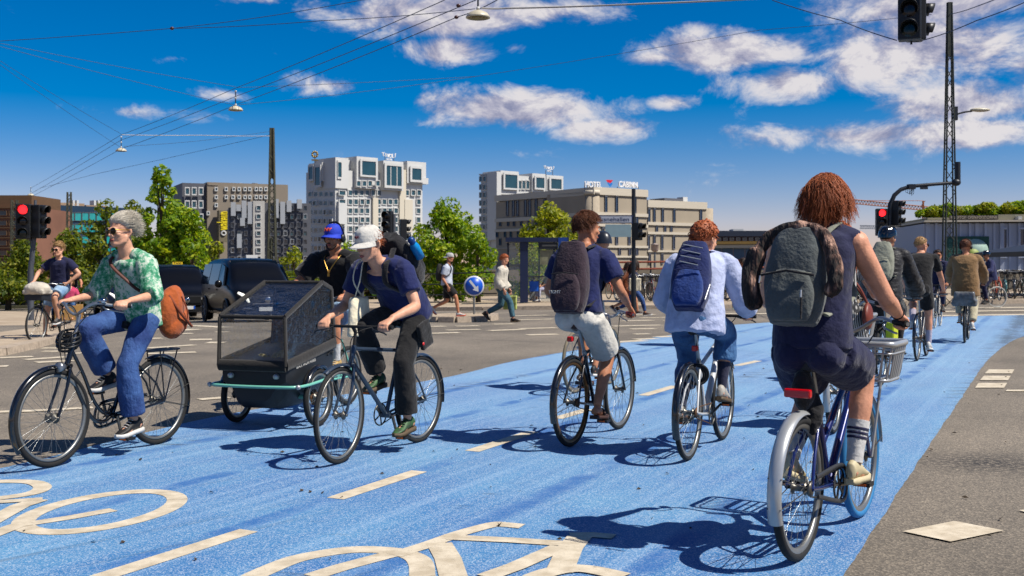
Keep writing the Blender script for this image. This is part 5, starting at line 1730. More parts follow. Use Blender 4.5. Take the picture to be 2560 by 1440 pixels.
def basket_part(r_, bx, bz, bl, bw, bh, m_, L, Rw):
    """open front basket: top hoop, mid hoop, upright bars, slatted floor, stays to the hub"""
    def rect(z, l_, w_, c=.045):
        pts = []
        for sx_, sy_ in ((1, 1), (-1, 1), (-1, -1), (1, -1)):
            cx, cy = bx + sx_ * (l_ / 2 - c), sy_ * (w_ / 2 - c)
            a0 = {(1, 1): 0, (-1, 1): 90, (-1, -1): 180, (1, -1): 270}[(sx_, sy_)]
            for k in range(4):
                a = R(a0 + 30 * k)
                pts.append(V((cx + c * math.cos(a), cy + c * math.sin(a), z)))
        return pts
    o = MB().tube(rect(bz + bh, bl, bw), .013, 8, closed=True, flat=1.3, up=(0, 0, 1)).tube(rect(bz + bh - .05, bl * .97, bw * .97), .006, 6, closed=True).build('basket', m_, r_)
    mb = MB()
    A, B_ = rect(bz + bh, bl, bw), rect(bz, bl * .82, bw * .82)
    def along(poly, n):
        tot = sum((poly[(i + 1) % len(poly)] - poly[i]).length for i in range(len(poly)))
        out = []; d = 0; i = 0; acc_ = 0
        for k in range(n):
            tgt = tot * k / n
            while True:
                seg = (poly[(i + 1) % len(poly)] - poly[i]).length
                if acc_ + seg >= tgt:
                    out.append(poly[i].lerp(poly[(i + 1) % len(poly)], (tgt - acc_) / seg)); break
                acc_ += seg; i += 1
        return out
    pa, pb = along(A, 30), along(B_, 30)
    for a, b_ in zip(pa, pb):
        mb.tube([a, b_], .006, 6)
    mb.build('bars', m_, o)
    mb = MB().tube(B_, .010, 6, closed=True)
    for k in range(7):
        y = -bw * .36 + bw * .72 * k / 6
        mb.tube([V((bx - bl * .4, y, bz)), V((bx + bl * .4, y, bz))], .008, 6)
    mb.build('floor', m_, o)
    mb = MB()
    for s in (1, -1):
        mb.tube([V((bx + .02, s * .10, bz)), V((L, s * .062, Rw))], .008, 6)
    mb.build('stay', m_, o)
SILV = pm('silver_paint', lin(206, 208, 208, .64), .3, .5, var=.06)
BLUEF = pm('bike_blue', lin(24, 40, 110, .6), .22, .2, var=.08, coat=.8)
NAVYF = pm('bike_slate', lin(52, 66, 84, .6), .3, .1, var=.1, coat=.5)
WHTF = pm('bike_white', lin(226, 226, 224, .62), .3, .0, var=.06, coat=.6)
CYTY = pm('blue_tyre', lin(40, 130, 190, .6), .7, var=.08)
GREYT = pm('pale_tyre', lin(130, 118, 96, .6), .8, var=.2)
BROWNT = pm('brown_saddle', lin(60, 36, 26, .6), .5, var=.15)
BIKES = {}
BIKES['A'] = bicycle('bicycle', (395, 1112), (130, 1170), 'black step through bicycle with rear rack under the woman in green', 1.07, 'swan', BIKEK, rim=RIMD, bb=(.50, .29), seat=(.20, .95), st=(.30, .72), ht=(.885, .83), cr=(.94, .70),
    bar='swept', grip=(.70, .28, 1.125), stem=(.815, 1.06), crank=R(-95), fend=(BIKEK, .026, 70, 205, -35, 110), rack=True, guard=True, lamp=(1.06, .70), tw=.021, ns=36)
BIKES['C'] = bicycle('bicycle', (1048, 1107), (845, 1162), 'slate blue bicycle with a straight top tube under the man in the white cap', 1.06, 'diamond', NAVYF, rim=RIMD, bb=(.47, .275), seat=(.17, .96), st=(.285, .77), ht=(.885, .83), cr=(.935, .69),
    bar='flatk', grip=(.885, .27, .97), stem=(.87, .93), crank=R(-100), fend=(NAVYF, .024, 75, 190, 60, 115), tw=.0165, ns=32, steer=R(6))
BIKES['D'] = bicycle('bicycle', (1428, 1118), (1545, 1075), 'old black bicycle with brown rims under the man with the aubergine backpack', 1.03, 'diamond', BIKEK, rim=RIMB, rimf=RIMD, bb=(.46, .285), seat=(.14, .94), st=(.26, .72), ht=(.84, .83), cr=(.89, .69),
    bar='swept', grip=(.55, .28, 1.02), stem=(.79, .98), crank=R(45), fend=(BIKEK, .024, 60, 200, 5, 120), guard=False, tail=(-.02, .84, .045), tw=.019, sad=BROWNT, gm=pm('red_grip', lin(150, 40, 34, .6), .6))
BIKES['F'] = bicycle('bicycle', (1722, 1152), (1805, 1102), 'white bicycle with a coiled lock under the curly haired man', 1.03, 'sport', WHTF, rim=RIMD, bb=(.45, .285), seat=(.17, .94), st=(.27, .70), ht=(.82, .84), cr=(.88, .70),
    bar='flatk', grip=(.72, .27, 1.02), stem=(.80, .98), crank=R(200), fend=(BIKEK, .026, 85, 205, 35, 115), lock=True, tail=(.17, .80, .045), tw=.0185)
BIKES['G'] = bicycle('bicycle', (1998, 1403), (2148, 1297), 'blue hire bicycle with silver mudguards, front basket and blue front tyre', 1.06, 'parallel', BLUEF, tyre_f=CYTY, rim=RIMD, bb=(.46, .29), seat=(.19, .925), st=(.285, .70), ht=(.85, .86), cr=(.905, .71),
    bar='swept', grip=(.76, .29, 1.11), stem=(.83, 1.05), crank=R(175), fend=(SILV, .034, 80, 198, 5, 112), basket=(1.10, .78, .34, .42, .20, SILV), tail=(-.02, .80, .13), tw=.022, ns=36, guard=pm('guard_grey', lin(52, 54, 58, .6), .5), fr=.018)
BIKES['E'] = bicycle('bicycle', (1438, 984), (1522, 962), 'dark bicycle with pale tyres just ahead of the aubergine backpack', 1.03, 'diamond', BIKEK, tyre=GREYT, rim=RIMD, lo=True, ns=28, crank=R(60), grip=(.80, .28, 1.0))
BIKES['H'] = bicycle('bicycle', (2085, 1085), (2135, 1046), 'pale mint city bicycle with a wire basket under the woman in the flower dress', 1.05, 'curved', pm('bike_mint', lin(150, 176, 164, .6), .35, .1), tyre=TYR, rim=RIMD, lo=True, ns=28, bar='swept', grip=(.68, .28, 1.08), stem=(.82, 1.02), crank=R(150), basket=(1.08, .76, .30, .36, .20, SILV), fend=(SILV, .028, 80, 200, 10, 110))
BIKES['I'] = bicycle('bicycle', (2203, 965), (2243, 945), 'dark bicycle with a yellow pannier under the man in the black quilted jacket', 1.05, 'diamond', BIKEK, rim=RIMD, lo=True, ns=28, crank=R(200), grip=(.82, .28, 1.02), rack=True, seat=(.18, .98))
BIKES['J'] = bicycle('bicycle', (2293, 903), (2335, 887), 'black bicycle under the man in a black T-shirt and shorts', 1.04, 'diamond', BIKEK, rim=RIMD, lo=True, ns=28, crank=R(100), grip=(.86, .27, .98), seat=(.17, 1.0), fend=(BIKEK, .024, 70, 200, 20, 110), head=R(62))
BIKES['K'] = bicycle('bicycle', (2412, 858), (2423, 846), 'black bicycle with a loaded rear rack under the man in the brown jacket', 1.05, 'diamond', BIKEK, rim=RIMD, lo=True, ns=28, crank=R(20), grip=(.78, .28, 1.08), bar='swept', stem=(.85, 1.02), rack=True, seat=(.18, 1.0), head=R(64))
pL = V((15.45, 34.4, 0))
BIKES['L'] = bicycle('bicycle', None, None, 'bicycle with white rims under the helmeted man in the blue blazer', 1.06, 'diamond', BIKEK, tyre=pm('white_tyre', lin(214, 210, 200, .6), .7), rim=RIMD, lo=True, ns=24, crank=R(-70), bar='swept', grip=(.72, .28, 1.06), stem=(.84, 1.0), base=V((pL.x, pL.y, gz(pL.x, pL.y) + .004)), head=R(180 + 8))
BIKES['N'] = bicycle('bicycle', None, None, 'bicycle with drop bars half hidden behind the brown jacket rider', 1.04, 'diamond', BIKEK, tyre=pm('white_tyre', None), rim=RIMD, lo=True, ns=24, crank=R(30), bar='flatk', grip=(.88, .24, .98), base=V((10.15, 25.6, gz(10.1, 25.6) + .006)), head=R(242))
BIKES['M'] = bicycle('bicycle', (170, 851), (138, 864), 'bicycle with a covered front crate under the standing man in navy at the left', 1.05, 'diamond', BIKEK, rim=RIMD, lo=True, ns=28, crank=R(10), bar='swept', grip=(.74, .29, 1.08), stem=(.84, 1.02), head=R(-98))
# yellow pannier bag, crate cover, rear bag
bi = BIKES['I']
o = MB(); o.box((-.05, -.13, .62), (.26, .10, .30))
tag(o.build('pannier_bag', pm('pannier_yellow', lin(214, 226, 30, .65), .5, var=.08), None, bi.base, bi.rz, bev=.02), 'bright yellow pannier bag hanging by the quilted jacket rider', 'bag')
bk = BIKES['K']
mb = MB(); mb.box((-.08, 0, .86), (.34, .34, .16)).box((-.08, 0, .74), (.30, .42, .10))
tag(soft(mb, 'rack_bag', pm('foil_grey', lin(116, 118, 120, .6), .35, .2, var=.5, vs=9, bump=.6, bs=14), None, bk.base, bk.rz, .02, 3, (.02, 9., 1., 3.)), 'crumpled grey bag on the rack of the brown jacket rider', 'bag')
bm_ = BIKES['M']
mb = MB(); mb.ell((1.02, 0, 1.00), ((.20, 0, 0), (0, .235, 0), (0, 0, .13)), 18, 10); mb.box((1.02, 0, .94), (.32, .40, .07))
tag(soft(mb, 'crate_cover', cloth('cover', (214, 204, 186)), None, bm_.base, bm_.rz, .018, 3, (.012, 7., 1., 5.)), 'beige fabric cover over the front crate of the standing man', 'cover')
MB().box((1.02, 0, .86), (.28, .34, .13)).build('front_crate', DK, bm_.root)

# parked bicycles: a few kinds built once, then copied into the racks
kinds = []
KF = [BIKEK, pm('bike_grey', lin(150, 150, 150, .6), .4, .3), pm('bike_red', lin(170, 40, 30, .6), .3, coat=.5), pm('bike_teal', lin(40, 110, 110, .6), .3, coat=.5), WHTF, pm('bike_orange', lin(214, 84, 24, .6), .35, coat=.4)]
rng = random.Random(5)
slots = [(4.1 + .42 * i, 41.6 + rng.uniform(-.2, .2)) for i in range(24)] + [(4.3 + .44 * i, 43.9 + rng.uniform(-.2, .2)) for i in range(26)] + [(17.2 + .5 * i, 38.6 + .2 * i + rng.uniform(-.2, .2)) for i in range(9)] + [(17.4 + .5 * i, 40.9 + .2 * i) for i in range(9)] + [(10.6 + .5 * i, 37.9 + .06 * i) for i in range(10)]
CN = ['black', 'grey', 'red', 'teal', 'white', 'orange']
first = {}
ORD = 'first second third fourth fifth sixth seventh eighth ninth tenth eleventh twelfth thirteenth fourteenth fifteenth sixteenth seventeenth eighteenth nineteenth twentieth twenty-first twenty-second twenty-third twenty-fourth twenty-fifth twenty-sixth'.split()
for i, (x, y) in enumerate(slots):
    k = rng.choice((0, 0, 0, 1, 1, 2, 3, 4, 5))
    hd = R(90 + rng.uniform(-9, 9) + (180 if rng.random() < .5 else 0)) + R(rng.choice((-24, 18, -12)))
    base = V((x, y, gz(x, y) + .12))
    row = 'nearer rack' if (i < 24) else ('farther rack' if i < 50 else ('rack at the right edge' if i < 68 else 'rack behind the right hand riders'))
    n_ = {'nearer rack': i, 'farther rack': i - 24, 'rack at the right edge': i - 50, 'rack behind the right hand riders': i - 68}[row]
    lab = CN[k] + ' parked bicycle, ' + ORD[n_] + ' from the left in the ' + row
    if k not in first:
        b_ = bicycle('parked_bicycle', None, None, lab, 1.04, ('diamond', 'curved')[k % 2], KF[k], lo=True, ns=20, base=base, head=hd, bar='swept' if k % 2 else 'flat', grip=(.72, .28, 1.04) if k % 2 else (.86, .28, 1.0), stem=(.84, 1.0), grp='parked bicycles', crank=R(40 * k), fend=(KF[k], .024, 80, 190, 20, 110), rack=(k % 3 != 2), basket=(1.06, .78, .28, .34, .2, (SILV, BLK)[k % 2]) if k in (1, 3, 4) else None)
        first[k] = b_.root
        c_ = b_.root
    else:
        c_ = copy_tree(first[k])
        c_.location = base; c_.rotation_euler = (0, 0, hd)
    c_['label'] = lab; c_['group'] = 'parked bicycles, ' + row
# ================================================================== people
SK1 = pm('skin_fair', lin(226, 168, 136, .68), .5, var=.17, vs=18, spec=.35, bump=.12, bs=90)
SK2 = pm('skin_tan', lin(204, 138, 102, .66), .5, var=.17, vs=18, spec=.35, bump=.12, bs=90)
SK3 = pm('skin_ruddy', lin(226, 162, 130, .68), .5, var=.19, vs=14, spec=.35, bump=.12, bs=90)
LIP = pm('lip', lin(176, 92, 82, .6), .45, var=.05)
EYEW = pm('eye_white', lin(220, 214, 208, .62), .2, var=0)
EYED = pm('eye_dark', lin(36, 28, 24, .6), .15, var=0)
SHADE = pm('sunglass_lens', lin(34, 18, 14, .5), .1, var=.1, spec=.35)
GOLD = pm('gold_chain', lin(206, 160, 80, .65), .3, .9, var=.1)
X0, Y0, Z0 = V((1, 0, 0)), V((0, 1, 0)), V((0, 0, 1))
def ik(a, b, l1, l2, hint):
    d = b - a
    L_ = d.length
    if L_ > (l1 + l2) * .985:
        k = L_ / ((l1 + l2) * .985); l1 *= k; l2 *= k
    u = d.normalized()
    x = (l1 * l1 - l2 * l2 + L_ * L_) / (2 * L_)
    h = math.sqrt(max(0, l1 * l1 - x * x))
    w = hint - u * hint.dot(u)
    w = w.normalized() if w.length > 1e-4 else perp(u)[0]
    return a + u * x + w * h
def limb(mb, a, m, b, fr_r, f0=0., f1=2., seg=14, flat=1.):
    """taper tube a-m-b; fr_r = list of (fraction 0..2, radius); cut to [f0, f1]"""
    def pos(f_):
        return a.lerp(m, f_) if f_ <= 1 else m.lerp(b, f_ - 1)
    def rad(f_):
        for (p, r0), (q, r1) in zip(fr_r, fr_r[1:]):
            if f_ <= q:
                return r0 + (r1 - r0) * (f_ - p) / max(1e-6, q - p)
        return fr_r[-1][1]
    fs = sorted({f0, f1, *[p for p, _ in fr_r if f0 < p < f1], *[x for x in (.88, .95, 1.05, 1.12) if f0 < x < f1]})
    pts = [pos(f_) for f_ in fs]
    # round the joint
    for i, f_ in enumerate(fs):
        if .85 < f_ < 1.15:
            w = 1 - abs(f_ - 1) / .15
            pts[i] = pts[i].lerp((pos(.85) + pos(1.15)) / 2, .22 * w)
    mb.tube(pts, [rad(f_) for f_ in fs], seg, flat=flat)
ARM = [(0, .054), (.3, .050), (.7, .043), (1, .039), (1.2, .041), (1.5, .036), (1.8, .028), (2, .026)]
LEG = [(0, .088), (.3, .083), (.7, .068), (1, .056), (1.2, .054), (1.35, .056), (1.6, .046), (1.85, .036), (2, .034)]
TORSO = [(-.16, .125, .10), (-.05, .162, .118), (.1, .163, .118), (.28, .150, .108), (.45, .148, .106), (.62, .160, .112), (.78, .172, .114), (.88, .168, .102), (.95, .13, .085), (1.02, .075, .065)]
def torso_at(J, f_):
    sp = J['spine']
    u = max(0, min(2.999, f_ * 3)) if f_ > 0 else 0
    i = int(u); k = u - i
    if f_ < 0:
        return sp[0] + (sp[1] - sp[0]).normalized() * f_ * J['tl'], (sp[1] - sp[0]).normalized()
    if f_ > 1:
        return sp[3] + (sp[3] - sp[2]).normalized() * (f_ - 1) * J['tl'], (sp[3] - sp[2]).normalized()
    a = sp[i]; b_ = sp[i + 1]
    p = sp[max(0, i - 1)]; n = sp[min(3, i + 2)]
    q_ = .5 * ((2 * a) + (b_ - p) * k + (2 * p - 5 * a + 4 * b_ - n) * k * k + (3 * a - p - 3 * b_ + n) * k ** 3)
    return q_, ((b_ - p) * (1 - k) + (n - a) * k).normalized()
def torso_loft(mb, J, prof, inf=0., w=1., d=1., seg=28, ex=2.4):
    rings = []
    for f_, hw, hd in prof:
        c_, tn = torso_at(J, f_)
        sd = J['side']
        dp = sd.cross(tn).normalized()
        rg = []
        for j in range(seg):
            a = 2 * math.pi * j / seg
            ca, sa = math.cos(a), math.sin(a)
            ca = math.copysign(abs(ca) ** (2 / ex), ca); sa = math.copysign(abs(sa) ** (2 / ex), sa)
            rg.append(c_ + sd * ca * (hw * w + inf) + dp * sa * (hd * d + inf))
        rings.append(rg)
    mb.loft(rings)
def head_pieces(mb, J, lo=False):
    c, f, u, l, k = J['head'], J['hf'], J['hu'], J['hl'], J['hs']
    q = lambda a, b, e: c + f * (a * k) + l * (b * k) + u * (e * k)
    ax = lambda a, b, e: (f * (a * k), l * (b * k), u * (e * k))
    mb.ell(q(-.012, 0, .030), ax(.098, .077, .092), 20, 14)
    mb.ell(q(.026, 0, -.025), ax(.066, .064, .085), 16, 12)
    mb.ell(q(.058, 0, -.092), ax(.034, .034, .026), 12, 8)
    for s in (1, -1):
        mb.tube([q(-.005, .062 * s, -.035), q(.015, .056 * s, -.072), q(.058, .022 * s, -.098)], [.020 * k, .020 * k, .018 * k], 10)
        mb.ell(q(.062, .040 * s, -.018), ax(.026, .024, .022), 10, 8)
        mb.tube([q(-.012, .076 * s, .022), q(-.020, .085 * s, .018), q(-.022, .086 * s, -.008), q(-.008, .079 * s, -.034)], [.010 * k, .013 * k, .013 * k, .009 * k], 8)
    if not lo:
        mb.tube([q(.082, -.046, .016), q(.094, -.022, .022), q(.095, 0, .020), q(.094, .022, .022), q(.082, .046, .016)], .011 * k, 8)
        mb.tube([q(.090, 0, .012), q(.102, 0, -.008), q(.113, 0, -.026), q(.100, 0, -.036)], [.009 * k, .010 * k, .013 * k, .010 * k], 10)
        for s in (1, -1):
            mb.ell(q(.098, .012 * s, -.031), ax(.012, .009, .008), 8, 6)
        mb.ell(q(.084, 0, -.058), ax(.016, .028, .012), 12, 8)
        mb.ell(q(.082, 0, -.070), ax(.015, .022, .009), 12, 8)
    else:
        mb.tube([q(.088, 0, .010), q(.110, 0, -.028)], [.012 * k, .014 * k], 8)
def hand_grip(mb, g, a, W, s, k_=1.):
    d = g - W
    k = d - a * d.dot(a)
    k = k.normalized() if k.length > 1e-4 else X0.copy()
    n = a.cross(k)
    if n.z < 0:
        n = -n
    Kc = g + n * .027 + k * .010
    rings = []
    for f_, wd_, th in ((0, .025, .019), (.3, .032, .019), (.7, .041, .018), (1, .042, .014)):
        c_ = W.lerp(Kc, f_)
        rings.append([c_ + a * wd_ * math.cos(t_) + n * th * math.sin(t_) for t_ in [2 * math.pi * j / 14 for j in range(14)]])
    mb.loft(rings)
    for i in range(4):
        o = a * (-.031 + .0207 * i)
        kk = (.94, 1.05, 1., .86)[i]
        mb.tube([Kc + o - k * .01, g + o + (k * .030 + n * .017) * kk, g + o + (k * .032 - n * .010) * kk, g + o + (k * .012 - n * .028) * kk, g + o - k * .008 - n * .027], [.0105, .0102, .0095, .0088, .0075], 8)
    mb.tube([W.lerp(Kc, .35) - a * .022, W.lerp(Kc, .75) - a * .048, g - a * .050 + k * .016 + n * .006, g - a * .046 + k * .024 - n * .012], [.014, .0125, .0108, .009], 8)
def hand_free(mb, W, d, pn, s):
    """relaxed hand hanging along d, palm normal pn"""
    d = d.normalized(); pn = (pn - d * pn.dot(d)).normalized(); w = d.cross(pn)
    rings = []
    for f_, wd_, th in ((0, .025, .019), (.035, .034, .018), (.07, .040, .016), (.088, .040, .013)):
        rings.append([W + d * f_ + w * wd_ * math.cos(t_) + pn * th * math.sin(t_) for t_ in [2 * math.pi * j / 12 for j in range(12)]])
    mb.loft(rings)
    for i in range(4):
        o = w * (-.030 + .020 * i)
        ln = (.075, .085, .08, .062)[i]
        b_ = W + d * .084 + o
        mb.tube([b_, b_ + d * ln * .4 + pn * .006, b_ + d * ln * .75 + pn * .022, b_ + d * ln * .92 + pn * .038], [.0098, .0095, .0085, .0072], 7)
    mb.tube([W + d * .025 - w * .024 * s, W + d * .055 - w * .048 * s + pn * .01, W + d * .085 - w * .050 * s + pn * .02], [.013, .0115, .009], 7)
def foot_frame(A, td, up):
    fx = td.normalized(); fy = up.cross(fx).normalized(); fz = fx.cross(fy)
    return lambda x, y, z: A + fx * x + fy * y + fz * z
def shoe(person, J, i, mats, vox, style='trainer'):
    A, td, up = J['ankle'][i], J['toe'][i], J['fup'][i]
    q = foot_frame(A, td, up)
    outl = [(-.078, .018), (-.070, .030), (-.03, .036), (.03, .036), (.08, .043), (.125, .047), (.165, .040), (.192, .022), (.200, .006)]
    mb = MB()
    rs = []
    for x, w in outl:
        rs.append([q(x, w * ca * 1.04, (-.108 if sa < 0 else -.078) + (.012 if x > .15 else 0) * (x - .15) / .05) for ca, sa in ((1, -1), (1, 1), (.3, 1), (-.3, 1), (-1, 1), (-1, -1), (-.3, -1), (.3, -1))])
    mb.loft(rs)
    up_m = MB()
    rs = []
    top = [(-.076, .012, -.03), (-.066, .026, .0), (-.03, .033, .022), (.015, .034, .012), (.06, .037, -.012), (.10, .042, -.036), (.14, .041, -.050), (.175, .031, -.060), (.193, .012, -.070)]
    for x, w, zt in top:
        rs.append([q(x, w * math.cos(a), (-.082 + zt) / 2 + (zt + .082) / 2 * math.sin(a)) for a in [2 * math.pi * j / 14 for j in range(14)]])
    if style == 'sandal':
        up_m.tube([q(.06, -.045, -.07), q(.075, -.02, -.035), q(.085, .02, -.033), q(.07, .045, -.07)], .022, 8, flat=.5)
        up_m.loft([[q(x, w * .96 * ca, -.09 + .008 * sa) for ca, sa in ((1, -1), (1, 1), (-1, 1), (-1, -1))] for x, w in outl])
    else:
        up_m.loft(rs)
    so_ = soft(up_m, 'shoe' if style != 'sandal' else 'sandal', mats[0], person, None, 0, vox, 2)
    mb.build('sole', mats[1], so_)
    if vox < .009 and style != 'sandal':
        m2 = MB()
        for k in range(4):
            x = .035 + .022 * k; z = .004 - .0125 * k * 1.05
            m2.tube([q(x, -.024, z - .004), q(x + .006, 0, z + .006), q(x, .024, z - .004)], .0035, 5)
        tag(m2.build('laces', mats[2] if len(mats) > 2 else mats[1], so_), kind='stuff')
    return so_
HSEED = [0]
def hair_mat(name, a, b):
    if name in MATS:
        return MATS[name]
    t = T(name, .55)
    g = t.n('ShaderNodeNewGeometry')
    t.color(t.mix(t.noise(60., None, 3), t.ramp(g.outputs['Random Per Island'], (0., lin(*a, .6)), (1., lin(*b, .6))), lin(*b, .6)))
    t.b.inputs['Specular IOR Level'].default_value = .3
    t.bump(t.noise(160., t.mapping(0, (1, 1, .25)), 4), .6, .006)
    MATS[name] = t.m
    return t.m
def hair(person, J, mat, th=(.018, .010), nape=-.62, front=.50, strands=0, slen=(.05, .09), flow=None, curl=0., vol=1., r0=.0032, amp=.006, side=None, name='hair', gmax=.010):
    """hair cap grown over the skull region, plus loose locks"""
    c, f, u, l, k = J['head'], J['hf'], J['hu'], J['hl'], J['hs']
    HSEED[0] += 1
    rng = random.Random(HSEED[0] * 7)
    def umin(a):
        pts = [(-1, nape), (-.35, nape + .12), (-.12, -.25 if side is None else side), (.22, -.05 if side is None else side + .2), (.55, front - .12), (1, front)]
        for (p, v0), (q_, v1) in zip(pts, pts[1:]):
            if a <= q_:
                return v0 + (v1 - v0) * (a - p) / (q_ - p)
        return front
    def surf(d, extra):
        a, b, e = d
        R_ = 1 / math.sqrt((a / .098) ** 2 + (b / .077) ** 2 + (e / .092) ** 2)
        if e < 0:
            R_ = R_ * (1 - .18 * min(1, -e))
        p = R_ + extra
        return c + f * ((-.012 + a * p) * k) + l * (b * p * k) + u * ((.030 + e * p) * k)
    mb = MB()
    nu, nv = 40, 30
    rings = []
    for i in range(1, nv):
        t_ = math.pi * i / nv
        rg = []
        for j in range(nu):
            p_ = 2 * math.pi * j / nu
            d = (math.sin(t_) * math.cos(p_), math.sin(t_) * math.sin(p_), math.cos(t_))
            hn = math.hypot(d[0], d[1]) + 1e-6
            m_ = d[2] - umin(d[0] / hn if hn > .05 else 0)
            nz = noise.noise(V(d) * 4.5 + V((HSEED[0] * 3.3, 0, 0))) * amp * 1.6 + noise.noise(V(d) * 11 + V((HSEED[0], 2, 0))) * amp
            ex = -.02 if m_ < -.06 else (-.004 if m_ < 0 else (th[1] + (th[0] - th[1]) * max(0, d[2])) * min(1, .35 + m_ * 3.5) + nz)
            rg.append(surf(d, ex * vol))
        rings.append(rg)
    mb.loft(rings, True)
    o = mb.build(name, mat, person)
    if strands:
        mb = MB()
        n = 0
        while n < strands:
            d = V((rng.gauss(0, 1), rng.gauss(0, 1), rng.gauss(.25, 1))).normalized()
            hn = math.hypot(d.x, d.y) + 1e-6
            if d.z - umin(d.x / hn if hn > .05 else 0) < .0:
                continue
            n += 1
            p = surf(tuple(d), (th[1] + (th[0] - th[1]) * max(0, d.z)) * .6 * vol)
            nd = (p - c).normalized()
            fl = flow(d) if flow else V((-.4, d.y * .4, -.6))
            fw = f * fl.x + l * fl.y + u * fl.z
            ln = rng.uniform(*slen)
            g0 = rng.uniform(0, gmax)
            pts = [p]
            ph = rng.uniform(0, 6.28)
            dirv = (nd * .55 + fw).normalized()
            su, sw = perp(dirv)
            sg = 7
            for i in range(1, sg + 1):
                g_ = i / sg
                dd = (dirv * (1 - g_ * .7) + fw * g_ * 1.1 - Z0 * .35 * g_).normalized()
                p2 = pts[-1] + dd * ln / sg + (su * math.sin(ph + i * 1.3) + sw * math.cos(ph + i * 1.3)) * curl
                cc_ = c - f * (.012 * k) + u * (.030 * k)
                rl = p2 - cc_
                tt_ = (th[1] + (th[0] - th[1]) * max(0, rl.normalized().dot(u))) * vol + .001 + g0
                m_ = math.sqrt((rl.dot(f) / (.098 * k + tt_)) ** 2 + (rl.dot(l) / (.077 * k + tt_)) ** 2 + (rl.dot(u) / (.092 * k + tt_)) ** 2)
                pts.append(cc_ + rl / m_ if m_ < 1 else p2)
            mb.tube(pts, [r0 * (1 - .75 * i / sg) for i in range(sg + 1)], 3, False)
        tag(mb.build('hair_locks', mat, o), kind='stuff')
    return o
def cap(person, J, mat, logo=None, logo_s=.05, brim_mat=None, back=False):
    c, f, u, l, k = J['head'], J['hf'], J['hu'], J['hl'], J['hs']
    if back:
        f, l = -f, -l
    q = lambda a, b, e: c + f * (a * k) + l * (b * k) + u * (e * k)
    mb = MB()
    rings = []
    for i in range(10):
        t_ = i / 9
        e = .030 + .112 * math.sin(t_ * math.pi / 2)
        rr = math.cos(t_ * math.pi / 2) ** .62 if t_ < 1 else .02
        rings.append([q(-.012 + (.114 * rr) * math.cos(a) + (.006 if math.cos(a) > 0 else 0), .091 * rr * math.sin(a), e - .012 * math.cos(a) * (1 - t_) * 0 + .012 * (1 - t_) * max(0, math.cos(a))) for a in [2 * math.pi * j / 28 for j in range(28)]])
    mb.loft(rings)
    o = mb.build('cap', mat, person)
    mb = MB()
    top, bot = [], []
    n = 17
    vs, fs = [], []
    for i in range(6):
        g_ = i / 5
        for j in range(n):
            a = R(-78 + 156 * j / (n - 1))
            ext = .082 * g_ * max(0.02, math.cos(a * .98)) ** .5
            x = -.012 + (.112 + ext) * math.cos(a) + .004
            y = (.090 + ext * .25) * math.sin(a)
            z = .040 - .020 * g_ - .018 * (y / .09) ** 2 * g_
            vs.append(q(x, y, z)); 
    m_ = len(vs)
    vs2 = [v - u * .005 for v in vs]
    for i in range(5):
        for j in range(n - 1):
            a = i * n + j
            fs.append((a, a + 1, a + n + 1, a + n)); fs.append((m_ + a, m_ + a + n, m_ + a + n + 1, m_ + a + 1))
    for j in range(n - 1):
        a = 5 * n + j
        fs.append((a, a + 1, m_ + a + 1, m_ + a))
    mb.add(vs + vs2, fs, True)
    mb.build('brim', brim_mat or mat, o)
    MB().ell(q(-.012, 0, .143), (f * .008, l * .008, u * .005), 8, 5).build('button', brim_mat or mat, o)
    if logo:
        s, lm = logo
        cc = q(.106, 0, .086)
        nn = (f * .86 + u * .5).normalized()
        text_obj(s, 'cap_emblem', logo_s, lm, o, basis(cc, l, u - nn * nn.dot(u)), .006)
    return o
def helmet(person, J, mat, vents=True):
    c, f, u, l, k = J['head'], J['hf'], J['hu'], J['hl'], J['hs']
    q = lambda a, b, e: c + f * (a * k) + l * (b * k) + u * (e * k)
    mb = MB()
    rings = []
    for i in range(11):
        t_ = i / 10
        e = .028 + .125 * math.sin(t_ * math.pi / 2)
        rr = max(.02, math.cos(t_ * math.pi / 2) ** .6)
        rings.append([q(-.012 + .132 * rr * math.cos(a), .104 * rr * math.sin(a) * (1 + (.02 if (j // 3) % 2 else -.03) * (1 if vents else 0)), e - .02 * (1 - t_) * (math.cos(a) < -.3)) for j, a in enumerate([2 * math.pi * j / 36 for j in range(36)])])
    mb.loft(rings)
    o = mb.build('helmet', mat, person)
    if vents:
        for s in (-.055, -.02, .02, .055):
            MB().tube([q(.09, s, .105), q(.03, s * 1.1, .146), q(-.05, s * 1.1, .146), q(-.11, s, .105)], [.004, .009, .009, .004], 6).build('vent', GRIPM, o)
    for s in (1, -1):
        MB().tube([q(-.01, .09 * s, .03), q(.01, .078 * s, -.05), q(.04, .02 * s, -.118)], .005, 5).build('strap', GRIPM, o)
    return o
def glasses(person, J, lens=SHADE, frame=None):
    c, f, u, l, k = J['head'], J['hf'], J['hu'], J['hl'], J['hs']
    q = lambda a, b, e: c + f * (a * k) + l * (b * k) + u * (e * k)
    fm_ = frame or DK
    mb = MB()
    for s in (1, -1):
        mb.tube([q(.100, .055 * s, .016), q(.05, .078 * s, .016), q(-.02, .084 * s, .010)], .0028, 5)
    mb.tube([q(.108, -.010, .016), q(.108, .010, .016)], .0028, 5)
    for s in (1, -1):
        mb.ring(q(.104, .033 * s, .006), (f + l * .18 * s), .0265 * k, .0016, 22, 5)
    o = tag(mb.build('sunglasses', fm_, person), kind='stuff')
    for s in (1, -1):
        nn = (f + l * .18 * s).normalized(); tt = l - nn * l.dot(nn)
        MB().ell(q(.1035, .033 * s, .006), (nn * .0045, tt * .0275, u * .0245), 16, 8).build('lens', lens, o)
    return o
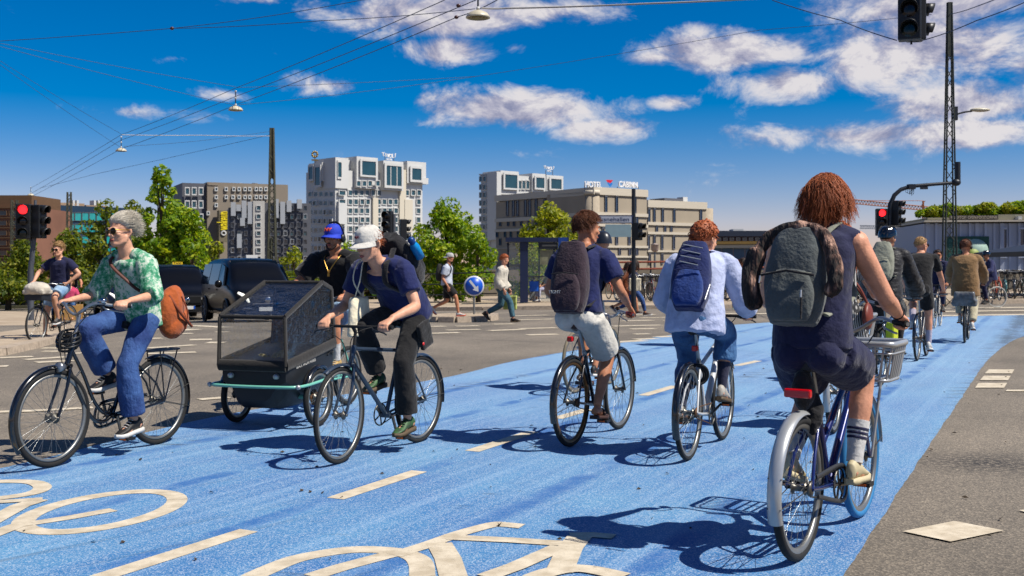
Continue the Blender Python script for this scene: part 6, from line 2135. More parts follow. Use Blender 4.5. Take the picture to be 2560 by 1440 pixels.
def headphones(person, J, mat=None):
    c, f, u, l, k = J['head'], J['hf'], J['hu'], J['hl'], J['hs']
    q = lambda a, b, e: c + f * (a * k) + l * (b * k) + u * (e * k)
    o = MB().tube([q(-.012, .108 * math.sin(a), .020 + .138 * math.cos(a)) for a in [R(-95 + 190 * i / 18) for i in range(19)]], .010, 8, flat=.55, up=f).build('headphones', mat or BLK, person)
    for s in (1, -1):
        MB().ell(q(-.010, .098 * s, -.005), (f * .036, l * .022, u * .044), 14, 8).build('ear_cup', mat or BLK, o)
    return o
def face(person, J, brow, lip=LIP, lo=False):
    c, f, u, l, k = J['head'], J['hf'], J['hu'], J['hl'], J['hs']
    q = lambda a, b, e: c + f * (a * k) + l * (b * k) + u * (e * k)
    for s in (1, -1):
        e_ = MB().ell(q(.084, .032 * s, .005), (f * .010, l * .0145, u * .0075), 12, 8).build('eye', EYEW, person)
        MB().ell(q(.090, .032 * s, .005), (f * .006, l * .006, u * .0062), 10, 6).build('iris', EYED, e_)
        MB().tube([q(.098, .016 * s, .026), q(.098, .034 * s, .031), q(.088, .050 * s, .025)], [.0035, .004, .002], 6).build('eyebrow', brow, person)
    MB().tube([q(.0935, -.024, -.0635), q(.1005, -.008, -.060), q(.1005, .008, -.060), q(.0935, .024, -.0635)], [.003, .0055, .0055, .003], 8).tube([q(.093, -.022, -.066), q(.099, 0, -.070), q(.093, .022, -.066)], [.003, .006, .003], 8).build('lips', lip, person)
# ---------------------------------------------------------------- a person from a pose and a wardrobe
def person(label, base, rz, J, lk, group=None):
    vx = lk.get('vox', .012)
    cv = lk.get('cvox', max(.009, vx * 1.15))
    mb = MB()
    w, d = lk.get('w', 1.), lk.get('d', 1.)
    torso_loft(mb, J, TORSO, 0, w, d)
    hb = J['head'] - J['hu'] * .07 * J['hs'] - J['hf'] * .018
    nk = J['spine'][3]
    mb.tube([nk - (nk - J['spine'][2]).normalized() * .05, nk.lerp(hb, .5), hb + J['hu'] * .05], [.068, .056, .052], 16)
    for i in (0, 1):
        nm_ = nk.lerp(hb, .45)
        mb.tube([nm_, nk.lerp(J['sh'][i], .30) + J['hu'] * .030, J['sh'][i].lerp(nk, .25) + J['hu'] * .018, J['sh'][i]], [.042, .046, .046, .044], 12)
    head_pieces(mb, J, vx > .011)
    ka, kl = lk.get('arm', 1.), lk.get('leg', 1.)
    for i in (0, 1):
        S, E_, W = J['sh'][i], J['el'][i], J['wr'][i]
        limb(mb, S, E_, W, [(p, r_ * ka) for p, r_ in ARM])
        mb.ell(S, (X0 * .058 * ka, Y0 * .056 * ka, Z0 * .060 * ka), 12, 8)
        if J['hand'][i][0] == 'grip':
            hand_grip(mb, J['hand'][i][1], J['hand'][i][2], W, 1 - 2 * i)
        else:
            hand_free(mb, W, J['hand'][i][1], J['hand'][i][2], 1 - 2 * i)
        H_, K_, A_ = J['hip'][i], J['kn'][i], J['ankle'][i]
        limb(mb, H_, K_, A_, [(p, r_ * kl) for p, r_ in LEG])
        q = foot_frame(A_, J['toe'][i], J['fup'][i])
        mb.tube([q(-.055, 0, -.055), q(0, 0, -.03), q(.07, 0, -.058), q(.15, 0, -.082), q(.185, 0, -.085)], [.030, .034, .034, .026, .016], 12)
    mb.ell(J['spine'][0], (X0 * .11, Y0 * .15 * w, Z0 * .11), 16, 10)
    body = tag(soft(mb, 'person', lk['skin'], None, base, rz, vx, 3 if vx > .009 else 4), label, 'person', group)
    # trousers / shorts / skirt
    bt = lk.get('bottom')
    if bt:
        mb = MB()
        end, inf, flare, mat, wr = bt
        P_ = J['spine'][0]
        torso_loft(mb, J, [(-.14, .140, .11), (-.04, .166, .122), (.08, .166, .120), (.16, .160, .115)], .010, w, d)
        up = (J['spine'][1] - J['spine'][0]).normalized(); bk = -J['side'].cross(up)
        for i in (0, 1):
            s = 1 - 2 * i
            if lk.get('seated', True):
                mb.ell(P_ + J['side'] * (.075 * s * w) - up * .045 - J['side'].cross(up) * .045, (X0 * .110, Y0 * .098, Z0 * .100), 16, 10)
            prof = [(p, r_ * kl + inf + (flare * max(0, p - .8) / 1.2 if end > 1.2 else flare * p)) for p, r_ in LEG]
            limb(mb, J['hip'][i], J['kn'][i], J['ankle'][i], prof, 0, end, 18)
        nm = 'trousers' if end > 1.3 else 'shorts'
        soft(mb, nm, mat, body, None, 0, cv, 3, wr)
    sk = lk.get('skirt')
    if sk:
        mb = MB()
        mat, wr = sk
        k0, k1 = J['kn']
        mid = (k0 + k1) / 2
        P_ = J['spine'][0]
        rings = []
        for f_, a_, b_ in ((-.25, .13, .10), (0, .19, .15), (.35, .21, .15), (.7, .22, .14), (1.05, .23, .14)):
            c_ = P_.lerp(mid, max(0, f_)) - V((0, 0, .04 if f_ > .2 else 0))
            if f_ < 0:
                c_ = P_ + V((-.02, 0, .1))
            dr = (mid - P_).normalized(); nn = dr.cross(Y0).normalized()
            rings.append([c_ + Y0 * a_ * math.cos(t_) + nn * b_ * math.sin(t_) for t_ in [2 * math.pi * j / 24 for j in range(24)]])
        mb.loft(rings)
        torso_loft(mb, J, [(-.06, .17, .125), (.1, .165, .12), (.28, .145, .105), (.45, .145, .105), (.62, .158, .114), (.78, .168, .112), (.88, .160, .098), (.95, .11, .08)], .010, w, d)
        soft(mb, 'dress', mat, body, None, 0, cv, 3, wr)
    tp = lk.get('top')
    if tp:
        sl, inf, hem, mat, wr = tp[:5]
        mb = MB()
        wd_ = tp[5] if len(tp) > 5 else 0.
        prof = [(hem, .162, .120), (hem * .4, .164, .120), (.1, .164, .120), (.28, .153, .112), (.45, .152, .112), (.62, .163, .116), (.78, .174, .117), (.88, .168, .104), (.95, .125, .086), (.985, .082, .070)]
        prof = [(f_, a_ + wd_ * (1 - f_), b_ + wd_ * (1 - f_)) for f_, a_, b_ in prof]
        torso_loft(mb, J, prof, inf, w, d)
        nk_ = J['spine'][3]
        for i in (0, 1):
            mb.tube([nk_ + J['hu'] * .012 + J['side'] * ((1 - 2 * i) * .035), nk_.lerp(J['sh'][i], .38) + J['hu'] * .028, J['sh'][i].lerp(nk_, .25) + J['hu'] * .016, J['sh'][i]], [.040, .044 + inf * .6, .046 + inf * .8, .046 + inf], 12)
            if sl > 0:
                pr = [(p, r_ * ka + inf * (1. + .6 * p) + (tp[6] if len(tp) > 6 else .004)) for p, r_ in ARM]
                limb(mb, J['sh'][i], J['el'][i], J['wr'][i], pr, 0, sl, 18)
                mb.ell(J['sh'][i], (X0 * (.06 * ka + inf), Y0 * (.058 * ka + inf), Z0 * (.062 * ka + inf)), 12, 8)
        soft(mb, lk.get('top_name', 'shirt'), mat, body, None, 0, cv, 3, wr)
    if lk.get('socks'):
        z1, mat = lk['socks'][:2]
        for i in (0, 1):
            mb = MB()
            limb(mb, J['hip'][i], J['kn'][i], J['ankle'][i], [(p, r_ * kl + .005) for p, r_ in LEG], z1, 2.0, 14)
            so_ = mb.build('sock', mat, body)
            if len(lk['socks']) > 2:
                for fz in lk['socks'][2]:
                    c_ = J['kn'][i].lerp(J['ankle'][i], fz - 1); dr = (J['ankle'][i] - J['kn'][i]).normalized()
                    r_ = .043 * kl + .0035
                    for (p, r1), (q_, r2) in zip(LEG, LEG[1:]):
                        if p <= fz <= q_:
                            r_ = (r1 + (r2 - r1) * (fz - p) / (q_ - p)) * kl + .0055
                    MB().lathe(c_, dr, [(r_, -.007), (r_ + .0015, -.006), (r_ + .0012, .006), (r_ - .0005, .007)], 18).build('stripe', lk['socks'][3], so_)
    if lk.get('shoes'):
        for i in (0, 1):
            shoe(body, J, i, lk['shoes'], max(.006, vx * .8), lk.get('shoe_style', 'trainer'))
    return body
def frame_head(J, H, yaw, pitch, roll, hs):
    f = V((math.cos(pitch) * math.cos(yaw), math.cos(pitch) * math.sin(yaw), math.sin(pitch)))
    l = Z0.cross(f).normalized()
    l = (l + Z0 * math.sin(roll)).normalized()
    u = f.cross(l).normalized()
    J['head'], J['hf'], J['hu'], J['hl'], J['hs'] = V(H), f, u, l, hs
def ride_pose(b, N, H, yaw=0., pitch=0., roll=0., hunch=.04, arm=(.30, .27), leg=(.44, .43), shw=.175, P_=None, hs=1., knee_out=.10, elb=(0, .5, -1), free=None, feet=None, seat=None, toe_dn=(.12, .12), twist=0.):
    J = {}
    sd_ = seat or V((b.seat[0], 0, b.seat[1])) if hasattr(b, 'seat') or seat else None
    P_ = V(P_)
    N = V(N)
    ax = (N - P_).normalized()
    J['side'] = V((-math.sin(twist), math.cos(twist), 0))
    bk = -(J['side'].cross(ax))
    m1 = P_.lerp(N, .36) + bk * (hunch * .8); m2 = P_.lerp(N, .70) + bk * hunch
    J['spine'] = [P_, m1, m2, N]
    J['tl'] = (N - P_).length
    up = (N - m2).normalized()
    J['sh'] = [N - up * .052 + J['side'] * (shw * s) for s in (1, -1)]
    H = V(H) - V((0, 0, .016))
    J['hip'] = [P_ - ax * .03 + V((.02, 0, 0)) + J['side'] * (.088 * s) for s in (1, -1)]
    J['el'], J['wr'], J['hand'], J['kn'], J['ankle'], J['toe'], J['fup'] = [], [], [], [], [], [], []
    for i in (0, 1):
        s = 1 - 2 * i
        S = J['sh'][i]
        if free and i in free:
            W, dr, pn = free[i]
            W = V(W)
            J['hand'].append(('free', V(dr), V(pn)))
        else:
            g, a = b.grips[i]
            to = (S + V((.12, .12 * s, -.28)) - g).normalized()
            W = g + to * .078 + Z0 * .022
            J['hand'].append(('grip', g, a))
        J['wr'].append(W)
        J['el'].append(ik(S, W, arm[0], arm[1], V((elb[0], elb[1] * s, elb[2]))))
        if feet and i in feet:
            A, td, fu = [V(q) for q in feet[i]]
        else:
            p = b.pedals[i]
            tdn = toe_dn[i]
            td = V((math.cos(tdn), 0, -math.sin(tdn))); fu = V((math.sin(tdn), 0, math.cos(tdn)))
            A = p + Z0 * .012 - td * .105 + fu * .108 + V((0, -.02 * s, 0))
        J['ankle'].append(A); J['toe'].append(td); J['fup'].append(fu)
        J['kn'].append(ik(J['hip'][i], A, leg[0], leg[1], V((1, knee_out * s, .35))))
    frame_head(J, H, yaw, pitch, roll, hs)
    return J
def walk_pose(stride=.32, lean=.04, h=1.76, arms=((.12, -.02), (-.14, .0)), lead=0, yaw=0., pitch=0., bend=.25):
    """standing / walking figure facing +x; lead: which foot is in front"""
    k = h / 1.76
    J = {}
    hipz = .93 * k - stride * .09
    P_ = V((0, 0, hipz)); N = V((lean, 0, hipz + .50 * k))
    J['side'] = Y0.copy()
    J['spine'] = [P_, P_.lerp(N, .36) + V((-.012, 0, 0)), P_.lerp(N, .70) + V((-.022, 0, 0)), N]
    J['tl'] = (N - P_).length
    J['sh'] = [N + V((-.01, .18 * s * k, -.065)) for s in (1, -1)]
    J['hip'] = [P_ + V((0, .088 * s, -.03)) for s in (1, -1)]
    for q in ('el', 'wr', 'hand', 'kn', 'ankle', 'toe', 'fup'):
        J[q] = []
    for i in (0, 1):
        s = 1 - 2 * i
        front = (i == lead)
        if front:
            A = V((stride, .085 * s, .105)); td = V((1, 0, .12)).normalized(); fu = V((-.12, 0, 1)).normalized()
        else:
            A = V((-stride * 1.15, .085 * s, .105 + .13 * min(1, stride / .3))); td = V((.72, 0, -.69)).normalized() if stride > .1 else X0.copy(); fu = V((.69, 0, .72)).normalized() if stride > .1 else Z0.copy()
            if stride <= .1:
                A.z = .105
        J['ankle'].append(A); J['toe'].append(td); J['fup'].append(fu)
        J['kn'].append(ik(J['hip'][i], A, .44 * k, .43 * k, V((1, .05 * s, .1))))
        sx, sz = arms[i]
        S = J['sh'][i]
        W = S + V((sx, .05 * s, -.52 * k + abs(sx) * .3 + sz))
        J['wr'].append(W)
        J['el'].append(ik(S, W, .30 * k, .27 * k, V((-1, .15 * s, 0))))
        J['hand'].append(('free', V((.18 + sx * .6, 0, -1)), V((0, -s, 0))))
    frame_head(J, N + V((.035, 0, .20 * k)), yaw, pitch, 0, .98 * k ** .5)
    return J
# ---------------------------------------------------------------- worn bags
def backpack(label, base, rz, J, size, mats, style, drop=.0, off=.0, out=0.):
    """size: width, height, depth; sits on the upper back and follows the spine"""
    w, h, dp = size
    c1, t1 = torso_at(J, .88); c0, t0 = torso_at(J, .88 - h / J['tl'])
    up = (c1 - c0).normalized(); sd = J['side']; bk = -(sd.cross(up)).normalized()
    o = c1 + bk * (.125 + out) + sd * off - up * drop
    q = lambda s, b_, e: o + sd * s + bk * b_ + up * e
    def shell(mb, w_, h_, d_, s0, b0, e0, ex=3.2, taper=.82, n=9, tilt=0.):
        rings = []
        for i in range(n):
            f_ = i / (n - 1)
            e = e0 + h_ * f_
            rd = math.sin(math.pi * min(1, max(0, .10 + .80 * f_))) ** .35
            ww = w_ / 2 * (1 - (1 - taper) * f_) * rd; dd = d_ / 2 * (1 - .25 * f_) * rd
            rg = []
            for j in range(24):
                a = 2 * math.pi * j / 24
                ca, sa = math.cos(a), math.sin(a)
                rg.append(q(s0 + math.copysign(abs(ca) ** (2 / ex), ca) * ww, b0 + d_ / 2 * .9 + math.copysign(abs(sa) ** (2 / ex), sa) * dd + tilt * f_, e))
            rings.append(rg)
        mb.loft(rings)
    r_ = empty('backpack', base, rz, label, 'backpack', 'backpacks worn by riders and walkers')
    mb = MB(); shell(mb, w, h, dp, 0, 0, -h + .06)
    soft(mb, 'main_bag', mats[0], r_, None, 0, .009, 3, (.006, 11., .6, w * 50))
    if style != 'plain':
        mb = MB(); shell(mb, w * .80, h * .52, dp * .5, 0, dp * .62, -h + .07)
        soft(mb, 'front_pocket', mats[1], r_, None, 0, .008, 3, (.005, 13., .6, w * 31))
        MB().tube([q(-w * .34, dp * 1.04, -h * .38), q(0, dp * 1.13, -h * .36), q(w * .34, dp * 1.04, -h * .38)], .005, 6).build('zip', mats[2], r_)
    for s in (1, -1):
        a_ = J['sh'][0 if s > 0 else 1]
        fr_ = sd.cross(up)
        nk = J['spine'][3]
        mid = nk - up * .02 + sd * (.095 * s)
        pts = [q(.08 * s, .01, .02), mid - fr_ * .06 + up * .052, mid + up * .062 + fr_ * .02, mid + fr_ * .115 - up * .03, torso_at(J, .62)[0] + fr_ * .145 + sd * (.115 * s), torso_at(J, .42)[0] + fr_ * .08 + sd * (.165 * s), q((w / 2 - .03) * s, .02, -h + .12)]
        MB().tube(bpoly(pts, 5), .026, 8, flat=.32, up=up).build('strap', mats[2], r_)
    MB().tube(bpoly([q(-.035, .05, .045), q(-.02, .06, .075), q(.02, .06, .075), q(.035, .05, .045)], 4), .008, 6).build('handle', mats[2], r_)
    if style == 'laced':
        for k in range(4):
            e = -h * .30 + .05 * k
            MB().tube([q(-.07 - .01 * (k % 2), dp * (1.0 - .08 * k), e), q(.07, dp * (1.0 - .08 * k) + .004, e + .03)], .004, 5).build('cord', SILV, r_)
        for s in (1, -1):
            MB().tube([q(w * .42 * s, dp * .75, -h + .12), q(w * .46 * s, dp * .5, -h + .25)], .007, 6).build('side_cord', SILV, r_)
    return r_, q
# ---------------------------------------------------------------- wardrobe
t = T('cloth_green_print', .85)
n1 = t.noise(26., detail=6, rough=.75); n2 = t.noise(7., detail=3)
c = t.ramp(t.math('ADD', t.math('MULTIPLY', n1, .75), t.math('MULTIPLY', n2, .35)), (.46, lin(16, 132, 84, .62)), (.54, lin(96, 178, 138, .62)), (.60, lin(214, 226, 206, .62)))
t.color(c); t.bump(t.noise(24., t.mapping(0, (1, 1, .5)), 5), .5, .02)
GREENP = t.m
t = T('cloth_flower_print', .85)
wv = t.n('ShaderNodeTexWave'); wv.inputs['Scale'].default_value = 22.; wv.bands_direction = 'Y'; t.l(t.co, wv.inputs['Vector'])
st_ = t.ramp(wv.outputs['Fac'], (.45, lin(30, 30, 34, .6)), (.55, lin(206, 204, 200, .6)))
vo = t.voro(7.5)
c = t.mix(t.ramp(vo, (.34, 1.), (.40, 0.)), st_, t.ramp(vo, (.08, lin(200, 198, 196, .6)), (.16, lin(22, 22, 26, .6)), (.28, lin(60, 60, 64, .6)), (.34, lin(16, 16, 20, .6))))
t.color(c); t.bump(t.noise(20.), .4, .02)
FLOWER = t.m
def denim(name, a, b):
    t = T('denim_' + name, .88)
    c = t.ramp(t.noise(5., detail=5, rough=.6), (.35, lin(*a, .60)), (.68, lin(*b, .60)))
    tw = t.ramp(t.noise(220., t.mapping(0, (1, 1, .2)), 2), (.3, (.8, .8, .8)), (.7, (1.15, 1.15, 1.15)))
    t.color(t.mix(.7, c, tw, 'MULTIPLY'))
    t.bump(t.noise(17., t.mapping(0, (1, 1, .6)), 5), .8, .035)
    return t.m
JEAN = denim('blue', (24, 58, 122), (70, 112, 176))
JEAN2 = denim('mid', (30, 78, 136), (84, 138, 190))
JEANL = denim('light', (120, 160, 200), (176, 204, 228))
JEANT = denim('teal', (38, 84, 104), (90, 136, 150))
NVY = cloth('navy', (28, 38, 92)); NVY2 = cloth('dark_navy', (32, 35, 72)); BKC = cloth('black', (26, 25, 26)); BKP = cloth('black_trouser', (32, 31, 32), bump=.5)
WHS = cloth('off_white', (226, 222, 212)); LBL = cloth('pale_blue', (198, 208, 242), bump=.9, bs=17.); BRN = cloth('brown_jacket', (150, 116, 76), bump=.5, bs=34)
PUF = cloth('quilted_black', (34, 33, 36), rough=.5); GRYB = cloth('grey_bag', (92, 98, 98), bump=.4, bs=60); OLV = cloth('pale_grey_bag', (148, 150, 134))
AUB = cloth('aubergine', (64, 48, 58), bump=.4, bs=60); BLB = cloth('blue_bag', (24, 40, 96), bump=.4, bs=60); BLB2 = cloth('blue_bag_light', (34, 66, 136), bump=.4, bs=60); BKB = cloth('black_bag', (34, 33, 36), bump=.4, bs=60)
CANV = cloth('canvas', (236, 224, 194), .75); BLZ = cloth('blazer', (40, 46, 92)); CREAM_T = cloth('cream_trouser', (210, 200, 170)); TAN = cloth('tan_suede', (186, 92, 40), bump=.4, bs=40)
WSH = pm('shoe_white', lin(224, 222, 216, .62), .6, var=.06); CRS = pm('shoe_cream', lin(214, 200, 160, .62), .6, var=.1); BKS = pm('shoe_black', lin(30, 28, 28, .6), .6, var=.1); GNS = pm('shoe_green', lin(64, 120, 60, .6), .6, c2=lin(60, 66, 56, .6), vs=40)
TANS = pm('shoe_tan', lin(196, 160, 96, .62), .7, var=.2, vs=30); BRS = pm('shoe_brown', lin(70, 42, 30, .6), .6); GUM = pm('sole_brown', lin(96, 78, 54, .6), .7); SOCW = cloth('sock_white', (226, 224, 220)); SOCD = cloth('sock_dark', (46, 48, 70)); SOCL = cloth('sock_lilac', (196, 188, 206))
GREYH = hair_mat('hair_grey', (150, 140, 128), (250, 240, 220)); RED_H = hair_mat('hair_auburn', (92, 36, 16), (206, 112, 60)); BRH = hair_mat('hair_brown', (58, 30, 16), (128, 74, 42)); GNG = hair_mat('hair_ginger', (120, 52, 22), (206, 112, 60)); BLD = hair_mat('hair_blond', (120, 84, 50), (206, 164, 110)); DKH = hair_mat('hair_dark', (24, 16, 14), (66, 44, 36))
R_ = {}
def rider(key, label, N, H, lk, yaw=0., pitch=0., **kw):
    b = BIKES[key]
    if 'P_' not in kw:
        kw['P_'] = (b.seat[0] + .01, 0, b.seat[1] + .095)
    J = ride_pose(b, N, H, R(yaw), R(pitch), **kw)
    o = person(label, b.base, b.rz, J, lk, 'cyclists on the crossing')
    R_[key] = (o, J, b)
    return o, J, b
# A: woman in the green blouse
o, J, b = rider('A', 'woman with short grey hair in a green and white blouse and blue jeans', (.335, 0, 1.485), (.405, 0, 1.685), dict(skin=SK1, vox=.0068, w=.90, d=.95, arm=.88, leg=1.02, bottom=(1.90, .012, .045, JEAN, (.006, 9., .8, 2.)), top=(1.22, .016, -.22, GREENP, (.009, 11., .7, 4.), .012, .018), shoes=(BKS, WSH, WSH)),
    yaw=-6, pitch=-2, hunch=.02, shw=.158, leg=(.43, .42), arm=(.285, .25), hs=.97)
hair(o, J, GREYH, (.026, .008), -.55, .46, 1900, (.05, .105), lambda d: V((-1.0, d.y * .25, .02 + .22 * d.z)), .0009, 1.0, .0017, .006, gmax=.005)
glasses(o, J, SHADE, GOLD)
face(o, J, GREYH)
# her shoulder bag and strap
sp = torso_at(J, .12)[0]
mb = MB()
bc = sp + V((-.22, .13, -.04))
mb.ell(bc, (V((.15, .05, .05)), V((-.03, .085, 0)), V((-.05, 0, .20))), 18, 12)
mb.ell(bc + V((-.03, .02, -.09)), (V((.14, .03, -.02)), V((-.02, .075, 0)), V((-.03, 0, .12))), 16, 10)
bag = empty('shoulder_bag', b.base, b.rz, 'tan suede shoulder bag behind the grey haired woman', 'bag')
soft(mb, 'pouch', TAN, bag, None, 0, .008, 3, (.008, 12., .5, 7.))
MB().tube(bpoly([bc + V((.10, .06, .13)), bc + V((.02, .12, -.02)), bc + V((-.12, .10, -.12))], 5), .012, 6).tube(bpoly([bc + V((-.02, .085, .12)), bc + V((-.06, .11, .0)), bc + V((-.05, .10, -.14))], 5), .006, 6).build('flap_seam', pm('suede_dark', lin(140, 64, 28, .6), .7), bag)
fr_ = lambda f_, a, s: torso_at(J, f_)[0] + X0 * a + Y0 * s
MB().tube(bpoly([bc + V((.06, -.02, .16)), fr_(.35, .10, .145), fr_(.55, .155, .06), fr_(.8, .14, -.06), fr_(.97, .05, -.10), fr_(1.0, -.05, -.09), fr_(.7, -.135, -.02), fr_(.3, -.145, .08), bc + V((-.05, -.03, .15))], 6), .014, 6, flat=.3).build('strap', pm('strap_brown', lin(96, 46, 30, .6), .6), bag)
MB().tube([b.grips[1][0] + V((.05, .06, -.06)), b.grips[1][0] + V((.10, .12, -.22))], .004, 5).build('cable_loop', GRIPM, BIKES['A'].root)
# her helmet-like lock bundle on the handlebar
mb = MB()
for k in range(5):
    mb.ring((.865 + .006 * k, -.045, .935 - .03 * k), (.25, .1, 1), (.060, .078, .082, .074, .055)[k], .009, 26, 6)
for k in range(6):
    q0 = 2 * math.pi * k / 6
    mb.tube([V((.865 + .006 * j + rr * math.cos(q0), -.045 + rr * math.sin(q0), .935 - .03 * j)) for j, rr in enumerate((.060, .078, .082, .074, .055))], .010, 6)
tag(mb.build('cycle_helmet', BLK, None, b.base, b.rz), 'black openwork cycle helmet hanging from the handlebar of the black bicycle', 'helmet')
# C: man in the white cap
o, J, b = rider('C', 'man in a white cap, navy T-shirt and black work trousers leaning over his handlebar', (.575, 0, 1.405), (.70, 0, 1.585), dict(skin=SK1, vox=.0068, w=1.04, arm=1.02, bottom=(1.90, .016, .030, BKP, (.010, 8., .7, 9.)), top=(.62, .014, -.10, NVY, (.009, 9., .7, 12.), .012, .014), shoes=(GNS, GUM, BKS)),
    yaw=-10, pitch=-16, hunch=.06, shw=.19, arm=(.31, .28))
hair(o, J, GNG, (.012, .010), -.60, .45, 120, (.02, .04), None, .002, 1., .0022, .003)
cp = cap(o, J, WHS, ('nyc', pm('cap_print', lin(120, 60, 70, .6), .7, var=0)), .030)
face(o, J, GNG)
bp, q = backpack('black backpack with a blue bottle on the man in the white cap', b.base, b.rz, J, (.32, .50, .21), (BKB, BKB, BKB), 'pocket', -.06)
mb = MB()
bt_ = empty('water_bottle', b.base, b.rz, 'bright blue bottle in the side pocket of the black backpack', 'bottle')
cb = q(.17, .13, -.10); upv = (q(0, 0, 1) - q(0, 0, 0)).normalized()
MB().lathe(cb, upv, [(0, -.09), (.036, -.09), (.037, .02), (.028, .05), (.022, .06)], 18).build('bottle_body', pm('bottle_blue', lin(20, 150, 220, .65), .25, var=.05), bt_)
MB().lathe(cb + upv * .06, upv, [(.025, 0), (.026, .04), (.012, .055), (0, .056)], 16).build('bottle_cap', pm('bottle_cap_blue', lin(16, 70, 140, .6), .4), bt_)
tt = empty('tote_bag', b.base, b.rz, 'ivory canvas tote bag hanging from the neck of the man in the white cap', 'bag')
tc_ = V((.585, -.17, 1.02))
mb = MB()
rings = []
for k in range(7):
    f_ = k / 6
    rings.append([tc_ + V((math.cos(a) * .135 * (1 - .25 * f_ * f_), math.sin(a) * .055 * (1 - .3 * f_), .15 - .29 * (1 - f_))) for a in [2 * math.pi * j / 20 for j in range(20)]])
mb.loft(rings)
soft(mb, 'pouch', CANV, tt, None, 0, .009, 3, (.012, 9., .4, 21.))
nk = J['spine'][3]
for s in (1, -1):
    MB().tube(bpoly([tc_ + V((.06 * s, 0, .14)), nk + V((.14, -.10 + .03 * s, -.10)), nk + V((.06, -.11 + .02 * s, .045)), nk + V((-.06, -.08, .03))], 5), .009, 6, flat=.4).build('handle', CANV, tt)
# cargo pocket flap on the trousers
hipN = J['hip'][0]
mb = MB(); mb.box(hipN.lerp(J['kn'][0], .42) + V((-.02, .115, 0)), (.16, .035, .20), Matrix.Rotation(R(20), 3, 'Y'))
pk = soft(mb, 'tool_pocket', BKP, o, None, 0, .009, 3, (.006, 12., 1., 3.))
MB().lathe(hipN.lerp(J['kn'][0], .60) + V((0, .135, 0)), (0, 1, 0), [(0, .006), (.012, .004), (.014, 0)], 12).build('button', pm('button_red', lin(220, 40, 40, .65), .4), o)
# D: man with the aubergine backpack
o, J, b = rider('D', 'man seen from behind in a navy T-shirt and white shorts', (.25, 0, 1.525), (.315, 0, 1.725), dict(skin=SK2, vox=.008, w=1.02, bottom=(.88, .026, .030, WHS, (.009, 9., .8, 5.)), top=(.62, .014, .03, NVY, (.009, 9., .7, 33.), .010, .016), shoes=(BRS, BRS), shoe_style='sandal'),
    yaw=-38, pitch=-4, hunch=.03, shw=.188)
hair(o, J, BRH, (.026, .008), -.52, .42, 1500, (.025, .055), lambda d: V((.3, d.y * .4, -.35)), .002, 1., .0018, .004, gmax=.004)
face(o, J, BRH)
bp, q = backpack('dark aubergine backpack with a TIGHT print on the man in white shorts', b.base, b.rz, J, (.33, .56, .20), (AUB, AUB, BKB), 'pocket', -.02)
uu = (q(0, 0, 1) - q(0, 0, 0)).normalized(); ss_ = (q(-1, 0, 0) - q(0, 0, 0)).normalized()
text_obj('TIGHT', 'print', .035, WSH, bp, basis(q(.05, .262, -.36), ss_, uu), .002)
P0 = torso_at(J, .07)[0]
MB().loft([[P0 + V((math.cos(a) * .150, math.sin(a) * .190, dz)) for a in [2 * math.pi * j / 28 for j in range(28)]] for dz in (-.018, .018)], False).build('belt', BKB, o)
# F: curly haired man
o, J, b = rider('F', 'curly haired man in a pale blue shirt and rolled jeans', (.38, 0, 1.46), (.45, 0, 1.615), dict(skin=SK1, vox=.008, w=1.05, bottom=(1.52, .020, .026, JEAN2, (.010, 8., .7, 8.)), top=(1.90, .020, -.26, LBL, (.012, 9., .7, 40.), .022, .012), shoes=(pm('shoe_grey', lin(186, 180, 168, .62), .6, var=.2, vs=30), GUM, WSH), socks=(1.55, SOCD)),
    yaw=-22, pitch=-8, hunch=.06, shw=.19, toe_dn=(.1, .2))
hair(o, J, GNG, (.040, .022), -.55, .42, 0, vol=1.0, amp=.010)
rng = random.Random(9)
mb = MB()
for k in range(420):
    d = V((rng.gauss(-.25, 1), rng.gauss(0, 1), rng.gauss(.5, 1))).normalized()
    if d.z < -.45 or (d.x > .5 and d.z < .4) or (abs(d.y) > .75 and d.z < -.1):
        continue
    p = J['head'] + J['hf'] * (-.012 + d.x * .122) + J['hl'] * (d.y * .105) + J['hu'] * (.030 + d.z * .120)
    ax_ = V((rng.gauss(0, 1), rng.gauss(0, 1), rng.gauss(0, 1)))
    mb.ring(p, ax_, rng.uniform(.009, .015), .0030, 9, 4, rng.uniform(0, 3), 6.3)
tag(mb.build('curls', hair_mat('hair_curls', (96, 38, 16), (190, 96, 48)), o), kind='stuff')
face(o, J, GNG)
backpack('navy and blue hiking backpack with pale cords on the curly haired man', b.base, b.rz, J, (.31, .52, .20), (BLB, BLB2, BLB), 'laced', -.02)
# G: nearest rider
o, J, b = rider('G', 'shaggy haired man in a sleeveless navy top and shorts, nearest the camera', (.31, 0, 1.565), (.375, -.02, 1.745), dict(skin=SK3, vox=.0068, w=1.05, d=1.0, arm=1.10, leg=1.08, bottom=(.64, .026, .040, NVY2, (.009, 8., .8, 15.)), top=(0, .016, -.03, NVY2, (.008, 9., .7, 17.), .006), top_name='vest', shoes=(CRS, CRS, WSH), socks=(1.52, SOCW, (1.62, 1.67, 1.72), NVY2)),
    yaw=0, pitch=-3, hunch=.04, shw=.192, arm=(.33, .29), leg=(.46, .45), hs=1.01, toe_dn=(.30, .05))
hair(o, J, RED_H, (.016, .011), -.92, .30, 4200, (.05, .155), lambda d: V((d.x * .22 + .25 * math.sin(d.y * 9), d.y * .22 + .25 * math.sin(d.x * 11), -1.0)), .0055, 1.0, .0016, .007, side=-.55, gmax=.014)
bp, q = backpack('dark grey backpack with zips on the nearest rider', b.base, b.rz, J, (.32, .47, .19), (GRYB, GRYB, OLV), 'pocket', .03, .03)
